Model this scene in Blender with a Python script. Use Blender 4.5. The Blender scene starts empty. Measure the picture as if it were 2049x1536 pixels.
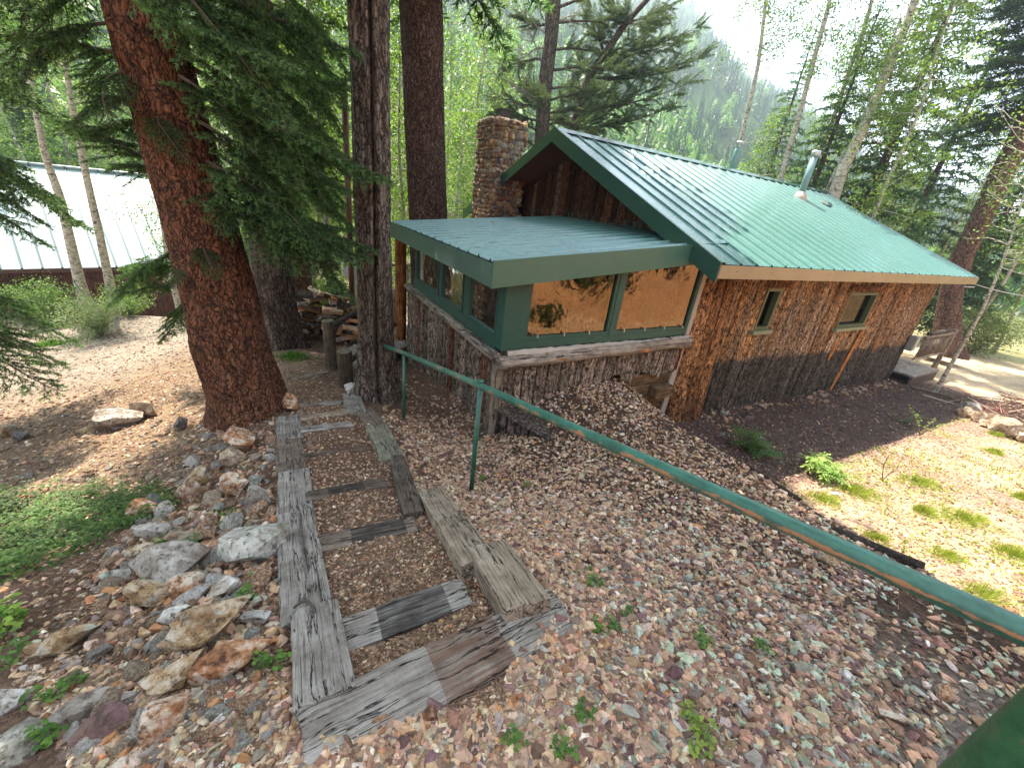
import bpy, bmesh, math, random
import numpy as np
from mathutils import Vector, Matrix
random.seed(7); RNG = np.random.default_rng(11)
S = bpy.context.scene; COL = S.collection
rad = math.radians

# ------------------------------------------------------------------ camera
F_PX, PITCH, ROLL = 806.8, .423, .122
CX, CY = 1024.5, 768.0
cF = np.array([0, np.cos(PITCH), -np.sin(PITCH)]); r0 = np.array([1., 0, 0]); u0 = np.cross(r0, cF)
cR = r0*np.cos(ROLL)+u0*np.sin(ROLL); cU = -r0*np.sin(ROLL)+u0*np.cos(ROLL)
cam_d = bpy.data.cameras.new('camera'); cam = bpy.data.objects.new('camera', cam_d); COL.objects.link(cam)
cam_d.sensor_fit = 'HORIZONTAL'; cam_d.sensor_width = 36; cam_d.lens = 36*F_PX/2049
cam_d.clip_start = .05; cam_d.clip_end = 4000
cam.matrix_world = Matrix(((cR[0], cU[0], -cF[0], 0), (cR[1], cU[1], -cF[1], 0), (cR[2], cU[2], -cF[2], 0), (0, 0, 0, 1)))
S.camera = cam
# ------------------------------------------------------------------ world, sun, exposure
SUNV = Vector((-.28, .37, 1.0)).normalized()
el = math.asin(SUNV.z); az = math.atan2(SUNV.x, SUNV.y)
W = bpy.data.worlds.new('World'); S.world = W; W.use_nodes = True
nt = W.node_tree; bg = nt.nodes['Background']
sky = nt.nodes.new('ShaderNodeTexSky'); sky.sky_type = 'NISHITA'; sky.sun_disc = False
sky.sun_elevation = el; sky.sun_rotation = az; sky.altitude = 2500; sky.air_density = 1.0; sky.dust_density = 4.0; sky.ozone_density = .6
hs = nt.nodes.new('ShaderNodeHueSaturation'); hs.inputs['Saturation'].default_value = .45; nt.links.new(sky.outputs[0], hs.inputs['Color']); nt.links.new(hs.outputs[0], bg.inputs[0]); bg.inputs[1].default_value = .15
sl = bpy.data.lights.new('sun', 'SUN'); so = bpy.data.objects.new('sun', sl); COL.objects.link(so)
sl.energy = 5.0; sl.angle = rad(.55); sl.color = (1, .90, .76)
so.rotation_euler = (-SUNV).to_track_quat('-Z', 'Y').to_euler()
S.view_settings.view_transform = 'Standard'; S.view_settings.look = 'None'; S.view_settings.exposure = 2.2; S.view_settings.gamma = 1
S.view_settings.use_curve_mapping = False
S.render.engine = 'CYCLES'
try:
    S.cycles.max_bounces = 6; S.cycles.transparent_max_bounces = 8; S.cycles.volume_bounces = 0
except Exception: pass

# ------------------------------------------------------------------ helpers
def ray(px, py): return cF + cR*(px-CX)/F_PX - cU*(py-CY)/F_PX
def project(P):
    P = np.asarray(P, float); d = P@cF
    return CX+F_PX*(P@cR)/d, CY-F_PX*(P@cU)/d, d
def hashn(i, j, k, seed):
    n = (i*374761393 + j*668265263 + k*2147483647 + seed*1442695041) & 0xffffffff
    n = ((n ^ (n >> 13))*1274126177) & 0xffffffff
    n = ((n ^ (n >> 16))*2246822519) & 0xffffffff
    return ((n ^ (n >> 15)) & 0xffffff)/float(0xffffff)
def vn(x, y, z=0, seed=0):
    x = np.asarray(x, float); y = np.asarray(y, float)+0*x; z = np.asarray(z, float)+0*x
    i = np.floor(x).astype(np.int64); j = np.floor(y).astype(np.int64); k = np.floor(z).astype(np.int64)
    a = x-i; b = y-j; c = z-k
    a = a*a*(3-2*a); b = b*b*(3-2*b); c = c*c*(3-2*c)
    r = 0
    for di in (0, 1):
        for dj in (0, 1):
            for dk in (0, 1):
                w = (a if di else 1-a)*(b if dj else 1-b)*(c if dk else 1-c)
                r = r + w*hashn(i+di, j+dj, k+dk, seed)
    return r
def fbm(x, y, z=0, o=4, seed=0):
    r = 0; a = .5; t = 0
    for q in range(o):
        r = r+a*vn(np.asarray(x)*2**q, np.asarray(y)*2**q, np.asarray(z)*2**q, seed+q*17); t += a; a *= .5
    return r/t*2-1
def mesh_np(name, V, F, mat=None, parent=None, col=None, smooth=False, loc=None):
    """V (n,3), F list of (m,k) int arrays"""
    if not isinstance(F, (list, tuple)): F = [F]
    elif isinstance(F[0], tuple): F = [[f for f in F if len(f) == k_] for k_ in sorted({len(f) for f in F})]
    F = [np.asarray(f, np.int32) for f in F if len(f)]
    V = np.asarray(V, np.float32)
    me = bpy.data.meshes.new(name)
    nl = sum(f.size for f in F); nf = sum(len(f) for f in F)
    me.vertices.add(len(V)); me.vertices.foreach_set('co', V.ravel())
    me.loops.add(nl); me.loops.foreach_set('vertex_index', np.concatenate([f.ravel() for f in F]))
    me.polygons.add(nf)
    tot = np.concatenate([np.full(len(f), f.shape[1], np.int32) for f in F]); st = np.concatenate([[0], np.cumsum(tot)[:-1]]).astype(np.int32)
    me.polygons.foreach_set('loop_start', st); me.polygons.foreach_set('loop_total', tot)
    me.polygons.foreach_set('use_smooth', np.full(nf, bool(smooth)))
    me.update(calc_edges=True)
    if col is not None:
        ca = me.color_attributes.new('Col', 'FLOAT_COLOR', 'POINT')
        c = np.ones((len(V), 4), np.float32); c[:, :3] = col; ca.data.foreach_set('color', c.ravel())
    if mat: me.materials.append(mat)
    o = bpy.data.objects.new(name, me); COL.objects.link(o)
    if parent: o.parent = parent
    if loc is not None: o.location = loc
    return o
def tag(o, label=None, cat=None, group=None, kind=None):
    if label: o['label'] = label
    if cat: o['category'] = cat
    if group: o['group'] = group
    if kind: o['kind'] = kind
    return o
def empty(name, loc=(0, 0, 0), rz=0, label=None, cat=None, group=None):
    o = bpy.data.objects.new(name, None); COL.objects.link(o); o.location = loc; o.rotation_euler = (0, 0, rz); o.empty_display_size = .2
    return tag(o, label, cat, group)
class MB:
    """collects shapes into one mesh"""
    def __init__(s): s.V = []; s.F = {}; s.n = 0; s.C = []
    def add(s, V, F, c=None):
        V = np.asarray(V, float)
        if not isinstance(F, (list, tuple)): F = [F]
        elif isinstance(F[0], tuple): F = [[f for f in F if len(f) == k_] for k_ in sorted({len(f) for f in F})]
        for f in F:
            f = np.asarray(f, np.int64)
            if len(f): s.F.setdefault(f.shape[1], []).append(f+s.n)
        s.V.append(V); s.n += len(V)
        if c is not None: s.C.append(np.broadcast_to(np.asarray(c, float), (len(V), 3)))
    def box(s, a, b, c=None):
        x0, y0, z0 = a; x1, y1, z1 = b
        V = [(x0,y0,z0),(x1,y0,z0),(x1,y1,z0),(x0,y1,z0),(x0,y0,z1),(x1,y0,z1),(x1,y1,z1),(x0,y1,z1)]
        s.add(V, [(0,3,2,1),(4,5,6,7),(0,1,5,4),(1,2,6,5),(2,3,7,6),(3,0,4,7)], c)
    def hexa(s, P, c=None):
        s.add(P, [(0,3,2,1),(4,5,6,7),(0,1,5,4),(1,2,6,5),(2,3,7,6),(3,0,4,7)], c)
    def tube(s, P, R, n=8, cap=True, c=None):
        P = np.asarray(P, float)
        if len(P) < 2: return
        R = np.broadcast_to(np.asarray(R, float), (len(P),))
        T = np.gradient(P, axis=0); T /= np.linalg.norm(T, axis=1)[:, None]+1e-9
        ref = np.array([0, 0, 1.]) if abs(T[0][2]) < .9 else np.array([1., 0, 0])
        A = np.cross(T, ref); A /= np.linalg.norm(A, axis=1)[:, None]+1e-9; B = np.cross(T, A)
        th = np.linspace(0, 2*np.pi, n, endpoint=False)
        V = P[:, None, :]+R[:, None, None]*(np.cos(th)[None, :, None]*A[:, None, :]+np.sin(th)[None, :, None]*B[:, None, :])
        m = len(P); F = []
        i, j = np.meshgrid(np.arange(m-1), np.arange(n), indexing='ij'); j2 = (j+1) % n
        q = np.stack([i*n+j, (i+1)*n+j, (i+1)*n+j2, i*n+j2], -1).reshape(-1, 4)
        V = V.reshape(-1, 3); Fs = [q]
        if cap:
            V = np.vstack([V, P[0], P[-1]]); k = np.arange(n); k2 = (k+1) % n
            Fs.append(np.concatenate([np.stack([k, k2, np.full(n, m*n)], -1), np.stack([(m-1)*n+k2, (m-1)*n+k, np.full(n, m*n+1)], -1)]))
        s.add(V, Fs, c)
    def build(s, name, mat, parent=None, smooth=False, loc=None):
        V = np.concatenate(s.V); F = [np.concatenate(v) for v in s.F.values()]
        col = np.concatenate(s.C) if s.C and sum(len(c) for c in s.C) == len(V) else None
        return mesh_np(name, V, F, mat, parent, col, smooth, loc)

# ---- materials
def newmat(name):
    m = bpy.data.materials.new(name); m.use_nodes = True; t = m.node_tree
    b = t.nodes['Principled BSDF']; return m, t, b
def nod(t, ty, **k):
    n = t.nodes.new(ty)
    for a, v in k.items():
        if a in n.inputs.keys(): n.inputs[a].default_value = v
        else: setattr(n, a, v)
    return n
def ramp(t, stops, src=None, interp='LINEAR'):
    r = t.nodes.new('ShaderNodeValToRGB'); r.color_ramp.interpolation = interp
    e = r.color_ramp.elements
    while len(e) < len(stops): e.new(.5)
    for q, (p_, c) in zip(e, stops): q.position = p_; q.color = (*c, 1)
    if src is not None: t.links.new(src, r.inputs[0])
    return r.outputs[0]
def coords(t, scale=(1, 1, 1), distort=0, dscale=4, kind='Object'):
    tc = t.nodes.new('ShaderNodeTexCoord'); mp = t.nodes.new('ShaderNodeMapping'); mp.inputs['Scale'].default_value = scale
    src = tc.outputs[kind]
    if distort:
        n = nod(t, 'ShaderNodeTexNoise', Scale=dscale, Detail=3); t.links.new(src, n.inputs['Vector'])
        ml = t.nodes.new('ShaderNodeVectorMath'); ml.operation = 'MULTIPLY_ADD'
        ml.inputs[1].default_value = (distort,)*3
        t.links.new(n.outputs['Color'], ml.inputs[0]); t.links.new(src, ml.inputs[2]); src = ml.outputs[0]
    t.links.new(src, mp.inputs['Vector']); return mp.outputs[0]
def noise(t, vec, scale, detail=5, rough=.6):
    n = nod(t, 'ShaderNodeTexNoise', Scale=scale, Detail=detail, Roughness=rough); t.links.new(vec, n.inputs['Vector']); return n.outputs['Fac']
def voro(t, vec, scale, feature='F1', out='Distance'):
    n = nod(t, 'ShaderNodeTexVoronoi', Scale=scale); n.feature = feature; t.links.new(vec, n.inputs['Vector']); return n.outputs[out]
def mix(t, a, b, fac, mode='MIX'):
    m = t.nodes.new('ShaderNodeMix'); m.data_type = 'RGBA'; m.blend_type = mode
    for s_, v in ((m.inputs[6], a), (m.inputs[7], b), (m.inputs[0], fac)):
        if isinstance(v, (int, float)): s_.default_value = v
        elif isinstance(v, tuple): s_.default_value = (*v, 1)
        else: t.links.new(v, s_)
    return m.outputs[2]
def math_(t, op, a, b=0., c=0.):
    m = t.nodes.new('ShaderNodeMath'); m.operation = op
    for i, v in enumerate((a, b, c)):
        if isinstance(v, (int, float)): m.inputs[i].default_value = v
        else: t.links.new(v, m.inputs[i])
    return m.outputs[0]
def bump(t, b, h, dist=.01, strength=1.):
    n = t.nodes.new('ShaderNodeBump'); n.inputs['Distance'].default_value = dist; n.inputs['Strength'].default_value = strength
    t.links.new(h, n.inputs['Height']); t.links.new(n.outputs[0], b.inputs['Normal'])
def attr(t, name='Col'):
    a = t.nodes.new('ShaderNodeAttribute'); a.attribute_name = name; return a.outputs['Color']
def sepz(t, kind='Object', axis='Z'):
    tc = t.nodes.new('ShaderNodeTexCoord'); s_ = t.nodes.new('ShaderNodeSeparateXYZ'); t.links.new(tc.outputs[kind], s_.inputs[0]); return s_.outputs[axis]

def m_bark(name, cols, crack=(.018, .012, .01), sc=26, stretch=.28, bd=.012, cw=.12, lichen=None, rough=.9):
    m, t, b = newmat(name)
    v = coords(t, (1, 1, stretch), .16, 7); vv = coords(t, (1, 1, stretch*.7), .25, 5)
    e = voro(t, v, sc, 'DISTANCE_TO_EDGE'); e2 = voro(t, vv, sc*.45, 'DISTANCE_TO_EDGE')
    n1 = noise(t, v, sc*1.8, 7, .75); n0 = noise(t, coords(t, (1, 1, stretch*.6)), sc*.7, 5, .7); vb = coords(t, (1, 1, .5)); nb = noise(t, vb, 2.2, 3)
    f = math_(t, 'MULTIPLY_ADD', n0, .45, math_(t, 'MULTIPLY_ADD', n1, .5, math_(t, 'MULTIPLY', nb, .3)))
    k = len(cols); c = ramp(t, [(.42+.36*i/(k-1), q) for i, q in enumerate(cols)], f)
    ee = math_(t, 'ADD', math_(t, 'MINIMUM', e, math_(t, 'MULTIPLY', e2, 1.6)), math_(t, 'MULTIPLY_ADD', n1, .32, -.16))
    ck = ramp(t, [(0, (0, 0, 0)), (cw*.5, (.35,)*3), (cw*1.5, (1, 1, 1))], ee)
    c = mix(t, crack, c, ck)
    if lichen:
        ln = ramp(t, [(.6, (0, 0, 0)), (.68, (1, 1, 1))], noise(t, vb, 7, 5, .7)); c = mix(t, c, lichen, math_(t, 'MULTIPLY', ln, .5))
    t.links.new(c, b.inputs['Base Color']); b.inputs['Roughness'].default_value = rough; b.inputs['Specular IOR Level'].default_value = .2
    h = math_(t, 'ADD', math_(t, 'MULTIPLY', math_(t, 'MINIMUM', ee, .3), 2.6), math_(t, 'MULTIPLY', n1, .7))
    bump(t, b, h, bd*1.3); return m
def m_wood(name, cols, axis=0, sc=1., bd=.004, dark=None, patch=None, rough=.85):
    """weathered timber, grain along axis; patch = (lo, hi, colour, noise edge) worn grit strip across the timber"""
    m, t, b = newmat(name)
    s3 = [75*sc, 75*sc, 75*sc]; s3[axis] = 3.2*sc
    v = coords(t, tuple(s3), .03, 3); g = noise(t, v, 1, 7, .72)
    v2 = coords(t, (1, 1, 1)); n2 = noise(t, v2, 5*sc, 4, .6)
    s4 = [95*sc]*3; s4[axis] = 1.5*sc; g2 = noise(t, coords(t, tuple(s4)), 1, 4, .7)
    f = math_(t, 'MULTIPLY_ADD', g, .75, math_(t, 'MULTIPLY', n2, .35))
    k = len(cols); c = ramp(t, [(.3+.45*i/(k-1), q) for i, q in enumerate(cols)], f)
    ck = ramp(t, [(.36, (0, 0, 0)), (.44, (1, 1, 1))], g2); c = mix(t, tuple(q*.25 for q in cols[0]), c, ck)
    if patch:
        lo, hi, pc = patch
        x = sepz(t, 'Object', 'XYZ'[axis]); xx = math_(t, 'MULTIPLY_ADD', noise(t, v2, 30, 3), .012, x)
        a = math_(t, 'MULTIPLY', math_(t, 'GREATER_THAN', xx, lo), math_(t, 'LESS_THAN', xx, hi))
        wn = ramp(t, [(.38, (.35,)*3), (.55, (1,)*3)], noise(t, v, .8, 6, .75))
        pcol = mix(t, tuple(q*.55 for q in pc), pc, noise(t, v2, 22, 6, .8))
        c = mix(t, c, pcol, math_(t, 'MULTIPLY', a, math_(t, 'MULTIPLY', wn, .9)))
    s5 = [17*sc]*3; s5[axis] = 1.1*sc; n5 = noise(t, coords(t, tuple(s5), .04, 5), 1, 5, .62)
    cr = math_(t, 'ABSOLUTE', math_(t, 'SUBTRACT', n5, .5)); crk = ramp(t, [(.004, (0,)*3), (.016, (1,)*3)], cr); c = mix(t, tuple(q*.16 for q in cols[0]), c, crk)
    kn = ramp(t, [(.035, (.12,)*3), (.07, (1,)*3)], voro(t, v2, 6.5)); c = mix(t, c, kn, 1., 'MULTIPLY')
    st_ = ramp(t, [(.35, (.62, .58, .54)), (.6, (1.08,)*3)], noise(t, v2, 7, 6, .7)); c = mix(t, c, st_, 1., 'MULTIPLY')
    t.links.new(c, b.inputs['Base Color']); b.inputs['Roughness'].default_value = rough; b.inputs['Specular IOR Level'].default_value = .25
    bump(t, b, math_(t, 'ADD', math_(t, 'ADD', g, math_(t, 'MULTIPLY', g2, .8)), math_(t, 'MULTIPLY', crk, .9)), bd*1.3); return m
def m_rock(name, cols, sc=6, lichen=None, la=.62, bd=.006):
    m, t, b = newmat(name)
    oi = t.nodes.new('ShaderNodeObjectInfo'); tc = t.nodes.new('ShaderNodeTexCoord')
    ad = t.nodes.new('ShaderNodeVectorMath'); ad.operation = 'ADD'; t.links.new(tc.outputs['Object'], ad.inputs[0]); t.links.new(oi.outputs['Location'], ad.inputs[1]); v = ad.outputs[0]
    n1 = noise(t, v, sc, 8, .72); n2 = noise(t, v, sc*5, 6, .7); n3 = noise(t, v, sc*22, 3, .7)
    k = len(cols); c = ramp(t, [(.42+.18*i/(k-1), q) for i, q in enumerate(cols)], math_(t, 'MULTIPLY_ADD', n2, .3, math_(t, 'MULTIPLY', n1, .72)))
    if lichen:
        a = ramp(t, [(la, (0,)*3), (la+.05, (1,)*3)], noise(t, v, sc*1.7, 8, .75)); c = mix(t, c, lichen, a)
    c = mix(t, c, (.05, .035, .028), ramp(t, [(.38, (.75,)*3), (.47, (0,)*3)], n2)); c = mix(t, c, (.13, .085, .055), ramp(t, [(.5, (0,)*3), (.66, (.6,)*3)], noise(t, v, sc*.6, 5, .7)))
    t.links.new(c, b.inputs['Base Color']); b.inputs['Roughness'].default_value = .85; b.inputs['Specular IOR Level'].default_value = .3
    bump(t, b, math_(t, 'ADD', math_(t, 'ADD', n1, n2), math_(t, 'MULTIPLY', n3, .5)), bd*2.2); return m
def m_vcol(name, rough=.85, var=.5, sc=60, transl=0., spec=.3, bd=0.):
    m, t, b = newmat(name)
    c = attr(t)
    if var:
        v = coords(t); n = noise(t, v, sc, 4, .7)
        c = mix(t, c, mix(t, c, ramp(t, [(.3, (.35,)*3), (.7, (1.5,)*3)], n), 1., 'MULTIPLY'), var)
        if bd: bump(t, b, n, bd)
    t.links.new(c, b.inputs['Base Color']); b.inputs['Roughness'].default_value = rough; b.inputs['Specular IOR Level'].default_value = spec
    if transl:
        tr = t.nodes.new('ShaderNodeBsdfTranslucent'); ms = t.nodes.new('ShaderNodeMixShader'); ms.inputs[0].default_value = transl
        t.links.new(mix(t, c, (1.25, 1.35, .7), 1., 'MULTIPLY'), tr.inputs[0])
        out = t.nodes['Material Output']; t.links.new(b.outputs[0], ms.inputs[1]); t.links.new(tr.outputs[0], ms.inputs[2]); t.links.new(ms.outputs[0], out.inputs[0])
    return m
def m_plain(name, col, rough=.5, metal=0, var=.25, sc=8, spec=.5, bd=0., coat=0):
    m, t, b = newmat(name); v = coords(t); n = noise(t, v, sc, 5, .65)
    c = mix(t, tuple(q*(1-var) for q in col), tuple(min(1, q*(1+var)) for q in col), n)
    t.links.new(c, b.inputs['Base Color']); b.inputs['Roughness'].default_value = rough; b.inputs['Metallic'].default_value = metal; b.inputs['Specular IOR Level'].default_value = spec
    b.inputs['Coat Weight'].default_value = coat
    if bd: bump(t, b, n, bd)
    return m
def m_metalroof(name, col, rough=.28, debris=False):
    m, t, b = newmat(name); v = coords(t, (1, 1, 1)); n = noise(t, v, 1.3, 5, .6); n2 = noise(t, v, 30, 4, .7)
    c = mix(t, tuple(q*.85 for q in col), tuple(q*1.2 for q in col), n)
    if debris:
        w = noise(t, coords(t, (2, 1, 1), .2, 2), 2.3, 5, .7)
        a = math_(t, 'MULTIPLY', ramp(t, [(.55, (0,)*3), (.68, (1,)*3)], w), ramp(t, [(.48, (0,)*3), (.56, (1,)*3)], n2))
        c = mix(t, c, (.16, .10, .065), math_(t, 'MULTIPLY', a, .75))
    t.links.new(c, b.inputs['Base Color'])
    t.links.new(math_(t, 'MULTIPLY_ADD', n2, .12, rough), b.inputs['Roughness']); b.inputs['Specular IOR Level'].default_value = .8
    b.inputs['Coat Weight'].default_value = .6; b.inputs['Coat Roughness'].default_value = .22
    bump(t, b, n, .006, .6); return m
def m_paintrust(name, col, rust, lo=.62, nearx=None):
    m, t, b = newmat(name); v = coords(t, (1, 1, 1)); n = noise(t, coords(t, (.45, 1, 1)), 26, 10, .8); n2 = noise(t, v, 5, 5)
    f = math_(t, 'MULTIPLY_ADD', n2, .35, math_(t, 'MULTIPLY', n, .65))
    if nearx: f = math_(t, 'MULTIPLY_ADD', math_(t, 'SUBTRACT', f, .5), 1.9, .47)
    if nearx:   # rust wear grows towards the hand-worn end (object x) on the flank
        x = sepz(t, 'Object', 'X'); g = nod(t, 'ShaderNodeMapRange'); t.links.new(x, g.inputs[0])
        g.inputs[1].default_value = nearx[0]; g.inputs[2].default_value = nearx[1]; g.inputs[3].default_value = 0; g.inputs[4].default_value = nearx[2]
        tc = t.nodes.new('ShaderNodeTexCoord'); s_ = t.nodes.new('ShaderNodeSeparateXYZ'); t.links.new(tc.outputs['Normal'], s_.inputs[0])
        side = math_(t, 'SUBTRACT', 1., math_(t, 'MULTIPLY', math_(t, 'ABSOLUTE', math_(t, 'ADD', s_.outputs[2], .05)), 2.2))
        lf = math_(t, 'GREATER_THAN', s_.outputs[1], .1)
        f = math_(t, 'ADD', f, math_(t, 'MULTIPLY', g.outputs[0], math_(t, 'MULTIPLY', side, lf)))
    a = ramp(t, [(lo, (0,)*3), (lo+.05, (1,)*3)], f)
    c = mix(t, mix(t, tuple(q*.5 for q in col), tuple(q*1.35 for q in col), ramp(t, [(.38, (0,)*3), (.62, (1,)*3)], math_(t, 'MULTIPLY_ADD', n, .6, math_(t, 'MULTIPLY', n2, .4)))), mix(t, tuple(q*.55 for q in rust), rust, noise(t, v, 90, 3)), a)
    t.links.new(c, b.inputs['Base Color']); t.links.new(math_(t, 'MULTIPLY_ADD', a, .45, .38), b.inputs['Roughness'])
    bump(t, b, math_(t, 'SUBTRACT', n, math_(t, 'MULTIPLY', a, .5)), .0015); return m
def m_glass(name, tint=(.9, .95, .93), refl=.35, film=False, fm=1., gcol=(1, 1, 1)):
    """thin pane: part mirror, part see-through"""
    m, t, b = newmat(name); out = t.nodes['Material Output']; t.nodes.remove(b)
    gl = nod(t, 'ShaderNodeBsdfGlossy', Roughness=.03); gl.inputs[0].default_value = (*gcol, 1)
    tr = t.nodes.new('ShaderNodeBsdfTransparent'); tr.inputs[0].default_value = (*tint, 1)
    fr = nod(t, 'ShaderNodeFresnel', IOR=1.5); ms = t.nodes.new('ShaderNodeMixShader')
    f = math_(t, 'MINIMUM', math_(t, 'MULTIPLY_ADD', fr.outputs[0], fm, refl), 1.)
    t.links.new(f, ms.inputs[0]); t.links.new(tr.outputs[0], ms.inputs[1]); t.links.new(gl.outputs[0], ms.inputs[2]); t.links.new(ms.outputs[0], out.inputs[0])
    if film:
        v = coords(t, (1, 1, 1), .35, 1.6); w = noise(t, v, 2.2, 3, .5); bn = t.nodes.new('ShaderNodeBump'); bn.inputs['Distance'].default_value = .03; bn.inputs['Strength'].default_value = .35
        w2 = noise(t, coords(t, (1, 1, 1), .6, 3), 7, 2, .5)
        t.links.new(math_(t, 'MULTIPLY_ADD', w2, .16, w), bn.inputs['Height']); t.links.new(bn.outputs[0], gl.inputs['Normal'])
    return m

# ------------------------------------------------------------------ terrain
TH = .554; O3 = np.array([2.914, 6.736, 0]); cu = np.array([np.cos(TH), np.sin(TH), 0]); cv = np.array([-np.sin(TH), np.cos(TH), 0])
def wloc(u, v, z): return O3+cu*u+cv*v+np.array([0, 0, z])
_A = [(860,1340,-1.66),(600,1440,-1.66),(1150,1250,-1.66),(810,1200,-1.82),(730,1070,-1.99),(693,980,-2.16),(670,905,-2.33),(655,850,-2.49),(650,826,-2.6),(625,805,-2.72),
 (500,830,-2.8),(757,790,-2.93),(663,737,-3.02),(692,772,-2.97),(945,982,-2.4),(808,835,-2.8),(600,700,-3.22),(560,700,-3.25),(660,690,-3.4),(985,865,-2.92),
 (1100,790,-2.46),(1232,758,-2.36),(1352,848,-2.5),(1460,905,-2.44),(1600,1005,-2.33),(1850,1140,-2.15),(2049,1300,-1.93),(1990,1480,-1.66),(1400,1400,-1.62),(1500,1150,-1.95),(1250,950,-2.25),(1050,1000,-2.25),(1200,1300,-1.72),
 (300,850,-3.0),(500,950,-2.45),(500,1100,-2.1),(400,1300,-1.82),(100,1400,-1.85),(0,1200,-2.25),(150,1040,-2.75),(250,900,-2.95),(0,900,-3.15),(300,700,-3.7),(40,780,-3.75),(100,690,-4.35),(230,640,-4.75),(380,640,-4.5),(100,640,-5.1),(760,1500,-1.6)]
P_ = [ray(a, b)*(z/ray(a, b)[2]) for a, b, z in _A]
P_ += [np.array(q, float) for q in [(0,0,-1.58),(1.3,.2,-1.55),(-1.5,0,-1.6),(3,0,-1.7),(0,-2,-.9),(3,-2,-.9),(-4,-2,-1.6),(-8,0,-2.6),(0,-6,1.5),(-1,11,-4.0),(-4.2,8.2,-3.42),(-3,8.6,-3.45),(-2.3,8.3,-3.5),
  (-3,20,-5),(-14,12,-6),(-20,30,-7),(0,40,-6),(20,30,-5),(40,40,-5),(-40,20,-8),(-60,-10,-6),(0,80,-6),(-60,80,-8),(60,80,-6),(8,12,-4),(60,0,0),(6,-3,-.9),(10,-6,1),(-8,4,-3.6),(-20,0,-5)]]
P_ = np.array(P_)
def _tps(r2): return np.where(r2 > 1e-12, .5*r2*np.log(np.maximum(r2, 1e-12)), 0)
_n = len(P_); _K = _tps(((P_[:, None, :2]-P_[None, :, :2])**2).sum(-1))+np.eye(_n)*.02
_M = np.block([[_K, np.ones((_n, 1)), P_[:, :2]], [np.vstack([np.ones(_n), P_[:, :2].T]), np.zeros((3, 3))]])
_w = np.linalg.solve(_M, np.concatenate([P_[:, 2], np.zeros(3)]))
def TA(x, y):
    x = np.asarray(x, float); sh = x.shape; x = x.ravel(); y = np.asarray(y, float).ravel(); o = np.empty(len(x))
    for s_ in range(0, len(x), 40000):
        a = x[s_:s_+40000]; b = y[s_:s_+40000]
        r2 = (a[:, None]-P_[None, :, 0])**2+(b[:, None]-P_[None, :, 1])**2
        o[s_:s_+40000] = _tps(r2)@_w[:_n]+_w[_n]+_w[_n+1]*a+_w[_n+2]*b
    return np.clip(o, -9, 9).reshape(sh)
_E = [ray(a, b)*(z/ray(a, b)[2]) for a, b, z in [(1235,757,-2.36),(1270,782,-2.4),(1301,812,-2.46),(1339,838,-2.5),(1403,877,-2.47),(1450,909,-2.44),(1540,965,-2.38),(1600,1005,-2.33),(1700,1060,-2.26),(1850,1140,-2.15),(2049,1300,-1.93)]]
EDGE = np.array([wloc(-1.2, 30, 0)[:2], wloc(-1.2, .3, 0)[:2]]+[e[:2] for e in _E]+[(3.6, 1.35), (4.3, .3), (6, -2), (9, -8)])
_poly = np.vstack([EDGE, [(9, -90), (-90, -90), (-90, 90)]])
def edge_sd(x, y):
    x = np.asarray(x, float); y = np.asarray(y, float); d = np.full(x.shape, 1e9)
    for a, b in zip(EDGE[:-1], EDGE[1:]):
        e = b-a; t = np.clip(((x-a[0])*e[0]+(y-a[1])*e[1])/(e@e), 0, 1)
        d = np.minimum(d, np.hypot(x-a[0]-t*e[0], y-a[1]-t*e[1]))
    ins = np.zeros(x.shape, bool); n = len(_poly)
    for i in range(n):
        a = _poly[i]; b = _poly[(i+1) % n]
        c = ((a[1] > y) != (b[1] > y)) & (x < (b[0]-a[0])*(y-a[1])/(b[1]-a[1]+1e-12)+a[0]); ins ^= c
    return np.where(ins, -d, d)
def bank_s(x, y): return np.asarray(x)*.545-np.asarray(y)*.839
def TY(x, y):
    x = np.asarray(x, float); y = np.asarray(y, float)
    u = (x-O3[0])*cu[0]+(y-O3[1])*cu[1]
    z = -3.3-.035*np.clip(u, -2, 14)-.02*np.clip(u-14, 0, 30)
    vv = (x-O3[0])*cv[0]+(y-O3[1])*cv[1]; z = z-1.4*np.clip((vv-8.5)/5, 0, 1)
    s = bank_s(x, y); z = z+.72*np.maximum(0, s-1.4-.5*vn(x*.6, y*.6, 0, 3))*np.clip((np.hypot(x, y)-4)/3, 0, 1)
    return np.minimum(z, 9)
def T(x, y, fine=True):
    x = np.asarray(x, float); y = np.asarray(y, float)
    A = TA(x, y); Y = TY(x, y); sd = edge_sd(x, y)
    out = np.where(A > Y, Y+np.maximum(0, A-Y-1.15*np.maximum(sd, 0)), Y+(A-Y)*np.exp(-np.maximum(sd, 0)/1.5))
    z = np.where(sd <= 0, A, out)
    if fine:
        z = z+.03*fbm(x*1.7, y*1.7, 0, 3, 5)+.008*fbm(x*14, y*14, 0, 2, 9)
    return z
def T1(x, y): return float(T(np.array([x]), np.array([y]))[0])
def hit(px, py, dz=0., tmax=60):
    d = ray(px, py); t = np.linspace(.6, tmax, 1800)**1.0
    z = d[2]*t; g = T(d[0]*t, d[1]*t)+dz
    k = np.argmax(z <= g)
    if not (z <= g).any(): raise ValueError((px, py))
    lo, hi = t[max(k-1, 0)], t[k]
    for _ in range(14):
        m = .5*(lo+hi)
        if d[2]*m <= T1(d[0]*m, d[1]*m)+dz: hi = m
        else: lo = m
    return d*hi, hi

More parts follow.
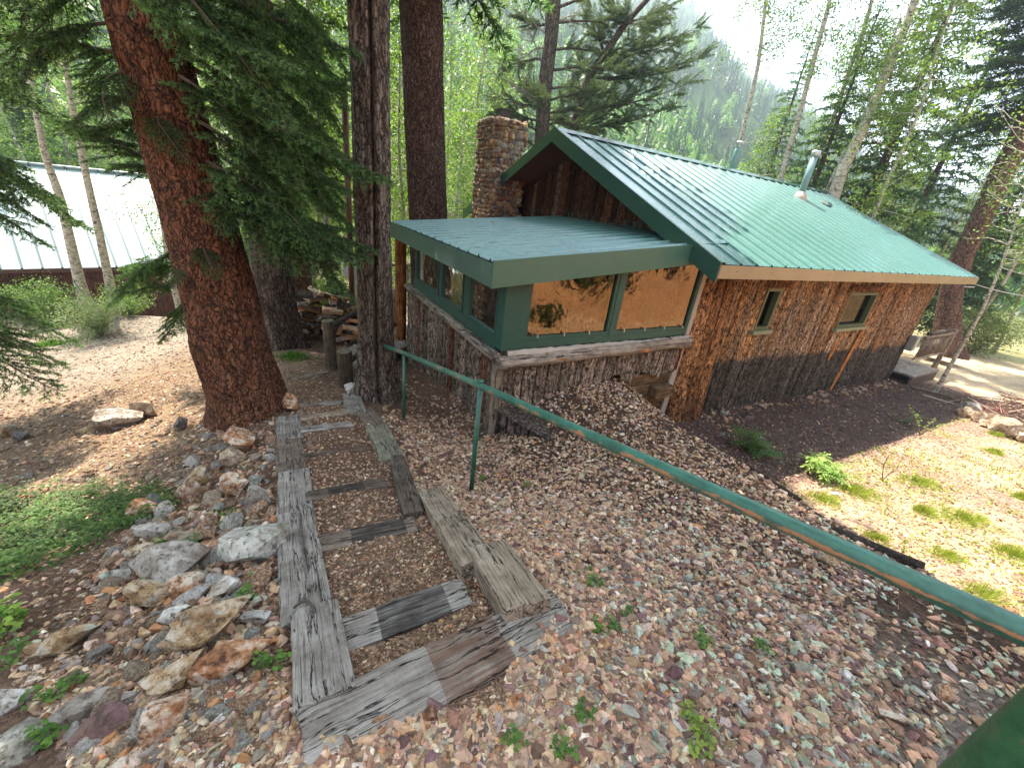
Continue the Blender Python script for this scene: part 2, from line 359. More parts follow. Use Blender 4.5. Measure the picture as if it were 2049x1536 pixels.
def gcolor(x, y, z):
    """ground colours by zone, some with shade painted in"""
    n = fbm(x*1.3, y*1.3, 0, 4, 21)[:, None]; n2 = fbm(x*9, y*9, 0, 4, 33)[:, None]
    sd = edge_sd(x, y); px, py, d = project(np.stack([x, y, z], -1))
    dirt = np.array([.17, .11, .075]); tan = np.array([.33, .235, .15]); brown = np.array([.135, .08, .052]); purple = np.array([.085, .06, .05]); straw = np.array([.44, .33, .21]); sand = np.array([.52, .40, .26]); grey = np.array([.25, .22, .18])
    pink = np.array([.30, .19, .145])
    c = np.tile(dirt, (len(x), 1)).astype(float)
    def L(c, col, w): w = np.clip(w, 0, 1).reshape(-1, 1); return c*(1-w)+col*w
    c = L(c, tan*.62, np.clip((-2.2-x)*.8+n[:, 0], 0, 1)*np.clip((y+8)/4, 0, 1)*.8)
    c = L(c, brown, np.exp(-((x+1.5)**2+(y-3.2)**2*.4)/1.2)*1.1)
    c = L(c, brown, np.exp(-((x+2.1)**2+(y-1.4)**2)/.7))
    c = L(c, grey, np.clip((-6.-x)*.8, 0, 1)*np.clip((y-4)/2, 0, 1)*.7)
    c = L(c, brown*.42, np.clip((x+.5-.4*n[:, 0])*1.2, 0, .9)*(sd < .1))  # slope soil darkened, painting the shade in the gaps between chips
    c = L(c, np.array([.20, .165, .135]), 1.1*np.exp(-((x-1.75)**2+(y-.95)**2)/.3))
    yard = sd > .05
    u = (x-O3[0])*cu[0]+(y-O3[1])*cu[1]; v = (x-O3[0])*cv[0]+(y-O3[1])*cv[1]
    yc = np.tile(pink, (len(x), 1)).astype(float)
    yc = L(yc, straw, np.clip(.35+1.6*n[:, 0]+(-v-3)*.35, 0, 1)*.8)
    yc = L(yc, purple, np.clip((v+2.3)*3, 0, 1)*np.clip((12-u)/1.5, 0, 1))  # mulch strip ends at the eave's shadow edge; roof shade painted into the soil
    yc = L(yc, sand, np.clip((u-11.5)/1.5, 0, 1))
    yc = L(yc, np.array([.34, .33, .12]), np.clip((u-19)/5, 0, 1)*np.clip(.6+n[:, 0], 0, 1))
    s = bank_s(x, y); yc = L(yc, np.array([.30, .16, .075]), np.clip(s-1.2, 0, 1)*.9)
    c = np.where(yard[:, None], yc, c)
    back = np.clip((-y-.8)*.6, 0, 1)*(sd < 0); c = L(c, np.array([.40, .22, .11]), back*.7)
    far = np.clip((np.hypot(x, y)-26)/15, 0, 1); c = L(c, np.array([.10, .12, .045]), far)
    return np.clip(c*(1+.35*n2+.2*n), .01, .9)
def m_ground():  # soil with grit
    m, t, b = newmat('ground_soil'); c = attr(t); v = coords(t)
    cell = voro(t, v, 55, 'F1', 'Color'); e = voro(t, v, 55, 'DISTANCE_TO_EDGE'); n = noise(t, v, 30, 6, .75); nf = noise(t, v, 130, 4, .7)
    sp = t.nodes.new('ShaderNodeSeparateColor'); t.links.new(cell, sp.inputs[0])
    g = ramp(t, [(0, (.35,)*3), (.45, (.8,)*3), (.8, (1.25,)*3), (1, (2.,)*3)], math_(t, 'MULTIPLY_ADD', sp.outputs[0], .55, math_(t, 'MULTIPLY', nf, .5)))
    c = mix(t, c, g, 1., 'MULTIPLY')
    t.links.new(c, b.inputs['Base Color']); b.inputs['Roughness'].default_value = .95; b.inputs['Specular IOR Level'].default_value = .15
    bump(t, b, math_(t, 'ADD', math_(t, 'MINIMUM', e, .2), math_(t, 'MULTIPLY', nf, .35)), .02); return m
_s = np.linspace(-1, 1, 640); gx = .55*np.sinh(6.6*_s)+.6; gx = np.clip(gx, -700, 700); gy = .55*np.sinh(6.6*_s)+2.2
X, Yg = np.meshgrid(gx, gy, indexing='ij'); Zg = T(X.ravel(), Yg.ravel()).reshape(X.shape)
GV = np.stack([X.ravel(), Yg.ravel(), Zg.ravel()], -1); ii, jj = np.meshgrid(np.arange(639), np.arange(639), indexing='ij')
GF = np.stack([ii*640+jj, (ii+1)*640+jj, (ii+1)*640+jj+1, ii*640+jj+1], -1).reshape(-1, 4)
g = mesh_np('ground', GV, GF, m_ground(), col=gcolor(GV[:, 0], GV[:, 1], GV[:, 2]), smooth=True); tag(g, kind='structure')

# mountain side behind the valley: polar sheet, profile by azimuth
azs = np.radians(np.linspace(-95, 95, 260)); rs = np.concatenate([np.linspace(34, 100, 50), np.linspace(104, 330, 60)])
def ridge_el(azd):    # elevation of the skyline in degrees by azimuth from +Y
    return np.interp(azd, [-95, -60, -40, -20, -3, 4, 14, 22, 30, 36, 42, 50, 70, 95], [20, 26, 28, 28, 28, 26, 21, 16.5, 12, 8.5, 5.5, 3.5, 3, 4])
AZ, RS = np.meshgrid(azs, rs, indexing='ij'); e_ = np.radians(ridge_el(np.degrees(AZ))+1.3*fbm(np.degrees(AZ)*.25, 0*AZ, 0, 4, 77))
MX = RS*np.sin(AZ); MY = RS*np.cos(AZ)
st_ = np.interp(np.degrees(AZ), [-95, 30, 45, 95], [38, 46, 75, 75])
MZ = -7+(RS-st_).clip(0)*np.tan(e_)*1.03+(RS-st_).clip(0)**.5*1.2*fbm(MX*.02, MY*.02, 0, 4, 55)
MZ = np.where(RS < st_, -7-.2, MZ)
def m_mount():
    m, t, b = newmat('mountain_forest_floor'); v = coords(t); c = ramp(t, [(.35, (.025, .045, .018)), (.55, (.05, .085, .025)), (.7, (.12, .15, .05))], noise(t, v, .05, 8, .7))
    t.links.new(c, b.inputs['Base Color']); b.inputs['Roughness'].default_value = 1; b.inputs['Specular IOR Level'].default_value = 0; return m
na, nr = AZ.shape; ii, jj = np.meshgrid(np.arange(na-1), np.arange(nr-1), indexing='ij')
MV = np.stack([MX.ravel(), MY.ravel(), MZ.ravel()], -1)
mo = mesh_np('mountain', MV, np.stack([ii*nr+jj, ii*nr+jj+1, (ii+1)*nr+jj+1, (ii+1)*nr+jj], -1).reshape(-1, 4), m_mount(), smooth=True); tag(mo, kind='structure')
def mount_z(az, r):
    i = np.clip(np.searchsorted(azs, az), 1, na-1); j = np.clip(np.searchsorted(rs, r), 1, nr-1)
    fa = (az-azs[i-1])/(azs[i]-azs[i-1]); fr = (r-rs[j-1])/(rs[j]-rs[j-1])
    return (MZ[i-1, j-1]*(1-fa)*(1-fr)+MZ[i, j-1]*fa*(1-fr)+MZ[i-1, j]*(1-fa)*fr+MZ[i, j]*fa*fr)

# ------------------------------------------------------------------ the cabin
def m_vbark(name='slab_bark', sc=22, bd=.012):
    m, t, b = newmat(name); v = coords(t, (1, 1, .20), .14, 8); c = attr(t)
    e = voro(t, v, sc, 'DISTANCE_TO_EDGE'); n = noise(t, v, sc*1.3, 7, .75); n2 = noise(t, coords(t, (1, 1, .5)), 24, 6, .8)
    k = ramp(t, [(.36, (.08,)*3), (.45, (.42,)*3), (.52, (.95,)*3), (.60, (1.8,)*3), (.68, (2.7, 2.6, 2.4))], math_(t, 'MULTIPLY_ADD', n, .5, math_(t, 'MULTIPLY', n2, .5)))
    c = mix(t, c, k, 1., 'MULTIPLY'); c = mix(t, (.012, .008, .006), c, ramp(t, [(0, (0,)*3), (.13, (1,)*3)], math_(t, 'ADD', e, math_(t, 'MULTIPLY_ADD', n2, .3, -.14))))
    t.links.new(c, b.inputs['Base Color']); b.inputs['Roughness'].default_value = .9; b.inputs['Specular IOR Level'].default_value = .2
    bump(t, b, math_(t, 'ADD', math_(t, 'MULTIPLY', math_(t, 'MINIMUM', e, .22), 2.5), n), bd); return m
VB = m_vbark()
def slab_panel(a0, a1, z0, z1, da, dz, seed, wmin, wmax, depth, keep=None, colf=None, lean=0.):
    rng = np.random.default_rng(seed); ed = [a0]
    while ed[-1] < a1: ed.append(ed[-1]+rng.uniform(wmin, wmax))
    ed = np.array(ed); off = rng.uniform(0, .035, len(ed)); tint = rng.random((len(ed), 3))
    na_ = int((a1-a0)/da)+1; nz = int((z1-z0)/dz)+1
    A, Zz = np.meshgrid(np.linspace(a0, a1, na_), np.linspace(z0, z1, nz), indexing='ij')
    Aw = A+.03*fbm(A*.8, Zz*.9, 0, 3, seed)+lean*(Zz-z0)
    k = np.clip(np.searchsorted(ed, Aw, 'right')-1, 0, len(ed)-2); w = ed[k+1]-ed[k]; s = (Aw-ed[k])/w*2-1
    d = off[k]+depth*np.sqrt(np.clip(1-s**2*.96, 0, 1))
    r = 1-np.abs(fbm(A*22, Zz*3.2, k*3.7, 3, seed+1)); d = d+.040*(r-.7)+.020*fbm(A*9, Zz*2.5, k*9.1, 3, seed+4)
    gap = np.clip((1-np.abs(s))*w/.018, 0, 1); d = d*(.25+.75*gap)-.03*(1-gap)
    col = colf(A, Zz, k, tint[k], gap, fbm(A*2, Zz*1.2, 0, 4, seed+8)) if colf else np.full(A.shape+(3,), .2)
    I, J = np.meshgrid(np.arange(na_-1), np.arange(nz-1), indexing='ij')
    F = np.stack([I*nz+J, (I+1)*nz+J, (I+1)*nz+J+1, I*nz+J+1], -1).reshape(-1, 4)
    if keep is not None:
        ca = A.ravel()[F].mean(1); cz = Zz.ravel()[F].mean(1); F = F[keep(ca, cz)]
    return A.ravel(), d.ravel(), Zz.ravel(), F, col.reshape(-1, 3)
ZB = -3.3
cabin = empty('log_cabin', tuple(O3+np.array([0, 0, ZB])), TH, 'bark-sided cabin with a shiny green metal roof, stone chimney and glazed lean-to porch', 'cabin')
def L(z): return z-ZB
WID = 7.35; LEN = 10.0
WINS = [(1.66, 2.13, -1.69, -.91), (4.93, 6.33, -1.80, -1.0)]
M_SASH = m_plain('sash_paint_olive', (.085, .105, .05), .55, var=.3)
M_GRN = m_paintrust('green_trim_paint', (.028, .085, .062), (.05, .05, .03), .75)
def barkcol(A, Zz, k, tn, gap, n):
    hot = np.array([.36, .19, .085]); grey = np.array([.37, .27, .19]); tan_ = np.array([.48, .31, .17])
    c = grey+(hot-grey)*(tn[..., :1]**1.2)+(tan_-grey)*(tn[..., 1:2]*.5)
    c = c*(.7+.6*tn[..., 2:3])
    c = c*(1+.35*n[..., None])
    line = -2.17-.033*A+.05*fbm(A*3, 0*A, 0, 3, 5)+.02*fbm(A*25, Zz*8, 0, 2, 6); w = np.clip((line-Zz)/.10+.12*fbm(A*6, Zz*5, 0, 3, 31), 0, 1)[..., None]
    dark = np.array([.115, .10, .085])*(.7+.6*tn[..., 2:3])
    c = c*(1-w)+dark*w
    return c*(.3+.7*gap[..., None])
def kp(a, z):
    ok = np.ones(len(a), bool)
    for x0, x1, z0, z1 in WINS: ok &= ~((a > x0) & (a < x1) & (z > z0) & (z < z1))
    return ok
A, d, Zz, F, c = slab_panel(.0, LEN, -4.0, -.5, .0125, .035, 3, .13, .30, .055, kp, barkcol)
base_fl = np.clip((.9-A)/.9, 0, 1)*np.clip((-.6-Zz)/2.7, 0, 1)*.14
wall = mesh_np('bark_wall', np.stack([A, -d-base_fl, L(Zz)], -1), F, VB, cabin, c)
# stripped, bright orange strips where bark has fallen off
M_STRIP = m_wood('bare_orange_wood', [(.42, .15, .035), (.55, .22, .06), (.5, .3, .15)], 2, 1, .002)
for (ua, za, ub, zb, w, nm) in [(.42, -1.95, .22, -2.55, .10, 'short bright orange strip of bare wood beside the corner'), (5.45, -1.90, 5.0, -2.62, .15, 'orange strip of bare wood under the far window'), (6.45, -1.88, 5.75, -3.6, .13, 'long strip of bare wood, orange above and grey at the bottom'), (7.75, -2.2, 7.55, -2.62, .10, 'short orange chip of bare wood')]:
    n = 24; t = np.linspace(0, 1, n); cx = ua+(ub-ua)*t*(.35); cz = za+(zb-za)*t; hw = w*.5*np.clip(np.minimum(t*5, (1-t)*3)+.25, 0, 1)*(1+.25*fbm(t*6, 0*t, ua))
    V = []; 
    for q in range(n):
        for s_ in (-1, -.5, 0, .5, 1): V.append((cx[q]+s_*hw[q], -.085-.028*(1-s_*s_), L(cz[q])))
    I, J = np.meshgrid(np.arange(n-1), np.arange(4), indexing='ij'); F = np.stack([I*5+J, I*5+J+1, (I+1)*5+J+1, (I+1)*5+J], -1).reshape(-1, 4)[:, ::-1]
    o = mesh_np('bare_wood_strip', V, F, M_STRIP, cabin, smooth=True); o['label'] = nm
# big flared slabs at the near corner, burnt orange
def cornercol(A, Zz, k, tn, gap, n):
    c = np.array([.38, .18, .075])*(.6+.8*tn[..., :1])*(1+.3*n[..., None]); w = np.clip((-2.6-Zz)/.4, 0, 1)[..., None]*.5
    return (c*(1-w)+np.array([.09, .055, .04])*w)*(.25+.75*gap[..., None])
A, d, Zz, F, c = slab_panel(-.16, .52, -3.9, -.52, .0125, .035, 12, .17, .26, .10, None, cornercol)
fl = np.clip((-.6-Zz)/2.7, 0, 1); uu = A*(1+fl*.1)+.05*fl
yy = -d-.06-.12*fl; yy = np.where(A < -.02, yy+(-.02-A)*1.2, yy)
mesh_np('corner_slab', np.stack([uu, yy, L(Zz)], -1), F, VB, cabin, c)
# other walls
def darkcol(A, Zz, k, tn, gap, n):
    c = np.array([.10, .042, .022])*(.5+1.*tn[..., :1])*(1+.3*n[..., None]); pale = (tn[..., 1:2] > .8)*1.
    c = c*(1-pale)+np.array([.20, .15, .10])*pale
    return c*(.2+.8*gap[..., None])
RK = (1.385+.453)/(3.676+.724)
def roofz(v): return -.453+(np.where(v <= 3.676, v+.724, 8.076-v))*RK
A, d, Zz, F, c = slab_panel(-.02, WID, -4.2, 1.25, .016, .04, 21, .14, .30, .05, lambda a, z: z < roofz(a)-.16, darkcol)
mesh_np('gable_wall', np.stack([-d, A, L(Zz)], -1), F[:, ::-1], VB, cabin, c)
mb = MB()
for u_ in (LEN,):
    mb.add([(u_, -.02, L(-4.2)), (u_, WID, L(-4.2)), (u_, WID, L(-.6)), (u_, WID/2, L(1.2)), (u_, -.02, L(-.6))], [(0, 1, 2), (0, 2, 3), (0, 3, 4)])
mb.add([(0, WID, L(-4.2)), (LEN, WID, L(-4.2)), (LEN, WID, L(-.6)), (0, WID, L(-.6))], [(0, 3, 2, 1)])
mb.build('back_wall', m_plain('dark_boards', (.09, .055, .04), .9), cabin)
# windows
for x0, x1, z0, z1 in WINS:
    m = MB(); fw = .055
    m.box((x0, -.09, L(z0)), (x0+fw, .06, L(z1))); m.box((x1-fw, -.09, L(z0)), (x1, .06, L(z1)))
    m.box((x0+fw, -.09, L(z1)-fw), (x1-fw, .06, L(z1))); m.box((x0+fw, -.09, L(z0)), (x1-fw, .06, L(z0)+fw))
    wn = m.build('window', M_SASH, cabin)
    m = MB(); m.box((x0-.09, -.16, L(z0)-.075), (x1+.07, -.0, L(z0)-.002)); m.build('sill', m_plain('pale_olive_sill', (.20, .22, .13), .6), wn)
    m = MB(); m.box((x0+fw, .012, L(z0)+fw), (x1-fw, .018, L(z1)-fw)); m.build('pane', m_glass('window_screen_glass', (.42, .40, .34), .01, False, .25), wn)
    m = MB()
    for q in ((.5,) if x1-x0 < 1 else (.27, .5, .77)): m.box((x0+(x1-x0)*q-.012, .022, L(z0)+fw), (x0+(x1-x0)*q+.012, .04, L(z1)-fw))
    m.box((x0+fw, .023, L((z0+z1)/2)-.012), (x1-fw, .038, L((z0+z1)/2)+.012))
    m.build('muntin', m_plain('cream_muntin', (.32, .27, .2), .6), wn)
    m = MB(); n = 40; uu = np.linspace(x0-.1, x1+.1, n); V = np.concatenate([np.stack([uu, .12+.025*np.sin(uu*40), 0*uu+L(z0)-.1], -1), np.stack([uu, .12+.02*np.sin(uu*40), 0*uu+L(z1)+.1], -1)])
    q = np.arange(n-1); m.add(V, np.stack([q, q+1, q+1+n, q+n], -1)); m.build('curtain', m_plain('dim_curtain', (.30, .25, .19), .9), wn)
    # rough bark header
    A, d, Zz, F, c = slab_panel(x0-.12, x1+.12, z1+.03, z1+.17, .012, .012, 5, .5, 1.4, .02, None, lambda A, Z_, k, tn, g_, n_: np.array([.30, .15, .07])*(.8+.5*n_[..., None]))
    mesh_np('bark_header', np.stack([A, -d-.085-.02*np.sin((Zz-z1)/.2*3), L(Zz)], -1), F, VB, wn, c)

# roof, ribbed steel
M_ROOF = m_metalroof('green_ribbed_steel', (.06, .165, .14), .16)
M_ROOF2 = m_metalroof('green_ribbed_steel_with_needles', (.11, .24, .225), .3, True)
M_FASC = m_plain('dark_green_fascia_steel', (.017, .062, .045), .38, var=.18, sc=3, coat=.3)
M_TANF = m_plain('tan_fascia_steel', (.27, .20, .115), .4, var=.3, sc=3, bd=.004)
def ribprofile(a0, a1, pitch=.375):
    P = [(a0, 0)]; a = a0+.05
    while a+.06 < a1:
        P += [(a, 0), (a+.016, .026), (a+.040, .026), (a+.056, 0)]
        for q in (1, 2):
            m_ = a+.056+(pitch-.056)*q/3
            if m_+.02 < a1: P += [(m_-.018, 0), (m_-.008, .0025), (m_+.008, .0025), (m_+.018, 0)]
        a += pitch
    P.append((a1, 0)); return np.array(P)
def ribsheet(prof, f0, f1, nseg=8, thick=.004, wav=.004, seed=1):
    """f0(a) and f1(a): 3-D ends of each rib line; nrm adds the rib height along local up"""
    n = len(prof); rows = []
    for q in range(nseg+1):
        t = q/nseg; rows.append(np.array([(1-t)*np.array(f0(a))+t*np.array(f1(a))+np.array([0, 0, h+wav*float(fbm(a*1.3, t*3, 0, 2, seed))]) for a, h in prof]))
    V = np.concatenate(rows); I, J = np.meshgrid(np.arange(nseg), np.arange(n-1), indexing='ij')
    F = np.stack([I*n+J, I*n+J+1, (I+1)*n+J+1, (I+1)*n+J], -1).reshape(-1, 4); return V, F
UF, UB = -.87, 10.0
pr = ribprofile(UF, UB)
V, F = ribsheet(pr, lambda a: (a, -.724, L(-.453)), lambda a: (a, 3.676, L(1.385)))
roof = mesh_np('roof', V, F, M_ROOF, cabin)
V, F = ribsheet(pr, lambda a: (a, 3.676, L(1.385)), lambda a: (a, 8.076, L(-.453)), seed=2)
mesh_np('far_slope', V, F, M_ROOF, roof)
m = MB(); m.hexa([(UF, 3.51, L(1.385)-.03), (UB, 3.51, L(1.385)-.03), (UB, 3.51, L(1.385)-.02), (UF, 3.51, L(1.385)-.02)]+[(UF, 3.676, L(1.385)+.05), (UB, 3.676, L(1.385)+.05), (UB, 3.676, L(1.385)+.056), (UF, 3.676, L(1.385)+.056)]) if False else None
V = [(UF-.012, 3.50, L(1.385)-.040), (UF-.012, 3.676, L(1.385)+.048), (UF-.012, 3.85, L(1.385)-.040), (UB, 3.50, L(1.385)-.040), (UB, 3.676, L(1.385)+.048), (UB, 3.85, L(1.385)-.040)]
mesh_np('ridge_cap', V, [(0, 3, 4, 1), (1, 4, 5, 2)], M_FASC, roof)
def slopebox(mb, u0, u1, v0, v1, zt, zb):
    """board following the near or far rake between v0 and v1"""
    mb.hexa([(u0, v0, L(roofz(v0))+zb), (u1, v0, L(roofz(v0))+zb), (u1, v1, L(roofz(v1))+zb), (u0, v1, L(roofz(v1))+zb), (u0, v0, L(roofz(v0))+zt), (u1, v0, L(roofz(v0))+zt), (u1, v1, L(roofz(v1))+zt), (u0, v1, L(roofz(v1))+zt)])
m = MB(); slopebox(m, UF-.03, UF, -.74, 3.676, .034, -.235); m.build('rake_fascia', M_FASC, roof)
m = MB(); slopebox(m, UF-.03, UF, 3.676, 8.09, .034, -.20); m.build('rake_fascia', M_FASC, roof)
m = MB(); slopebox(m, UF, UF+.13, -.735, 3.66, .036, .030); m.build('rake_trim', M_ROOF, roof)
m = MB(); m.box((UF, -.742, L(-.453)-.185), (UB, -.722, L(-.453)-.008)); m.build('eave_fascia', M_TANF, roof)
m = MB(); m.hexa([(UF, -.72, L(-.453)-.19), (UB, -.72, L(-.453)-.19), (UB, 0.02, L(-.453)+.08), (UF, 0.02, L(-.453)+.08), (UF, -.72, L(-.453)-.17), (UB, -.72, L(-.453)-.17), (UB, .02, L(-.453)+.1), (UF, .02, L(-.453)+.1)])
m.build('soffit', m_plain('soffit_boards', (.16, .10, .06), .9), roof)
m = MB(); slopebox(m, UF+.004, 0.05, .03, 3.676, -.03, -.06); slopebox(m, UF+.004, .05, 3.676, 8.0, -.03, -.06); m.build('overhang_underside', m_plain('red_brown_overhang', (.10, .04, .025), .8), roof)
m = MB(); slopebox(m, UB-.03, UB-.001, -.72, 3.676, -.003, -.2); m.build('far_rake_board', M_FASC, roof)
# screws on the eave fascia
m = MB()
for a in np.arange(-.5, 10, .85): m.box((a, -.746, L(-.453)-.09), (a+.014, -.743, L(-.453)-.076))
m.build('screw', m_plain('screw_steel', (.05, .05, .04), .4), roof)

# stove pipes
M_PIPE = m_plain('weathered_blue_green_pipe', (.13, .24, .24), .4, var=.3, coat=.3); M_GALV = m_plain('galvanised_steel', (.45, .46, .45), .35, metal=.7, var=.25, sc=20)
u_, v_, zb_ = 6.64, 2.65, .94
m = MB(); m.tube([(u_, v_, L(zb_)-.1), (u_, v_, L(zb_)+1.02)], .085, 20); p = m.build('stove_pipe', M_PIPE, cabin, True); p['label'] = 'taller blue-green stove pipe with a plain galvanised collar'
m = MB(); m.tube([(u_, v_, L(zb_)+1.0), (u_, v_, L(zb_)+1.03), (u_, v_, L(zb_)+1.12), (u_, v_, L(zb_)+1.13)], [.10, .112, .112, .10], 20); m.build('collar', M_GALV, p, True)
m = MB(); m.tube([(u_, v_, L(zb_)-.12), (u_, v_, L(zb_)+.05), (u_, v_, L(zb_)+.16)], [.24, .15, .1], 14); m.build('flashing', m_plain('old_sealant', (.42, .34, .28), .8, bd=.01), p, True)
u_, v_, zb_ = 5.55, 4.15, 1.32
m = MB(); m.tube([(u_, v_, L(zb_)-.2), (u_, v_, L(zb_)+.62), (u_, v_, L(zb_)+.72)], [.105, .105, .07], 18); p = m.build('stove_pipe', M_PIPE, cabin, True); p['label'] = 'shorter stove pipe behind the ridge with a conical cap'
m = MB(); m.tube([(u_, v_, L(zb_)+.71), (u_, v_, L(zb_)+.80), (u_, v_, L(zb_)+.81), (u_, v_, L(zb_)+.86)], [.07, .07, .12, .10], 18); m.build('cap', M_GALV, p, True)
m = MB(); m.hexa([(7.6, 2.35, L(float(roofz(2.35)))+.03), (7.9, 2.35, L(float(roofz(2.35)))+.03), (7.9, 2.6, L(float(roofz(2.6)))+.03), (7.6, 2.6, L(float(roofz(2.6)))+.03), (7.65, 2.4, L(float(roofz(2.4)))+.10), (7.85, 2.4, L(float(roofz(2.4)))+.10), (7.85, 2.6, L(float(roofz(2.6)))+.07), (7.65, 2.6, L(float(roofz(2.6)))+.07)])
m.build('roof_vent', M_FASC, roof)

# stone chimney: a core wrapped in rounded field stones
def m_vstone():
    m, t, b = newmat('chimney_stone'); v = coords(t); n = noise(t, v, 14, 7, .75); c = mix(t, attr(t), ramp(t, [(.3, (.3,)*3), (.5, (.9,)*3), (.7, (1.7,)*3)], n), 1., 'MULTIPLY')
    t.links.new(c, b.inputs['Base Color']); b.inputs['Roughness'].default_value = .85; bump(t, b, n, .01); return m
def cut_rock(seed, sub=2, cuts=10, flat=(1, 1, 1), rough=.05, lo=.55, hi=.85):
    rng = np.random.default_rng(seed); bm = bmesh.new(); bmesh.ops.create_icosphere(bm, subdivisions=sub, radius=1.)
    V = np.array([v.co[:] for v in bm.verts]); F = np.array([[v.index for v in f.verts] for f in bm.faces]); bm.free()
    for _ in range(cuts):
        n = rng.normal(size=3); n /= np.linalg.norm(n); d_ = rng.uniform(lo, hi); s_ = V@n; V = V-np.clip(s_-d_, 0, None)[:, None]*n
    if rough: V = V*(1+rough*fbm(V[:, 0]*2.5+seed, V[:, 1]*2.5, V[:, 2]*2.5, 4, seed))[:, None]
    return V*np.array(flat), F
STP = [cut_rock(s_, 2, 9) for s_ in range(10)]
m = MB(); cu0, cu1, cv0, cv1, czt = -1.06, -.34, 5.80, 6.86, 1.70
rng = np.random.default_rng(4); cols = [(.26, .15, .085), (.32, .22, .14), (.20, .10, .06), (.28, .24, .19), (.36, .24, .13), (.16, .12, .10)]
for face in range(4):
    if face == 0: a0, a1 = cv0, cv1
    elif face == 1: a0, a1 = cu0, cu1
    elif face == 2: a0, a1 = cu0, cu1
    else: a0, a1 = cv0, cv1
    z = -4.2
    while z < czt:
        hgt = rng.uniform(.09, .17); a = a0-.03
        while a < a1:
            w = rng.uniform(.10, .24); c = a+w/2; taper = 0.
            P, Fq = STP[rng.integers(10)]; sc_ = np.array([w*.62, .085, hgt*.68]); an = rng.uniform(-.35, .35)
            Q = P*sc_; Q = np.stack([Q[:, 0]*np.cos(an)-Q[:, 2]*np.sin(an), Q[:, 1], Q[:, 0]*np.sin(an)+Q[:, 2]*np.cos(an)], -1)
            c = min(c, a1+.02); zc = min(z+hgt/2, czt)
            if face == 0: W_ = np.stack([cu0+Q[:, 1]+taper, c+Q[:, 0], L(zc)+Q[:, 2]], -1)
            elif face == 1: W_ = np.stack([c+Q[:, 0], cv0+Q[:, 1]+taper, L(zc)+Q[:, 2]], -1)
            elif face == 2: W_ = np.stack([c+Q[:, 0], cv1+Q[:, 1]-taper, L(zc)+Q[:, 2]], -1)
            else: W_ = np.stack([cu1+Q[:, 1], c+Q[:, 0], L(zc)+Q[:, 2]], -1)
            if z > -1.6 or face in (0,): m.add(W_, Fq, np.array(cols[rng.integers(6)])*rng.uniform(.7, 1.25))
            a += w*.86
        z += hgt*.84
for _ in range(26):
    P, Fq = STP[rng.integers(10)]; m.add(P*np.array([.12, .15, .06])*rng.uniform(.6, 1.1)+np.array([rng.uniform(cu0+.05, cu1), rng.uniform(cv0+.05, cv1-.05), L(czt)+rng.uniform(-.03, .04)]), Fq, np.array(cols[rng.integers(6)]))
chim = m.build('chimney', m_vstone(), cabin)
m = MB(); m.box((cu0+.02, cv0+.02, L(-4.2)), (cu1, cv1-.02, L(czt))); m.build('mortar_core', m_plain('mortar', (.19, .165, .14), .95, var=.3, sc=20, bd=.01), chim)
m = MB(); M_BLK = m_plain('black_flue_steel', (.012, .012, .013), .5)
cxx, cyy = -.72, 6.3
for a, b_ in ((-.13, -.15), (.11, -.15), (-.13, .13), (.11, .13)): m.box((cxx+a, cyy+b_, L(czt)), (cxx+a+.02, cyy+b_+.02, L(czt)+.27))
m.box((cxx-.15, cyy-.17, L(czt)+.27), (cxx+.15, cyy+.17, L(czt)+.295)); m.box((cxx-.125, cyy-.145, L(czt)), (cxx-.115, cyy+.14, L(czt)+.27)); m.box((cxx-.11, cyy-.145, L(czt)+.05), (cxx+.12, cyy-.135, L(czt)+.27)); m.box((cxx-.08, cyy-.1, L(czt)), (cxx+.08, cyy+.1, L(czt)+.2)); m.box((cxx-.16, cyy-.18, L(czt)-.02), (cxx+.16, cyy+.18, L(czt)+.03))
m.build('flue_cap', M_BLK, chim)

# glazed lean-to porch on the gable end
SU = -3.65; EZ, TZ = -.62, -.20
def shz(u): return EZ+(u+3.96)/3.96*(TZ-EZ)
prf = ribprofile(-.2, 4.45, .3048)
V, F = ribsheet(prf, lambda a: (-3.97, a, L(EZ)), lambda a: (-.02, a, L(TZ)), seed=6)
porch = mesh_np('lean_to_roof', V, F[:, ::-1], M_ROOF2, cabin)
m = MB(); m.box((-3.985, -.215, L(EZ)-.27), (-3.96, 4.47, L(EZ)-.012)); m.build('eave_fascia', m_plain('sage_green_steel', (.075, .14, .105), .42, var=.15, coat=.2), porch)
m = MB(); z0_, z1_ = L(EZ), L(shz(-.42)); m.hexa([(-3.985, -.235, z0_-.275), (-.42, -.235, z1_-.26), (-.42, -.215, z1_-.26), (-3.985, -.215, z0_-.275), (-3.985, -.235, z0_+.02), (-.42, -.235, z1_+.02), (-.42, -.205, z1_+.02), (-3.985, -.205, z0_+.02)])
m.build('side_fascia', m_plain('mid_green_steel', (.045, .12, .085), .42, var=.12, coat=.2), porch)
m = MB(); m.box((-.05, .62, L(TZ)-.01), (-.018, 5.7, L(TZ)+.11)); m.build('wall_flashing', M_FASC, porch)
m = MB(); m.hexa([(-3.95, -.19, L(EZ)-.05), (-.03, -.19, L(TZ)-.05), (-.03, 4.42, L(TZ)-.05), (-3.95, 4.42, L(EZ)-.05), (-3.95, -.19, L(EZ)-.03), (-.03, -.19, L(TZ)-.03), (-.03, 4.42, L(TZ)-.03), (-3.95, 4.42, L(EZ)-.03)]); m.build('roof_boards', m_plain('roof_boards', (.2, .13, .08), .8), porch)
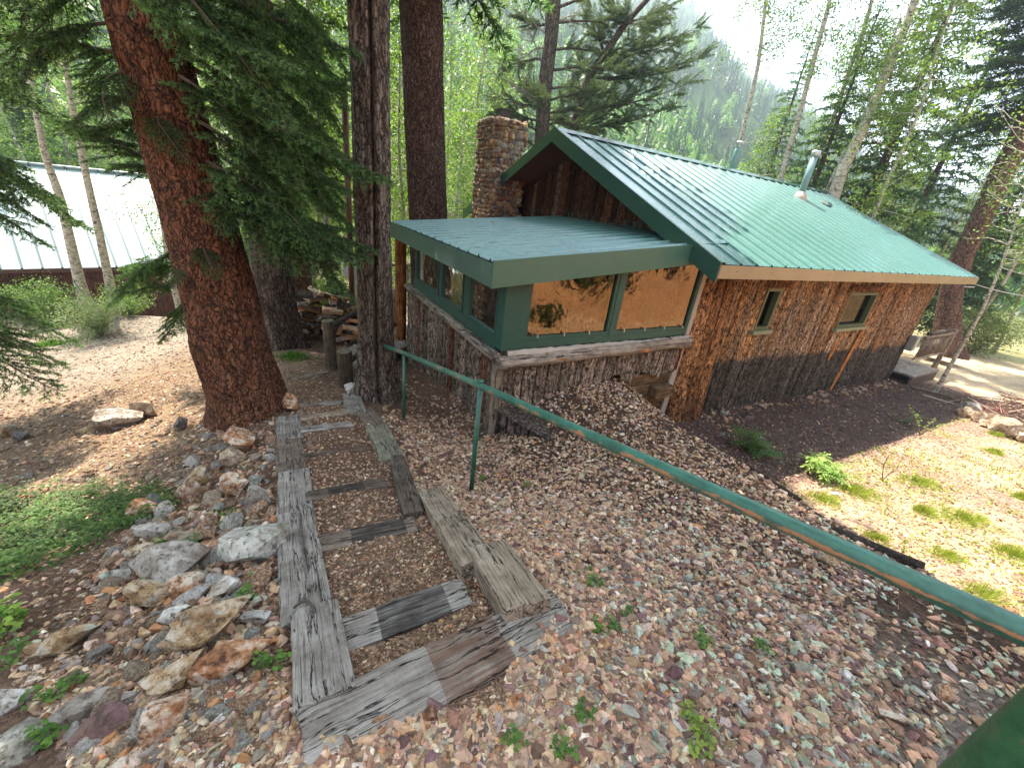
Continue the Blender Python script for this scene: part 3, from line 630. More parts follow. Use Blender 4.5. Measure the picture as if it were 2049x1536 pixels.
# needles and twigs on the porch roof
m = MB(); rng = np.random.default_rng(8)
for _ in range(1100):
    u_ = rng.uniform(-3.9, -.1); v_ = rng.uniform(0, 4.3)
    if rng.random() < .45: u_ = -abs(rng.normal(0, .5))-.05; v_ = rng.uniform(-.1, 2.8)
    an = rng.uniform(0, 6.28); l = rng.uniform(.02, .11); z = L(shz(u_))+.012; dx, dy = np.cos(an)*l, np.sin(an)*l; w = .004
    m.add([(u_-dx-w*np.sin(an), v_-dy, z), (u_+dx, v_+dy, z+.006+.1*dx), (u_+dx+.006, v_+dy+.006, z+.006+.1*dx), (u_-dx+.008, v_-dy+.004, z)], [(0, 1, 2, 3)])
tag(m.build('twig_litter', m_plain('twig_litter', (.09, .055, .035), .9), porch), kind='stuff')
m_ = MB()
for a in np.arange(0, 4.3, .3048):
    for u_ in (-3.6, -2.6, -1.6, -.6): m_.box((u_, a+.03-.2+.05, L(shz(u_))+.024), (u_+.012, a+.042-.2+.05, L(shz(u_))+.034))
m_.build('roof_screw', M_BLK, porch)
# window band: side wall (v=0) and front wall (u=SU)
M_GR2 = m_plain('porch_green_paint', (.022, .075, .055), .55, var=.35, sc=14)
M_FILM = m_glass('reflective_window_film', (.16, .15, .12), .22, True, .6, (.80, .62, .45)); M_GL2 = m_glass('porch_pane', (.88, .90, .88), .05, True, .7)
SZ0, SZT = -1.66, lambda u: shz(u)-.05
def pane_window(u0, u1, zb, zt0, zt1, glass, axis, nm='porch_window', dep=.045):
    fw = .05 if axis == 'u' else .032; m = MB()
    def P(a, w, z): return (a, w, L(z)) if axis == 'u' else (SU+w, a, L(z))
    def bar(a0, a1, z00, z01, z10, z11):   # at a0: z00..z10 ; at a1: z01..z11
        Q = [P(a0, -dep, z00), P(a1, -dep, z01), P(a1, .03, z01), P(a0, .03, z00), P(a0, -dep, z10), P(a1, -dep, z11), P(a1, .03, z11), P(a0, .03, z10)]
        m.hexa(Q)
    bar(u0, u0+fw, zb, zb, zt0, zt0); bar(u1-fw, u1, zb, zb, zt1, zt1)
    bar(u0+fw, u1-fw, zb, zb, zb+fw, zb+fw); bar(u0+fw, u1-fw, zt0-fw, zt1-fw, zt0, zt1)
    w = m.build(nm, M_GR2, cabin)
    m = MB(); Q = [P(u0+fw, -.012, zb+fw), P(u1-fw, -.012, zb+fw), P(u1-fw, -.012, zt1-fw), P(u0+fw, -.012, zt0-fw)]; m.add(Q, [(0, 1, 2, 3)]); m.build('pane', glass, w)
    if axis == 'u':
        for a in np.arange(u0+.2, u1-.1, .43): m = MB(); m.box((a, -dep-.012, L(zb)+.03), (a+.018, -dep+.0, L(zb)+.075)); m.build('clip', M_GALV, w)
    return w
pane_window(-3.37, -1.93, -1.60, shz(-3.37)-.06, shz(-1.93)-.06, M_FILM, 'u')
pane_window(-1.85, -.22, -1.60, shz(-1.85)-.06, shz(-.22)-.06, M_FILM, 'u')
for a, b_ in ((.12, 1.02), (1.22, 2.12), (2.26, 3.5)): pane_window(a, b_, -1.58, -.93, -.93, M_GL2, 'v')
m = MB(); m.box((SU-.05, -.075, L(-1.70)), (SU+.12, .1, L(EZ)-.02)); m.box((SU+.121, -.06, L(-1.70)), (SU+.275, .06, L(-.68))); m.build('corner_post', M_GR2, cabin)
m = MB(); m.hexa([(-1.93, -.055, L(-1.66)), (-1.85, -.055, L(-1.66)), (-1.85, .05, L(-1.66)), (-1.93, .05, L(-1.66)), (-1.93, -.055, L(shz(-1.93))-.06), (-1.85, -.055, L(shz(-1.85))-.06), (-1.85, .05, L(shz(-1.85))-.06), (-1.93, .05, L(shz(-1.93))-.06)])
m.box((SU-.03, 1.02, L(-1.62)), (SU+.06, 1.22, L(-.93))); m.box((SU-.03, 2.12, L(-1.62)), (SU+.06, 2.26, L(-.93))); m.box((SU-.06, .1, L(-.93)), (SU+.06, 3.62, L(EZ)-.03)); m.box((SU-.03, 3.5, L(-1.66)), (SU+.06, 3.62, L(-.93))); m.build('mullion', M_GR2, cabin)
m = MB(); m.box((-3.37, -.05, L(-1.70)), (-.16, .05, L(-1.602))); m.build('lower_rail', M_GR2, cabin)
m = MB(); m.box((SU-.05, .10, L(-1.84)), (SU+.06, 3.62, L(-1.582))); m.build('lower_rail', M_GR2, cabin)
# mortar
def lumpy(m, a, b_, n=40, amp=.012, axis='u', seed=0):
    x = np.linspace(a[0], b_[0], n); rows = []
    for k, (yy, zz) in enumerate([(0, 0), (-.03, .0), (-.05, .035), (-.04, .075), (0, .085)]):
        rows.append(np.stack([x, a[1]+yy+amp*fbm(x*9, k*1.7+0*x, seed, 3), a[2]+zz+amp*fbm(x*11, k*3.1+0*x, seed+5, 3)], -1))
    V = np.concatenate(rows); I, J = np.meshgrid(np.arange(4), np.arange(n-1), indexing='ij'); F = np.stack([I*n+J, I*n+J+1, (I+1)*n+J+1, (I+1)*n+J], -1).reshape(-1, 4)
    m.add(V, F)
M_MORT = m_plain('pale_mortar', (.42, .37, .31), .95, var=.25, sc=22, bd=.008)
m = MB(); lumpy(m, (-3.6, -.05, L(-1.80)), (-.1, 0, 0), 120, .018); lumpy(m, (-.62, -.07, L(-1.78)), (-.1, 0, 0), 40, .03)
m.box((-.22, -.06, L(-1.75)), (-.13, .0, L(-.6))); m.box((-.24, -.04, L(-3.2)), (-.12, .0, L(-1.75))); m.build('mortar_joint', M_MORT, cabin)
# log rail below the porch glass
def logmesh(P0, P1, r, n=28, seg=50, seed=0, flat=1., amp=.012):
    P0 = np.array(P0, float); P1 = np.array(P1, float); D_ = P1-P0; Ln = np.linalg.norm(D_); D_ /= Ln
    up = np.array([0, 0, 1.]) if abs(D_[2]) < .9 else np.array([0, 1., 0]); B = np.cross(D_, up); B /= np.linalg.norm(B); Cc = np.cross(B, D_)
    t = np.linspace(0, Ln, seg); th = np.linspace(0, 2*np.pi, n, endpoint=False); TT, HH = np.meshgrid(t, th, indexing='ij')
    R_ = r*(1+.06*fbm(TT*1.2, np.cos(HH)*1., np.sin(HH)+seed, 3, seed))+amp*(1-2*np.abs(fbm(TT*3, np.cos(HH)*3.5, np.sin(HH)*3.5+seed, 3, seed+2)))
    V = P0+TT[..., None]*D_+R_[..., None]*(np.cos(HH)[..., None]*B+flat*np.sin(HH)[..., None]*Cc); V = V.reshape(-1, 3)
    i, j = np.meshgrid(np.arange(seg-1), np.arange(n), indexing='ij'); j2 = (j+1) % n
    F4 = np.stack([i*n+j, i*n+j2, (i+1)*n+j2, (i+1)*n+j], -1).reshape(-1, 4); k = np.arange(n); k2 = (k+1) % n
    V = np.vstack([V, P0, P1]); F3 = np.concatenate([np.stack([k2, k, np.full(n, seg*n)], -1), np.stack([(seg-1)*n+k, (seg-1)*n+k2, np.full(n, seg*n+1)], -1)])
    return V, [F4, F3]
M_LOG = m_wood('grey_log_rail', [(.14, .105, .08), (.31, .26, .21), (.46, .40, .33)], 0, .55, .01); M_LOG1 = m_wood('grey_log_rail_side', [(.14, .105, .08), (.31, .26, .21), (.46, .40, .33)], 1, .55, .01)
V, F = logmesh((-3.72, -.085, L(-1.865)), (-.12, -.085, L(-1.80)), .085, 28, 130, 3, .95, .014)
mesh_np('log_rail', V, F, M_LOG, cabin, smooth=True)
V, F = logmesh((SU-.075, -.02, L(-1.80)), (SU-.075, 3.9, L(-1.77)), .085, 24, 130, 8, .6, .014)
mesh_np('log_rail', V, F, M_LOG1, cabin, smooth=True)
for a, w in ((-2.9, .2), (-1.2, .15)):
    V, F = cut_rock(int(a*-10), 3, 6, (w, .012, .035), .1); mesh_np('bare_patch', V+np.array([a, -.165, L(-1.85)]), F, M_STRIP, cabin, smooth=True)
# slab skirts under the porch
def skirtcol(A, Zz, k, tn, gap, n):
    c = np.array([.29, .225, .17])*(.55+.8*tn[..., :1]); red = (tn[..., 1:2] > .82)*.8; c = c*(1-red)+np.array([.20, .06, .03])*red
    return c*(1+.3*n[..., None])*(.2+.8*gap[..., None])
wvy = lambda a: -2.32-.05*np.sin(a*9)-.06*(np.floor(a*3.3) % 2)
A, d, Zz, F, c = slab_panel(-3.68, -.2, -3.4, -1.93, .0125, .03, 31, .12, .26, .05, lambda a, z: z > np.where(a > -1.75, wvy(a), -9), skirtcol)
mesh_np('slab_skirt', np.stack([A, -d, L(Zz)], -1), F, VB, cabin, c)
A, d, Zz, F, c = slab_panel(-.02, 4.0, -4.4, -1.84, .0125, .03, 37, .13, .28, .055, None, skirtcol)
mesh_np('slab_skirt', np.stack([SU-d, A, L(Zz)], -1), F[:, ::-1], VB, cabin, c)
# corner where skirts meet, and porch floor/back so the inside is closed
V, F = logmesh((SU-.03, -.035, L(-3.4)), (SU-.03, -.035, L(-1.9)), .075, 20, 50, 5, 1, .015); mesh_np('corner_log', V, F, m_wood('grey_corner_log', [(.10, .075, .055), (.22, .175, .135), (.33, .28, .22)], 2, .55, .01), cabin, smooth=True)
m = MB(); m.box((SU+.02, .06, L(-3.0)), (-.02, 3.95, L(-2.9))); m.build('porch_floor', m_plain('porch_boards', (.22, .18, .14), .8), cabin)
# railroad ties exposed right of the mound
M_TIE = m_wood('brown_tie', [(.10, .065, .035), (.18, .115, .06), (.26, .17, .09)], 0, 1, .006)
for k, (a, b_, z0_, z1_, y0_) in enumerate([(-1.9, -.24, -2.55, -2.36, .06), (-1.6, -.7, -2.74, -2.56, .04), (-.69, -.26, -2.76, -2.57, -.14), (-1.4, -.24, -2.95, -2.77, .05), (-1.2, -.24, -3.15, -2.97, .07), (-1.2, -.2, -3.38, -3.17, .06)]):
    m = MB(); m.box((a, y0_-.06, L(z0_)), (b_, .25, L(z1_))); o = m.build('timber_tie', M_TIE, cabin)
    o.modifiers.new('b', 'BEVEL').width = .012
# orange log post holding the porch corner, deck, walk and its pole rails
M_PEEL = m_wood('peeled_orange_log', [(.22, .075, .02), (.34, .13, .035), (.40, .22, .09)], 2, .6, .003)
V, F = logmesh((SU-.05, 4.58, L(-3.25)), (SU-.05, 4.58, L(EZ)-.06), .115, 22, 30, 2, 1, .004); mesh_np('porch_post', V, F, M_PEEL, cabin, smooth=True)
M_PLK = m_wood('grey_plank', [(.20, .17, .14), (.32, .28, .24), (.45, .41, .36)], 0, 1, .003)
dk = None; m = MB()
for k in range(18):
    a = -3.8+k*.145; m.box((a, 4.06, L(-3.16)), (a+.138, 8.6, L(-3.12)))
dk = m.build('deck', m_wood('grey_deck_plank', [(.20, .17, .14), (.32, .28, .24), (.45, .41, .36)], 1, 1, .003), cabin)
m = MB(); m.box((-3.86, 4.04, L(-3.3)), (-3.81, 8.6, L(-3.12))); m.build('rim_board', M_PLK, dk)
M_GRP = m_wood('grey_pole', [(.16, .12, .09), (.28, .22, .17), (.38, .32, .26)], 2, .8, .004)
def rail_run(P0, P1, parent, zt, zb, nb, name='deck_rail', r=.045):
    P0 = np.array(P0, float); P1 = np.array(P1, float); V, F = logmesh((*P0, zt), (*P1, zt), r*1.3, 12, 24, 1, 1, .004); rl = mesh_np(name, V, F, M_GRP, parent, smooth=True)
    m = MB()
    for k in range(nb):
        t = (k+.5)/nb; q = P0+(P1-P0)*t; m.tube([(*q, zb), (*q, zt)], r*.62, 8)
    m.build('baluster', M_GRP, rl, True); V, F = logmesh((*P0, zb), (*P1, zb), r, 12, 20, 2, 1, .004); mesh_np('lower_pole', V, F, M_GRP, rl, smooth=True); return rl
rail_run((-3.75, 4.7), (-3.75, 8.5), dk, L(-2.15), L(-2.95), 22)
rail_run((-3.75, 8.5), (-1.3, 8.6), dk, L(-2.15), L(-2.95), 14)
# back deck at the far corner
m = MB()
for k in range(14): m.box((10.02+k*.15, -.58, L(-3.42)), (10.02+k*.15+.142, 2.2, L(-3.37)))
bd = m.build('back_step', m_wood('back_step_plank', [(.20, .17, .14), (.32, .28, .24), (.45, .41, .36)], 1, 1, .003), cabin)
m = MB(); m.box((10.0, -.56, L(-3.95)), (12.1, -.5, L(-3.44))); m.build('step_riser', m_plain('dark_riser', (.08, .06, .045), .9), bd)

# ------------------------------------------------------------------ trees
def axis_pts(pxs, base_t=None, base=None, lean=0.):
    """pxs: (px, py, width px) bottom to top; the trunk stands in the upright plane facing the camera through its base"""
    if base is None: base, _ = hit(pxs[0][0], pxs[0][1]) if base_t is None else (ray(*pxs[0][:2])*base_t, 0)
    h = np.array([base[0], base[1], 0]); h /= np.linalg.norm(h); D0 = base@h
    P = []; R = []
    for px, py, w in pxs:
        d = ray(px, py); t = D0/(d@h); q = d*t; P.append(q); R.append(w/2*t/F_PX*np.linalg.norm(d[:0]) if False else w/2*t/F_PX)
    return np.array(P), np.array(R)
def resample(P, R, step):
    s = np.concatenate([[0], np.cumsum(np.linalg.norm(np.diff(P, axis=0), axis=1))]); n = max(3, int(s[-1]/step)); q = np.linspace(0, s[-1], n)
    # smooth interpolation
    out = np.stack([np.interp(q, s, P[:, k]) for k in range(3)], -1); r = np.interp(q, s, R)
    for _ in range(6):
        if n > 6: out[1:-1] = .25*out[:-2]+.5*out[1:-1]+.25*out[2:]; r[1:-1] = .25*r[:-2]+.5*r[1:-1]+.25*r[2:]
    return out, r
def trunk_mesh(P, R, seed=0, n=72, step=.05, amp=.012, fq=9, fz=2.5, flare=.35, flare_h=.45, ridged=True, cleft=None, below=.35):
    P = np.array(P); R = np.array(R); P = np.vstack([P[0]-(P[1]-P[0])/np.linalg.norm(P[1]-P[0])*below, P]); R = np.concatenate([[R[0]], R])
    Q, r = resample(P, R, step); m = len(Q); th = np.linspace(0, 2*np.pi, n, endpoint=False); s = np.concatenate([[0], np.cumsum(np.linalg.norm(np.diff(Q, axis=0), axis=1))])-below
    TT, HH = np.meshgrid(s, th, indexing='ij'); cx, sx = np.cos(HH), np.sin(HH)
    fl = flare*np.exp(-np.clip(TT, -.2, 9)/flare_h)*(1+.55*np.cos(HH*5+seed)+.3*np.cos(HH*3+2*seed)).clip(.1)
    d = fbm(cx*fq/3, sx*fq/3, TT*fz+seed*7, 4, seed); d2 = 1-2*np.abs(fbm(cx*fq, sx*fq, TT*fz*1.1+seed*3, 4, seed+3))
    rr = r[:, None]*(1+fl)*(1+.05*fbm(cx, sx, TT*.8+seed, 3, seed+9))+amp*(d+(d2 if ridged else 0))
    if cleft is not None:   # a deep vertical seam
        a0, wd, dp = cleft; aa = (HH-a0-.12*fbm(TT*.7, 0*TT, 0, 3, 4)+np.pi) % (2*np.pi)-np.pi; rr = rr-dp*np.exp(-(aa/wd)**2)+dp*.35*np.exp(-((np.abs(aa)-wd*2.6)/(wd*1.8))**2)
    V = Q[:, None, :]+rr[..., None]*np.stack([cx, sx, 0*cx], -1); V = V.reshape(-1, 3)
    i, j = np.meshgrid(np.arange(m-1), np.arange(n), indexing='ij'); j2 = (j+1) % n
    F = [np.stack([i*n+j, i*n+j2, (i+1)*n+j2, (i+1)*n+j], -1).reshape(-1, 4)]
    return V, F, Q
def needles_bough(L_, seed, seg=.035, blade=.03, bw=.007, spread=.42, droop=.25, nb=5, side_dx=.07, sub=True, curve=.12):
    """one flat conifer spray along +x; returns foliage V, F, colour and stick polylines"""
    rng = np.random.default_rng(seed); segs = []; sticks = []
    def line(p, d, l, w):
        k = max(2, int(l/seg)); pts = [p]; d = d/np.linalg.norm(d)
        for q in range(k):
            d = d+np.array([0, 0, -w])+rng.normal(0, .06, 3); d /= np.linalg.norm(d); pts.append(pts[-1]+d*seg)
        return np.array(pts)
    main = line(np.zeros(3), np.array([1, 0, .12]), L_, droop*seg*1.3); sticks.append((main, .012*L_+.003))
    nM = len(main)
    x = .12*L_
    s = 1
    while x < L_*.98:
        q = min(nM-2, int(x/L_*nM)); p = main[q]; t = x/L_; l = L_*spread*(1-t)**.75*rng.uniform(.65, 1.15)*min(1, .45+2.2*t)+.04
        ang = rng.uniform(.75, 1.15); dirm = main[q+1]-main[q]; dirm /= np.linalg.norm(dirm); sd = np.cross([0, 0, 1.], dirm); sd /= np.linalg.norm(sd)+1e-9
        d = dirm*np.cos(ang)+sd*s*np.sin(ang)+np.array([0, 0, rng.uniform(-.25, .1)])
        a = line(p, d, l, droop*seg*2.2); sticks.append((a, .004)); segs.append((a, t))
        if sub:
            y = .08
            while y < l*.85:
                qq = min(len(a)-2, int(y/l*len(a))); dd = a[qq+1]-a[qq]; dd /= np.linalg.norm(dd); s2 = np.cross([0, 0, 1.], dd)
                for s3 in (-1, 1):
                    l3 = (l-y)*.42*rng.uniform(.5, 1.2)+.02
                    if l3 > seg*1.2: segs.append((line(a[qq], dd*.65+s2*s3*.75+np.array([0, 0, rng.uniform(-.3, .1)]), l3, droop*seg*3), t))
                y += side_dx*1.2
        s = -s; x += side_dx*.5
    segs.append((main[nM//3:], .6))
    P = []; D = []; Tm = []
    for a, t in segs:
        P.append(a[:-1]); D.append(np.diff(a, axis=0)); Tm.append(np.linspace(0, 1, len(a)-1))
    P = np.concatenate(P); D = np.concatenate(D); Tm = np.concatenate(Tm); D /= np.linalg.norm(D, axis=1)[:, None]+1e-9
    n = len(P); P = np.repeat(P, nb, 0)+np.repeat(D, nb, 0)*rng.uniform(0, seg, (n*nb, 1)); D = np.repeat(D, nb, 0); Tm = np.repeat(Tm, nb)
    R_ = rng.normal(size=(n*nb, 3)); R_ -= (R_*D).sum(1)[:, None]*D; R_ /= np.linalg.norm(R_, axis=1)[:, None]+1e-9
    dir_ = D*.75+R_*.75; w = np.cross(dir_, rng.normal(size=dir_.shape)); w /= np.linalg.norm(w, axis=1)[:, None]+1e-9
    ln = blade*rng.uniform(.7, 1.25, (n*nb, 1))
    V = np.stack([P-w*bw*.5, P+w*bw*.5, P+dir_*ln], 1).reshape(-1, 3); F = np.arange(len(V)).reshape(-1, 3)
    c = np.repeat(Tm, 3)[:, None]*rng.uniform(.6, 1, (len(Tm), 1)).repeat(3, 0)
    return V, F, c, sticks
def place(V, org, ax, up=None, sc=1.):
    """rotate +x onto ax"""
    ax = np.array(ax, float); ax /= np.linalg.norm(ax); y = np.cross([0, 0, 1.], ax); y /= np.linalg.norm(y)+1e-9; z = np.cross(ax, y)
    return np.asarray(V)*sc@np.stack([ax, y, z])+np.array(org)
GRN_D = np.array([.026, .055, .022]); GRN_L = np.array([.13, .23, .085])
M_NEED = m_vcol('conifer_needles', .6, .5, 3, .42, .25); M_LEAF = m_vcol('broad_leaves', .5, .35, 5, .45, .35); M_TWIG = m_plain('twig_bark', (.10, .075, .055), .9)
_bc = {}
def bproto(k, kind):
    key = (k, kind)
    if key not in _bc:
        if kind == 'near': _bc[key] = needles_bough(1.5, 100+k, .030, .032, .008, .50, .34, 7, .068)
        elif kind == 'mid': _bc[key] = needles_bough(1.5, 200+k, .06, .075, .022, .42, .22, 4, .13)
        elif kind == 'far': _bc[key] = needles_bough(1.5, 300+k, .12, .20, .07, .38, .25, 3, .26, False)
    return _bc[key]
def crown_from(boughs, kind, dark, light, seed, parent, name='crown', stick=True):
    rng = np.random.default_rng(seed); VV = []; FF = []; CC = []; n = 0; mb = MB()
    for org, ax, l in boughs:
        V, F, c, st = bproto(int(rng.integers(5)), kind); s_ = l/1.5
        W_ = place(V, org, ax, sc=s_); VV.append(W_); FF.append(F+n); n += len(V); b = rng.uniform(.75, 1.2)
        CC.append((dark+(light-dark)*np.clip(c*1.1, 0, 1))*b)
        if stick:
            a, r = st[0]; mb.tube(place(a[::3], org, ax, sc=s_), np.linspace(r*s_, .003, len(a[::3])), 5, False)
            if kind == 'near':
                for a, r in st[1::2]: mb.tube(place(a[::3], org, ax, sc=s_), .0025, 3, False)
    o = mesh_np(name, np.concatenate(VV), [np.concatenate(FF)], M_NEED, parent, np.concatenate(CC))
    if stick and mb.n: mb.build('branches', M_TWIG, parent)
    return o
def tree(name, label, cat, P, R, mat, group=None, **k):
    root = empty(name, tuple(P[0]), 0, label, cat, group)
    V, F, Q = trunk_mesh(np.array(P)-np.array(P[0]), R, **k); mesh_np('trunk', V, F, mat, root, smooth=True); return root
M_B1 = m_bark('red_brown_spruce_bark', [(.075, .030, .017), (.15, .060, .032), (.25, .11, .058), (.34, .20, .14)], sc=27, stretch=.30, bd=.014, cw=.10)
M_B2 = m_bark('grey_furrowed_bark', [(.055, .040, .030), (.105, .075, .055), (.17, .13, .10), (.22, .19, .16)], sc=20, stretch=.16, bd=.014, cw=.12, lichen=(.16, .17, .12))
M_B3 = m_bark('brown_plated_bark', [(.06, .032, .022), (.115, .062, .042), (.18, .11, .08), (.27, .19, .15)], sc=24, stretch=.30, bd=.016, cw=.14)
M_B4 = m_bark('red_grey_fir_bark', [(.12, .06, .04), (.22, .12, .08), (.32, .21, .16)], sc=22, stretch=.3, bd=.012)

# 1: the big leaning spruce by the steps
P, R = axis_pts([(500, 832, 130), (495, 780, 126), (466, 700, 128), (445, 600, 123), (418, 500, 120), (374, 342, 119), (320, 150, 118), (285, 20, 122), (262, -80, 124), (215, -300, 128), (170, -520, 125)]); _d = (P[-1]-P[-2])/np.linalg.norm(P[-1]-P[-2]); _d = _d*np.array([.5, .5, 1]); P = np.vstack([P, P[-1]+_d*4, P[-1]+_d*9]); R = np.append(R, [.25, .12])
t1 = tree('leaning_spruce', 'large leaning spruce with red-brown flaky bark at the top left of the timber steps', 'tree', P, R, M_B1, seed=2, n=150, step=.025, amp=.013, fq=13, fz=5, flare=.16, flare_h=.25)
def on_axis(P, py_frac): return None
B = []; rng = np.random.default_rng(5)
def at_h(P, z):   # point of a trunk axis at world height z
    P = np.array(P); return np.array([np.interp(z, P[:, 2], P[:, k]) for k in range(3)])
def rbough(P, z, azd, l, dz=-.1, off=.15):
    p = at_h(P, z); a = rad(azd); d = np.array([math.sin(a), math.cos(a), dz]); return (p-np.array(P[0])+np.array([math.sin(a), math.cos(a), 0])*off, d, l)
def zpix(P, py): # world height of the axis where it crosses image row py
    pr_ = [project(q)[1] for q in P]; k_ = 1
    while k_ < len(pr_) and pr_[k_] < pr_[k_-1]: k_ += 1
    return float(np.interp(-py, -np.array(pr_[:k_]), np.array(P)[:k_, 2]))
P1 = P
for py, azd, l, dz in [(20,85,1.5,-.1),(40,110,1.6,-.25),(60,60,1.7,-.2),(90,95,1.5,-.35),(120,70,1.7,-.3),(150,110,1.4,-.35),(170,80,1.9,-.35),(200,55,1.8,-.3),(230,100,1.5,-.4),(255,80,2.0,-.4),(290,65,1.9,-.35),(310,95,1.7,-.45),(340,75,1.9,-.35),(360,110,1.2,-.3),(380,60,2.0,-.35),(395,88,1.85,-.15),(420,70,1.7,-.3),(-20,90,1.6,-.2),(-60,70,1.8,-.2),(-90,120,1.8,-.3),
    (60,250,1.1,-.3),(120,230,1.0,-.3),(160,200,.8,-.35),(200,215,.8,-.4),(330,268,1.2,.05),(350,285,1.0,-.2),(500,262,1.1,-.25),(540,275,1.3,-.35),(560,250,.8,-.3),(585,280,1.1,-.4),(90,290,1.0,-.3),(470,150,.5,-.5),(230,170,.55,-.6),(520,200,.4,-.6),(200,265,.8,-.3),(240,280,.9,-.3),(-40,260,1.4,-.35),(0,230,1.2,-.3)]:
    B.append(rbough(P, zpix(P, py), azd+rng.uniform(-8, 8), l*rng.uniform(.8, .98), dz, .22))
for k in range(88):
    z = rng.uniform(2.2, 11); B.append(rbough(P, z, rng.uniform(0, 360), rng.uniform(1.2, 2.2), rng.uniform(-.4, 0), .2))
crown_from(B, 'near', GRN_D, GRN_L, 3, t1)
# 2: grey trunk just behind it
P, R = axis_pts([(556, 693, 78), (550, 620, 74), (541, 500, 70), (520, 200, 64), (500, 0, 62), (470, -300, 60)])
t2 = tree('spruce', 'dark grey spruce trunk between the leaning spruce and the wood pile', 'tree', P, R, M_B2, seed=5, n=64, step=.05, amp=.012, fq=8, fz=1.6, flare=.35)
B = []
for py, azd, l, dz in [(380,120,1.6,-.35),(420,90,1.7,-.2),(350,80,2.1,-.35),(300,100,2.0,-.3),(250,95,1.9,-.3),(200,110,1.8,-.3),(150,80,2.0,-.25),(100,100,1.9,-.3),(60,120,1.8,-.25),(20,90,2.0,-.25),(400,160,1.3,-.5),(440,70,1.7,-.2),(405,105,1.9,-.1),(330,170,1.5,-.4),(270,140,1.6,-.4),(170,150,1.6,-.4),(80,60,2,-.2),(-40,100,2,-.2)]:
    B.append(rbough(P, zpix(P, py), azd+rng.uniform(-10, 10), l*.92, dz, .15))
crown_from(B, 'near', GRN_D*1.15, GRN_L*1.1, 4, t2)
P, R = axis_pts([(603, 640, 62), (596, 590, 58), (588, 520, 52), (570, 400, 50), (545, 200, 46), (520, 0, 44)], base=ray(603, 640)*10.5)
t3 = tree('fir', 'paler reddish trunk directly left of the wood pile', 'tree', P, R, M_B4, seed=7, n=48, step=.08, amp=.014, fq=7, fz=2, flare=.2)
crown_from([rbough(P, zpix(P, y_), rng.uniform(0, 360), 1.7, -.3) for y_ in range(-40, 460, 26)], 'mid', GRN_D, GRN_L, 6, t3)
# 3: split trunk in the middle
P, R = axis_pts([(758, 795, 84), (754, 740, 72), (752, 650, 64), (750, 560, 64), (745, 380, 68), (742, 200, 71), (737, 0, 77), (733, -120, 80), (722, -420, 84)]); P = np.vstack([P, P[-1]+[0, 0, 4], P[-1]+[0, 0, 9]]); R = np.append(R, [.2, .1])
t4 = tree('twin_stemmed_tree', 'grey-brown twin trunk fused along a deep black seam, standing in front of the porch', 'tree', P, R, m_bark('taupe_furrowed_bark', [(.085, .065, .048), (.155, .12, .09), (.24, .195, .155), (.31, .27, .23)], sc=20, stretch=.16, bd=.014, cw=.12, lichen=(.20, .20, .15)), seed=11, n=120, step=.035, amp=.011, fq=11, fz=1.3, flare=.22, flare_h=.3, cleft=(math.atan2(-P[0][1], -P[0][0])+.05, .075, .12))
PT4 = P
crown_from([rbough(P, z, rng.uniform(0, 360), rng.uniform(1.6, 3.2) if z > 5 else 1.8, rng.uniform(-.3, .1)) for z in np.linspace(3.6, 15.0, 142)], 'mid', GRN_D, GRN_L, 8, t4)
# 4: straight dark trunk behind the porch
P, R = axis_pts([(868, 700, 76), (862, 560, 74), (857, 430, 72), (852, 300, 74), (847, 150, 77), (842, 0, 81), (838, -150, 84), (828, -500, 70), (815, -1000, 50)], base=ray(868, 700)*10.3)
t5 = tree('straight_spruce', 'straight dark brown trunk rising behind the porch roof, left of the stone chimney', 'tree', P, R, M_B3, seed=13, n=100, step=.04, amp=.016, fq=9, fz=2.8, flare=.2)
PT5 = P
B = [rbough(P, z, rng.uniform(0, 360), rng.uniform(2.0, 4.4)*(1.15 if z > 6 else .8), rng.uniform(-.35, .1)) for z in np.linspace(3.9, 17, 245)]
B += [rbough(P, 4.0, 255, 1.3, -.5), rbough(P, 4.4, 262, 1.6, -.6), rbough(P, 4.2, 240, 1.5, -.5), rbough(P, 4.6, 250, 1.9, -.7), rbough(P, 4.8, 230, 1.8, -.6)]
crown_from(B, 'mid', GRN_D, GRN_L, 9, t5)

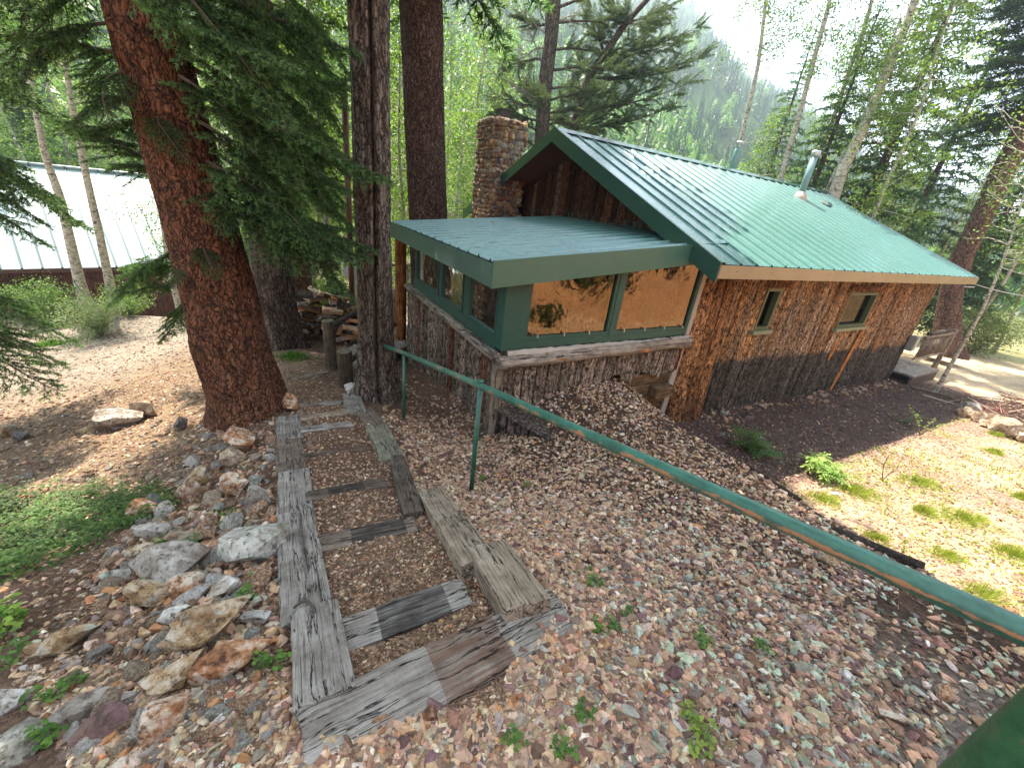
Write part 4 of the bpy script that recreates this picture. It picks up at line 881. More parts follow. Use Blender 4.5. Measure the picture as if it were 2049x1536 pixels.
# fir behind the cabin: two stems, open crown with dead twigs
P, R = axis_pts([(1080, 330, 26), (1084, 270, 26), (1090, 170, 26), (1104, 68, 26), (1107, 0, 28), (1112, -120, 28), (1115, -300, 22)], base=ray(1080, 330)*16)
t6 = tree('old_fir', 'old open-crowned fir with grey dead branches behind the roof peak', 'tree', P, R, M_B2, seed=17, n=32, step=.12, amp=.02, fq=6, fz=1.5, flare=.1, below=5.)
B = []; LIMB = []
rng = np.random.default_rng(9)
PA = P
for py, azd, l, dz in [(250,250,1.6,.1),(240,60,1.5,.15),(225,270,1.5,.2),(230,110,1.6,.1),(215,180,1.4,.1),(200,90,1.6,.2),(100,80,2.1,.2),(140,100,2.2,.1),(175,60,2.2,.15),(60,250,.8,.1),(120,260,1.3,-.1),(260,90,1.8,.1),(270,280,1.5,.1),(290,80,2,.1),(300,260,1.6,.1),(310,100,2,.1),(190,270,.9,.25),(20,95,2.2,.3),(50,70,2.2,.2),(-20,110,2.5,.3)]:
    p = at_h(P, zpix(P, py)); a = rad(azd+rng.uniform(-15, 15)); d0_ = np.array([math.sin(a), math.cos(a), dz+.15]); L_ = l*1.15; tt = np.linspace(0, 1, 8)[:, None]; crv = p+d0_*L_*tt+np.array([0, 0, -.18*L_])*tt**2+np.cumsum(rng.normal(0, .04, (8, 3)), 0); LIMB.append(crv-P[0])
    for q in range(2, 8):
        for s_ in range(5): d_ = (crv[q]-crv[q-1]); d_ = d_/np.linalg.norm(d_)+rng.normal(0, .6, 3)+[0, 0, .15]; B.append((crv[q]-P[0]+rng.normal(0, .05, 3), d_, rng.uniform(.35, .75)))
crown_from(B, 'mid', GRN_D*1.3+.006, np.array([.13, .155, .07]), 10, t6, stick=False)
m = MB()
for c_ in LIMB: m.tube(c_, np.linspace(.055, .012, 8), 6, False)
m.build('limbs', M_B2, t6); m = MB()
def deadbranch(m, p, d, l, r, rng, depth=0):
    pts = [p]; d = np.array(d, float); d /= np.linalg.norm(d); k = 7
    for q in range(k): d = d+rng.normal(0, .16, 3); d /= np.linalg.norm(d); pts.append(pts[-1]+d*l/k)
    m.tube(pts, np.linspace(r, r*.25, len(pts)), 5, False)
    if depth < 2:
        for q in range(4 if depth == 0 else 3): deadbranch(m, pts[rng.integers(2, k)], d+rng.normal(0, .6, 3), l*.45, r*.45, rng, depth+1)
for px0, py0, px1, py1 in [(1090,205,995,120),(1088,215,985,150),(1096,100,1025,55),(1104,50,1160,5),(1100,80,1060,0),(1088,240,1020,190),(1103,40,1075,-20),(1095,150,1040,70)]:
    a = at_h(P, zpix(P, py0)); b_ = ray(px1, py1); b_ = b_*(np.hypot(a[0], a[1])/np.hypot(b_[0], b_[1])); deadbranch(m, a-P[0], b_-a, np.linalg.norm(b_-a), .035, rng)
m.build('dead_branches', m_plain('bare_grey_wood', (.24, .20, .17), .9), t6)
P, R = axis_pts([(1140, 300, 20), (1145, 256, 19), (1160, 218, 18), (1176, 154, 17), (1210, 109, 15), (1254, 44, 13), (1295, 0, 12), (1340, -60, 8)], base=ray(1140, 300)*16.6)
t7 = tree('leaning_fir', 'second fir stem bending to the right over the ridge, with a wide feathery crown', 'tree', P, R, M_B2, seed=19, n=28, step=.12, amp=.015, fq=6, fz=1.5, flare=.1, below=5.)
B = []
tips = [(1330,220,1),(1370,170,1),(1390,120,1),(1385,60,1),(1340,10,1),(1300,60,.9),(1250,160,.9),(1300,180,1),(1240,210,.8),(1200,60,.8),(1220,10,.8),(1270,100,.9),(1340,90,1),(1190,180,.7),(1230,120,.8),(1160,110,.6),(1290,140,1),(1350,140,1),(1320,40,1),(1250,40,.9),(1180,20,.7),(1210,200,.7),(1260,235,.7),(1150,190,.5),(1120,230,.5)]
mb = MB()
for k, (px, py, w) in enumerate(tips):
    k0 = rng.integers(1, len(P)-1); cand = [project(q)[:2] for q in P]; k0 = int(np.argmin([abs(c_[1]-(py+45))+.6*abs(c_[0]-px) for c_ in cand[1:7]]))+1
    a = P[k0]; b_ = ray(px, py); b_ = b_*(np.hypot(a[0], a[1])/np.hypot(b_[0], b_[1])+rng.uniform(-1.2, 1.2)); mid = (a+b_)/2+np.array([0, 0, -.1*np.linalg.norm(b_-a)])
    t = np.linspace(0, 1, 9)[:, None]; crv = (1-t)**2*a+2*t*(1-t)*mid+t*t*b_; mb.tube(crv-P[0], np.linspace(.05, .012, 9), 5, False)
    for q in range(3, 9):
        for s_ in range(5):
            d = crv[min(q, 8)]-crv[q-1]; d = d/np.linalg.norm(d)+rng.normal(0, .6, 3)+np.array([0, 0, .12]); B.append((crv[q]-P[0]+rng.normal(0, .08, 3), d, rng.uniform(.35, .8)))
    B.append((crv[8]-P[0], crv[8]-crv[7], .8))
crown_from(B, 'mid', GRN_D*1.3+.005, np.array([.12, .155, .065]), 12, t7, stick=False)
mb.build('branches', M_B2, t7)

# big fir on the right
P, R = axis_pts([(1890, 690, 44), (1893, 670, 40), (1902, 587, 34), (1927, 509, 32), (1970, 423, 33), (2013, 329, 34), (2049, 264, 36), (2085, 190, 46), (2130, 60, 46), (2170, -60, 44), (2260, -350, 40)], base=ray(1890, 690)*15.5)
t8 = tree('red_barked_fir', 'big red-barked fir leaning right at the far end of the cabin', 'tree', P, R, M_B4, seed=23, n=48, step=.1, amp=.018, fq=8, fz=2.2, flare=.25)
B = [rbough(P, zpix(P, y_), rng.uniform(-75, 75), rng.uniform(1.6, 3.0), rng.uniform(-.2, .2)) for y_ in np.linspace(-200, 300, 60)]+[rbough(P, zpix(P, y_), rng.uniform(240, 300), rng.uniform(1.4, 2.6), rng.uniform(-.1, .2)) for y_ in np.linspace(-200, 200, 14)]
crown_from(B, 'mid', GRN_D*1.1, np.array([.06, .11, .045]), 14, t8)

# dark spruces behind the aspens (right) and in the thicket (left)
def conifer_proto(name, h, r, seed, kind='far', tiers=60, dark=GRN_D, light=GRN_L, mat=None, start=.12):
    P = np.array([[0, 0, z] for z in np.linspace(0, h, 12)]); R = np.linspace(h*.014+.02, .01, 12)
    root = empty(name, (0, 0, 0)); V, F, Q = trunk_mesh(P, R, seed=seed, n=14, step=.3, amp=.01, flare=.3); mesh_np('trunk', V, F, mat or M_B3, root, smooth=True)
    rng = np.random.default_rng(seed); B = []
    for k in range(tiers):
        t = start+(1-start)*(k+.5)/tiers; l = r*(1-t)**.8*rng.uniform(.75, 1.15)+.15; a = k*2.399+rng.uniform(-.4, .4)
        B.append((np.array([0, 0, t*h]), np.array([math.cos(a), math.sin(a), -.25+.5*t]), l))
    crown_from(B, kind, dark, light, seed, root); return root
def dup(root, loc, rz=0, sc=1., label=None, group=None, tilt=(0, 0)):
    r_ = root.copy(); COL.objects.link(r_); r_.location = loc; r_.rotation_euler = (tilt[0], tilt[1], rz); r_.scale = (sc,)*3
    if label: r_['label'] = label
    if group: r_['group'] = group
    for ch in root.children:
        c_ = ch.copy(); COL.objects.link(c_); c_.parent = r_
    return r_
def gz(x, y): return T1(x, y)
def at_px(px, dist, z=None):
    """ground point in the direction of image column px on the horizon line, dist metres away"""
    py = 402+.1225*(px-1024); d = ray(px, py); d = d/np.hypot(d[0], d[1])*dist; return d[0], d[1]
def ground_all(x, y):
    r = math.hypot(x, y); z = gz(x, y)
    if r > 36: z = max(z, float(mount_z(math.atan2(x, y), r)))
    return z
con = [conifer_proto('dark_spruce', 13, 2.6, 41, 'far', 120, GRN_D*1.8, np.array([.09, .16, .075])), conifer_proto('dark_spruce', 16, 3.0, 42, 'far', 140, GRN_D*1.8, np.array([.09, .16, .08]))]
spots = [(1590, 19, 0), (1700, 21, 1), (1800, 27, 0), (1960, 29, 1), (1500, 30, 1)]
used = [False, False]
lab = 'dark spruce showing through the aspens behind the cabin roof'
def put(protos, used, i, loc, rz, sc, label, cat, group, tilt=(0, 0)):
    if not used[i]:
        r_ = protos[i]; r_.location = loc; r_.rotation_euler = (tilt[0], tilt[1], rz); r_.scale = (sc,)*3; used[i] = True
    else: r_ = dup(protos[i], loc, rz, sc, tilt=tilt)
    tag(r_, label, cat, group); return r_
for k, (px, ds, i) in enumerate(spots):
    x, y = at_px(px, ds); put(con, used, i, (x, y, gz(x, y)-.1), k*1.3, .8+.12*(k % 3), ['dark spruce between the two stove pipes, behind the aspens', 'dark spruce behind the thickest white aspen', 'dark spruce above the far end of the roof', 'dark spruce behind the red-barked fir', 'distant dark spruce behind the capped stove pipe'][k], 'tree', 'dark spruces behind the cabin')
for k, (px, ds, i) in enumerate([(60, 28, 1), (560, 27, 0), (790, 30, 1), (930, 34, 0), (300, 32, 1)]):
    x, y = at_px(px, ds); put(con, used, i, (x, y, ground_all(x, y)-.2), k*2.1, .75+.15*(k % 3), ['dark conifer beyond the shining roof near the left edge', 'dark conifer behind the wood heap, among aspens', 'dark conifer seen between the twin trunk and the straight one', 'dark conifer behind the chimney', 'dark conifer beyond the leaning spruce'][k], 'tree', 'dark conifers in the aspen thicket')

# aspens
M_ASP = m_bark('aspen_bark', [(.34, .30, .22), (.46, .42, .33), (.55, .52, .44)], crack=(.05, .045, .04), sc=5, stretch=3.2, bd=.002, cw=.035)
def leaf_quads(C, size, rng, col0, col1, up=.3):
    n = len(C); N = rng.normal(size=(n, 3))+np.array([0, -.2, up]); N /= np.linalg.norm(N, axis=1)[:, None]; A = np.cross(N, rng.normal(size=(n, 3))); A /= np.linalg.norm(A, axis=1)[:, None]; Bv = np.cross(N, A)
    s = size*rng.uniform(.6, 1.25, (n, 1)); V = np.stack([C-A*s, C-Bv*s*.72, C+A*s*1.1, C+Bv*s*.72], 1).reshape(-1, 3)
    t = rng.random((n, 1)); c = np.repeat(col0+(col1-col0)*t, 4, 0); return V, np.arange(4*n).reshape(-1, 4), c
def aspen_proto(h, seed, nleaf=5200, leaf=.035, r=1.5, start=.32, col0=(.07, .14, .025), col1=(.24, .36, .07), trunk_r=.09, lean=0.):
    rng = np.random.default_rng(seed); z = np.linspace(0, h, 14); P = np.stack([.25*fbm(z*.25, 0*z, seed, 2, seed)+lean*z, .25*fbm(z*.25, 0*z+5, seed, 2, seed+1), z], -1); P[:, :2] -= P[0, :2]; R = np.linspace(trunk_r, .015, 14)
    root = empty('aspen', (0, 0, 0)); V, F, Q = trunk_mesh(P, R, seed=seed, n=14, step=.15, amp=.002, flare=.2, ridged=False); mesh_np('trunk', V, F, M_ASP, root, smooth=True)
    mb = MB(); C = []; nb = 34
    for k in range(nb):
        t = start+(1-start)*(k+.5)/nb; a = k*2.4+rng.uniform(-.5, .5); p = at_h(P, t*h); l = r*(1-.55*abs(t-.6)/.4)*rng.uniform(.6, 1.15); d = np.array([math.cos(a), math.sin(a), rng.uniform(.15, .8)]); pts = [p]; dd = d/np.linalg.norm(d)
        for q in range(6): dd = dd+rng.normal(0, .16, 3)+np.array([0, 0, -.04]); dd /= np.linalg.norm(dd); pts.append(pts[-1]+dd*l/6)
        pts = np.array(pts); mb.tube(pts, np.linspace(.014, .004, 7), 4, False)
        m_ = nleaf//nb; cl = pts[rng.integers(2, 7, max(2, m_//28))]+rng.normal(0, .22, (max(2, m_//28), 3)); C.append(cl[rng.integers(0, len(cl), m_)]+rng.normal(0, .13, (m_, 3)))
    C = np.concatenate(C); V, F, c = leaf_quads(C, leaf, rng, np.array(col0), np.array(col1)); sh = np.repeat(np.clip(1+.35*fbm(C[:, 0]*1.5, C[:, 1]*1.5, C[:, 2]*1.5, 3, seed), .5, 1.5), 4)[:, None]
    mesh_np('crown', V, F, M_LEAF, root, c*sh); mb.build('branches', M_ASP, root); return root
asp = [aspen_proto(9, 51), aspen_proto(11, 52, 6500, .037, 1.7, .3), aspen_proto(7, 53, 4800, .035, 1.5, .12), aspen_proto(12, 54, 6500, .042, 1.8, .35, (.08, .15, .028), (.28, .38, .08))]
# the hero aspens by the roof: own trunks
def aspen_px(pts, dist, label, nleaf, seed, leaf=.034, spread=.9, top=3.0, lo=.35, col=((.06, .115, .022), (.20, .30, .065)), below=3.5):
    P, R = axis_pts(pts, base=ray(*pts[0][:2])*dist); rng = np.random.default_rng(seed); d = P[-1]-P[-2]; d /= np.linalg.norm(d)
    P = np.vstack([P, P[-1]+d*top]); R = np.append(R, .015)
    root = tree('aspen', label, 'tree', P, R, M_ASP, seed=seed, n=20, step=.1, amp=.002, flare=.15, ridged=False, below=below); Q = P-P[0]; mb = MB(); C = []
    S_ = np.concatenate([[0], np.cumsum(np.linalg.norm(np.diff(Q, axis=0), axis=1))]); nb = 30
    for k in range(nb):
        s_ = S_[-1]*(lo+(1-lo)*(k+.5)/nb); p = np.array([np.interp(s_, S_, Q[:, q]) for q in range(3)]); a = rng.uniform(0, 6.28); l = spread*rng.uniform(.5, 1.3); dd = np.array([math.cos(a), math.sin(a), rng.uniform(0, .7)]); pts_ = [p]
        for q in range(6): dd = dd+rng.normal(0, .2, 3); dd /= np.linalg.norm(dd); pts_.append(pts_[-1]+dd*l/6)
        pts_ = np.array(pts_); mb.tube(pts_, np.linspace(.014, .004, 7), 4, False); m_ = nleaf//nb; cl = pts_[rng.integers(2, 7, 5)]+rng.normal(0, .18, (5, 3)); C.append(cl[rng.integers(0, 5, m_)]+rng.normal(0, .13, (m_, 3)))
    C = np.concatenate(C); V, F, c = leaf_quads(C, leaf, rng, np.array(col[0]), np.array(col[1])); mesh_np('crown', V, F, M_LEAF, root, c); mb.build('branches', M_ASP, root); return root
aspen_px([(1478, 300, 7), (1504, 190, 7), (1517, 133, 7), (1533, 0, 6), (1540, -80, 5)], 15, 'thin aspen rising behind the shorter, capped stove pipe', 5200, 61, spread=1.25, top=1.5)
aspen_px([(1558, 380, 10), (1575, 310, 10), (1590, 263, 10), (1606, 206, 9), (1628, 120, 9), (1653, 32, 8), (1670, -40, 7)], 14.5, 'slender aspen between the two stove pipes', 4600, 62)
aspen_px([(1615, 370, 8), (1628, 333, 8), (1669, 234, 8), (1704, 127, 8), (1733, 47, 7), (1750, -20, 6)], 14.8, 'slender aspen crossing just behind the taller stove pipe', 4600, 63)
aspen_px([(1666, 396, 20), (1685, 342, 19), (1729, 253, 18), (1780, 127, 16), (1815, 47, 14), (1840, -30, 12)], 13.2, 'thickest white aspen, black-scarred, leaning right behind the roof', 6500, 64, lo=.2, spread=1.1)
aspen_px([(1655, 392, 15), (1672, 352, 15), (1712, 280, 13), (1735, 235, 10), (1760, 160, 8)], 13.6, 'aspen stem hugging the left side of the thickest white aspen', 3600, 65, top=1.5, spread=1.3)
aspen_px([(1880, 768, 7), (1925, 692, 6), (1965, 622, 5), (2005, 530, 4), (2035, 440, 3.5), (2060, 350, 3)], 11.6, 'thin grey sapling leaning right beside the back step', 1100, 66, lo=.5, spread=1.2, top=1., below=.3)
aspen_px([(167, 590, 17), (164, 583, 17), (143, 494, 16), (120, 393, 14), (92, 318, 12), (75, 239, 10), (55, 120, 8), (45, 20, 7)], 12, 'pale aspen trunk in front of the shining roof, nearest the left edge', 3400, 67, leaf=.03, lo=.55)
aspen_px([(222, 578, 14), (195, 450, 13), (174, 359, 12), (154, 256, 11), (143, 205, 10), (125, 90, 8)], 12.3, 'pale aspen trunk in front of the shining roof, the second from the left edge', 3400, 68, leaf=.03, lo=.5)
aspen_px([(359, 614, 11), (342, 552, 11), (330, 470, 10), (318, 380, 9)], 12.5, 'thin aspen beside the leaning spruce, at the right end of the shining roof', 3000, 69, leaf=.03, lo=.1)
# young aspen sprays in front of the roof
ua = [False]*4
labA = 'thin pale aspen in the thicket behind the wood pile'; labB = 'leafy aspen behind the cabin, among dark spruces'; labC = 'bright green aspen rising beyond the shining metal roof'
rng = np.random.default_rng(77); k = 0
for px, ds in [(610,13),(640,12),(655,14.5),(668,13.2),(690,16),(580,15),(800,15),(815,18),(790,12.8),(900,17),(925,20),(955,18.5),(890,22),(980,23),(915,15.5),(625,18),(560,20),(700,20),(770,22),(830,24),(660,22),(600,25),(740,27),(880,28),(950,27),(500,17),(530,24),(720,33),(840,33),(1000,30)]:
    x, y = at_px(px+rng.uniform(-8, 8), ds); put(asp, ua, k % 4, (x, y, ground_all(x, y)-.1), k*1.7, rng.uniform(.75, 1.05), labA, 'tree', 'aspens behind the wood pile', (rng.uniform(-.05, .05), rng.uniform(-.05, .05))); k += 1
for px, ds in [(1290,17),(1340,20),(1400,21),(1440,17),(1380,25),(1230,22),(1180,24),(1550,20),(1720,17),(1760,23),(1850,27),(2010,28),(2100,29),(2030,32),(1910,30),(1460,22),(1620,21)]:
    x, y = at_px(px+rng.uniform(-8, 8), ds); put(asp, ua, (0, 1, 3)[k % 3] if px > 1450 else 2, (x, y, ground_all(x, y)-.1), k*1.7, rng.uniform(.7, .95), labB, 'tree', 'aspens behind the cabin', (rng.uniform(-.05, .05), rng.uniform(-.05, .12))); k += 1
for px, ds in [(-80,25),(-20,24),(40,26),(90,27),(140,28),(190,29),(240,30),(290,31),(340,32),(390,33),(440,31),(480,27),(10,31),(110,33),(210,34),(330,36),(430,36),(-150,27),(-200,26)]:
    x, y = at_px(px+rng.uniform(-8, 8), ds); put(asp, ua, k % 4, (x, y, ground_all(x, y)-.1), k*1.7, rng.uniform(.8, 1.15), labC, 'tree', 'aspens beyond the shining roof', (rng.uniform(-.05, .05), rng.uniform(-.05, .05))); k += 1

# far forest on the mountain: one mass of crowns nobody could count
rng = np.random.default_rng(31); VV = []; FF = []; CC = []; n0 = 0
def spire(h, r, rng, con_=True):
    V = []; k = 7; tiers = 9 if con_ else 9
    for q in range(tiers):
        t = q/tiers; z = h*(.08+.92*t); rr = r*(1-t)**.85 if con_ else r*math.sin(math.pi*(.25+.68*t)); a0 = rng.uniform(0, 6.28)
        for a in range(k):
            an = a0+a*2*math.pi/k; j = rng.uniform(.65, 1.25); r1 = rr*j; r0_ = r1*rng.uniform(.1, .55); dz_ = h*rng.uniform(-.02, .06); V += [(r0_*math.cos(an), r0_*math.sin(an), z+h*.11), (r1*math.cos(an-.28), r1*math.sin(an-.28), z+dz_-h*.02), (r1*1.1*math.cos(an+.22), r1*1.1*math.sin(an+.22), z+dz_-h*.045)]
    return np.array(V)
prs = [(spire(1, .17, rng), True) for _ in range(4)]+[(spire(1, .30, rng, False), False) for _ in range(4)]
N = 13000; azr = np.radians(rng.uniform(-75, 60, N)); rr_ = 36+(rng.random(N)**1.3)*285
for a, r_ in zip(azr, rr_):
    if math.degrees(a) > 22 and r_ < 60: continue
    z = float(mount_z(a, r_)); con_ = rng.random() < (.40 if r_ < 95 else .88); V, _c = prs[rng.integers(4)+(0 if con_ else 4)]
    h = rng.uniform(4.5, 8)*(1 if con_ else .8); ca, sa = math.cos(a*37+r_), math.sin(a*37+r_); W_ = V*np.array([h, h, h]); W_ = np.stack([W_[:, 0]*ca-W_[:, 1]*sa, W_[:, 0]*sa+W_[:, 1]*ca, W_[:, 2]], -1)+np.array([r_*math.sin(a), r_*math.cos(a), z-.3])
    VV.append(W_); base = (np.array([.028, .072, .032]) if con_ else np.array([.10, .20, .04]))*rng.uniform(.7, 1.4); CC.append(np.tile(base, (len(V), 1)))
V = np.concatenate(VV); ff = mesh_np('far_forest', V, [np.arange(len(V)).reshape(-1, 3)], M_LEAF, None, np.concatenate(CC)); tag(ff, 'hazy mass of conifers and aspens covering the mountainside', 'forest', kind='stuff')

# ------------------------------------------------------------------ timber steps
def timber(pA, pB, wpx, cols, label, thick=.15, dz=.03, patch=None, seed=0, name='edging_timber', group=None, crack=False, wid=None, roll=0.):
    """squared timber whose top centre line runs from image point pA to pB, laid on the ground there"""
    A, ta = hit(*pA, dz); Bp, tb = hit(*pB, dz); D = Bp-A; Ln = np.linalg.norm(D); D /= Ln; Y_ = np.cross([0, 0, 1.], D); Y_ /= np.linalg.norm(Y_); Z_ = np.cross(D, Y_)
    if wid is None: wid = wpx*(ta+tb)/2/F_PX
    nx, ny, nz_ = max(8, int(Ln/.02)), 14, 8
    # box surface grid with softened, worn edges
    per = []; hw, ht = wid/2, thick; rr = .012
    for t in np.linspace(-1, 1, ny): per.append((t*(hw-rr*.3), 0))
    for t in np.linspace(0, 1, nz_)[1:]: per.append((hw, -t*ht))
    for t in np.linspace(1, -1, 5)[1:]: per.append((t*hw, -ht))
    for t in np.linspace(1, 0, nz_)[1:-1]: per.append((-hw, -t*ht))
    per = np.array(per); n = len(per); xs = np.linspace(0, Ln, nx); XX, K = np.meshgrid(xs, np.arange(n), indexing='ij'); yy = per[K, 0]; zz = per[K, 1]
    g_ = fbm(XX*1.4+seed, yy*42, zz*42+seed*3, 4, seed); g2 = fbm(XX*5, yy*9, zz*9+seed, 3, seed+7)
    edge = np.minimum(XX, Ln-XX); er = np.exp(-edge/.012)*.006
    nrm = np.where((zz > -.001)[..., None], [0, 0, 1.], np.where((zz < -ht+.001)[..., None], [0, 0, -1.], np.stack([0*yy, np.sign(yy), 0*yy], -1)))
    disp = .0035*g_+.004*g2-er
    # rounded arrises
    corner = (np.abs(np.abs(yy)-hw) < .02) & (zz > -.02); disp = disp-np.where(corner, .005, 0)
    if crack:
        cw_ = np.exp(-((yy-.12*wid-.015*fbm(XX*3, 0*XX, seed, 3, 2))/.006)**2)*(zz > -.001); disp = disp-.03*cw_*np.clip(fbm(XX*1.5, 0*XX, seed, 2, 8)+.9, 0, 1)
    P = np.stack([XX+.012*(np.abs(XX-Ln/2) > Ln/2-.001)*fbm(yy*30, zz*30, XX, 2, seed), yy, zz], -1)+disp[..., None]*nrm
    P[..., 1] += .008*fbm(XX*1.2, 0*XX, seed, 2, 5); V = P.reshape(-1, 3)
    i, j = np.meshgrid(np.arange(nx-1), np.arange(n), indexing='ij'); j2 = (j+1) % n; F4 = np.stack([i*n+j, (i+1)*n+j, (i+1)*n+j2, i*n+j2], -1).reshape(-1, 4)[:, ::-1]
    V = np.vstack([V, [0, 0, -ht/2], [Ln, 0, -ht/2]]); k = np.arange(n); k2 = (k+1) % n
    F3 = np.concatenate([np.stack([k2, k, np.full(n, nx*n)], -1), np.stack([(nx-1)*n+k, (nx-1)*n+k2, np.full(n, nx*n+1)], -1)])
    pt = (patch[0]*Ln, patch[1]*Ln, patch[2]) if patch else None
    o = mesh_np(name, V, [F4, F3[:, ::-1]], m_wood('weathered_timber', cols, 0, 1.+.1*(seed % 3), .005, patch=pt), None, smooth=False)
    o.matrix_world = Matrix([(D[0], Y_[0], Z_[0], A[0]), (D[1], Y_[1], Z_[1], A[1]), (D[2], Y_[2], Z_[2], A[2]), (0, 0, 0, 1)])
    tag(o, label, 'timber', group); return o
GREYW = [(.085, .072, .060), (.23, .205, .175), (.40, .37, .325)]; BRNW = [(.065, .048, .035), (.15, .112, .085), (.27, .22, .175)]; DRKW = [(.04, .03, .022), (.095, .072, .054), (.18, .145, .115)]; TANW = [(.11, .08, .052), (.25, .195, .14), (.42, .35, .265)]
LG, RG, SG = 'timbers edging the left side of the steps', 'timbers edging the right side of the steps', 'timbers laid across as steps'
timber((628, 1205), (647, 1392), 100, GREYW, 'wide grey timber at the near end of the left edging, overlapping a cracked one', .17, .075, seed=1, group=LG)
timber((590, 1020), (615, 1232), 78, GREYW, 'long pale grey timber split by a lengthwise crack, left edging', .15, .05, seed=2, group=LG, crack=True)
timber((587, 938), (592, 1024), 62, GREYW, 'short grey timber just beyond the cracked one in the left edging', .15, .045, seed=3, group=LG)
timber((578, 872), (584, 940), 50, BRNW, 'plain grey-brown timber between two others, left edging', .15, .04, seed=4, group=LG)
timber((577, 830), (579, 878), 46, GREYW, 'small perforated grey timber at the far end of the left edging, by a reddish stone', .15, .05, seed=5, group=LG)
timber((975, 1083), (1058, 1205), 92, TANW, 'thick olive-grey block timber standing above the near step, right edging', .20, .11, seed=6, group=RG)
timber((858, 975), (958, 1118), 62, TANW, 'long sunlit pale timber with torn far end, right edging', .20, .10, seed=7, group=RG)
timber((792, 908), (830, 1022), 36, DRKW, 'dark narrow timber carrying a pebble, right edging', .20, .06, seed=8, group=RG)
timber((752, 848), (784, 916), 46, [(.10, .10, .07), (.19, .18, .13), (.30, .27, .20)], 'mossy olive timber beside the trunk shadow, right edging', .20, .05, seed=9, group=RG)
timber((726, 815), (752, 850), 38, BRNW, 'short brown timber with a dappled sun spot, right edging', .18, .05, seed=10, group=RG)
timber((702, 785), (712, 822), 36, GREYW, 'pale end timber below the shorter bollard, right edging', .18, .06, seed=11, group=RG)
timber((603, 1482), (1132, 1215), 0, GREYW, 'nearest cross timber with a rust-brown worn patch', .17, .035, (.42, .70, (.17, .095, .06)), 12, 'step_timber', SG, wid=.235)
timber((660, 1278), (935, 1180), 0, GREYW, 'second cross timber with a broad black grit patch and pale ends', .16, 0.045, (.33, .84, (.045, .038, .035)), 13, 'step_timber', SG, wid=.165)
timber((625, 1088), (832, 1045), 0, BRNW, 'third cross timber, black over most of its length', .15, 0.045, (.36, .90, (.035, .03, .028)), 14, 'step_timber', SG, wid=.15)
timber((615, 990), (775, 962), 0, DRKW, 'fourth cross timber, dark with pine litter on it', .15, 0.040, (.25, .7, (.04, .034, .03)), 15, 'step_timber', SG, wid=.12)
timber((604, 912), (742, 893), 0, DRKW, 'fifth cross timber, thin and mostly buried in brown soil', .15, 0.035, seed=16, name='step_timber', group=SG, wid=.08)
timber((602, 858), (706, 845), 0, GREYW, 'sixth cross timber, pale grey and evenly weathered', .15, 0.050, seed=17, name='step_timber', group=SG, wid=.12)
timber((600, 834), (694, 822), 0, TANW, 'seventh cross timber, light brown, near the top of the flight', .15, 0.045, seed=18, name='step_timber', group=SG, wid=.11)
timber((560, 812), (683, 803), 0, GREYW, 'farthest cross timber, starting at the foot of the leaning spruce', .15, 0.045, seed=19, name='step_timber', group=SG, wid=.11)
timber((586, 757), (652, 742), 0, GREYW, 'grey plank edging the path beside the taller bollard', .1, .015, seed=20, name='edging_plank', wid=.09)
# buckled iron strap on the left edging
a, _ = hit(588, 1215, .09); m = MB(); th = np.linspace(0, math.pi, 14); m.tube(np.stack([a[0]+.0+.11*(th/math.pi)+0*th, a[1]+.02*np.sin(th*1.3), a[2]+.028*np.sin(th)], -1), .006, 6)
o = m.build('iron_strap', m_plain('rusty_iron', (.06, .045, .04), .7), None, True); tag(o, 'thin bent iron strap sticking up where two left edging timbers meet', 'iron strap')

# ------------------------------------------------------------------ handrail
M_RAIL = m_paintrust('green_rail_paint', (.042, .14, .10), (.45, .22, .11), .575, (4.2, .8, .30))
p_near = ray(2030, 1255)*.78
g2_, _ = hit(943, 982); g1_, _ = hit(808, 837)
def top_of(g_, px, py):   # height above ground point g_ that falls on image row py
    zs = np.linspace(g_[2], g_[2]+2, 400); pr_ = [project((g_[0], g_[1], z))[1] for z in zs]; return np.array([g_[0], g_[1], float(np.interp(-py, -np.array(pr_), zs))])
p2 = top_of(g2_, 953, 772); p1 = top_of(g1_, 806, 706)
p0 = ray(762, 690)*(np.linalg.norm(PT4[1][:2])/np.linalg.norm(ray(762, 690)[:2])*.985)
hr = empty('handrail', tuple(g2_), 0, 'green painted pipe handrail, rust-worn at its near end, running down beside the steps', 'handrail')
far = p2; d0 = p_near-p2; pe = p_near+d0/np.linalg.norm(d0)*1.2
xax = Vector(p0-pe).normalized(); rot = xax.to_track_quat('X', 'Z').to_matrix().to_4x4()
mat = Matrix.Translation(Vector(pe-g2_))@rot; inv = mat.inverted()
m = MB(); pts = [pe, p_near, p2*.66+p_near*.34, p2, p1, p0]; pts = [np.array(inv@Vector(q-g2_)) for q in pts]
pp, rr = resample(np.array(pts), np.full(len(pts), .0265), .08); m.tube(pp, .0265, 28)
rb = m.build('rail', M_RAIL, hr, True); rb.matrix_basis = mat
ln = np.linalg.norm(p0-pe)
M_RAIL2 = m_paintrust('green_post_paint', (.022, .10, .065), (.10, .045, .02), .72)
m = MB(); m.tube([np.array([0, 0, -.25]), p2-g2_+np.array([0, 0, .035])], .021, 16); m.tube([p2-g2_+np.array([0, 0, .03]), p2-g2_+np.array([0, 0, .05])], .027, 16); m.build('post', M_RAIL2, hr, True)
m = MB(); m.tube([g1_-g2_+np.array([0, 0, -.25]), p1-g2_+np.array([0, 0, 0])], .02, 16); m.build('post', M_RAIL2, hr, True)
c_ = ray(2100, 1500)*.80; zt = -.70
V, F = logmesh((c_[0], c_[1], -1.95), (c_[0], c_[1], zt), .072, 40, 90, 4, 1, .003)
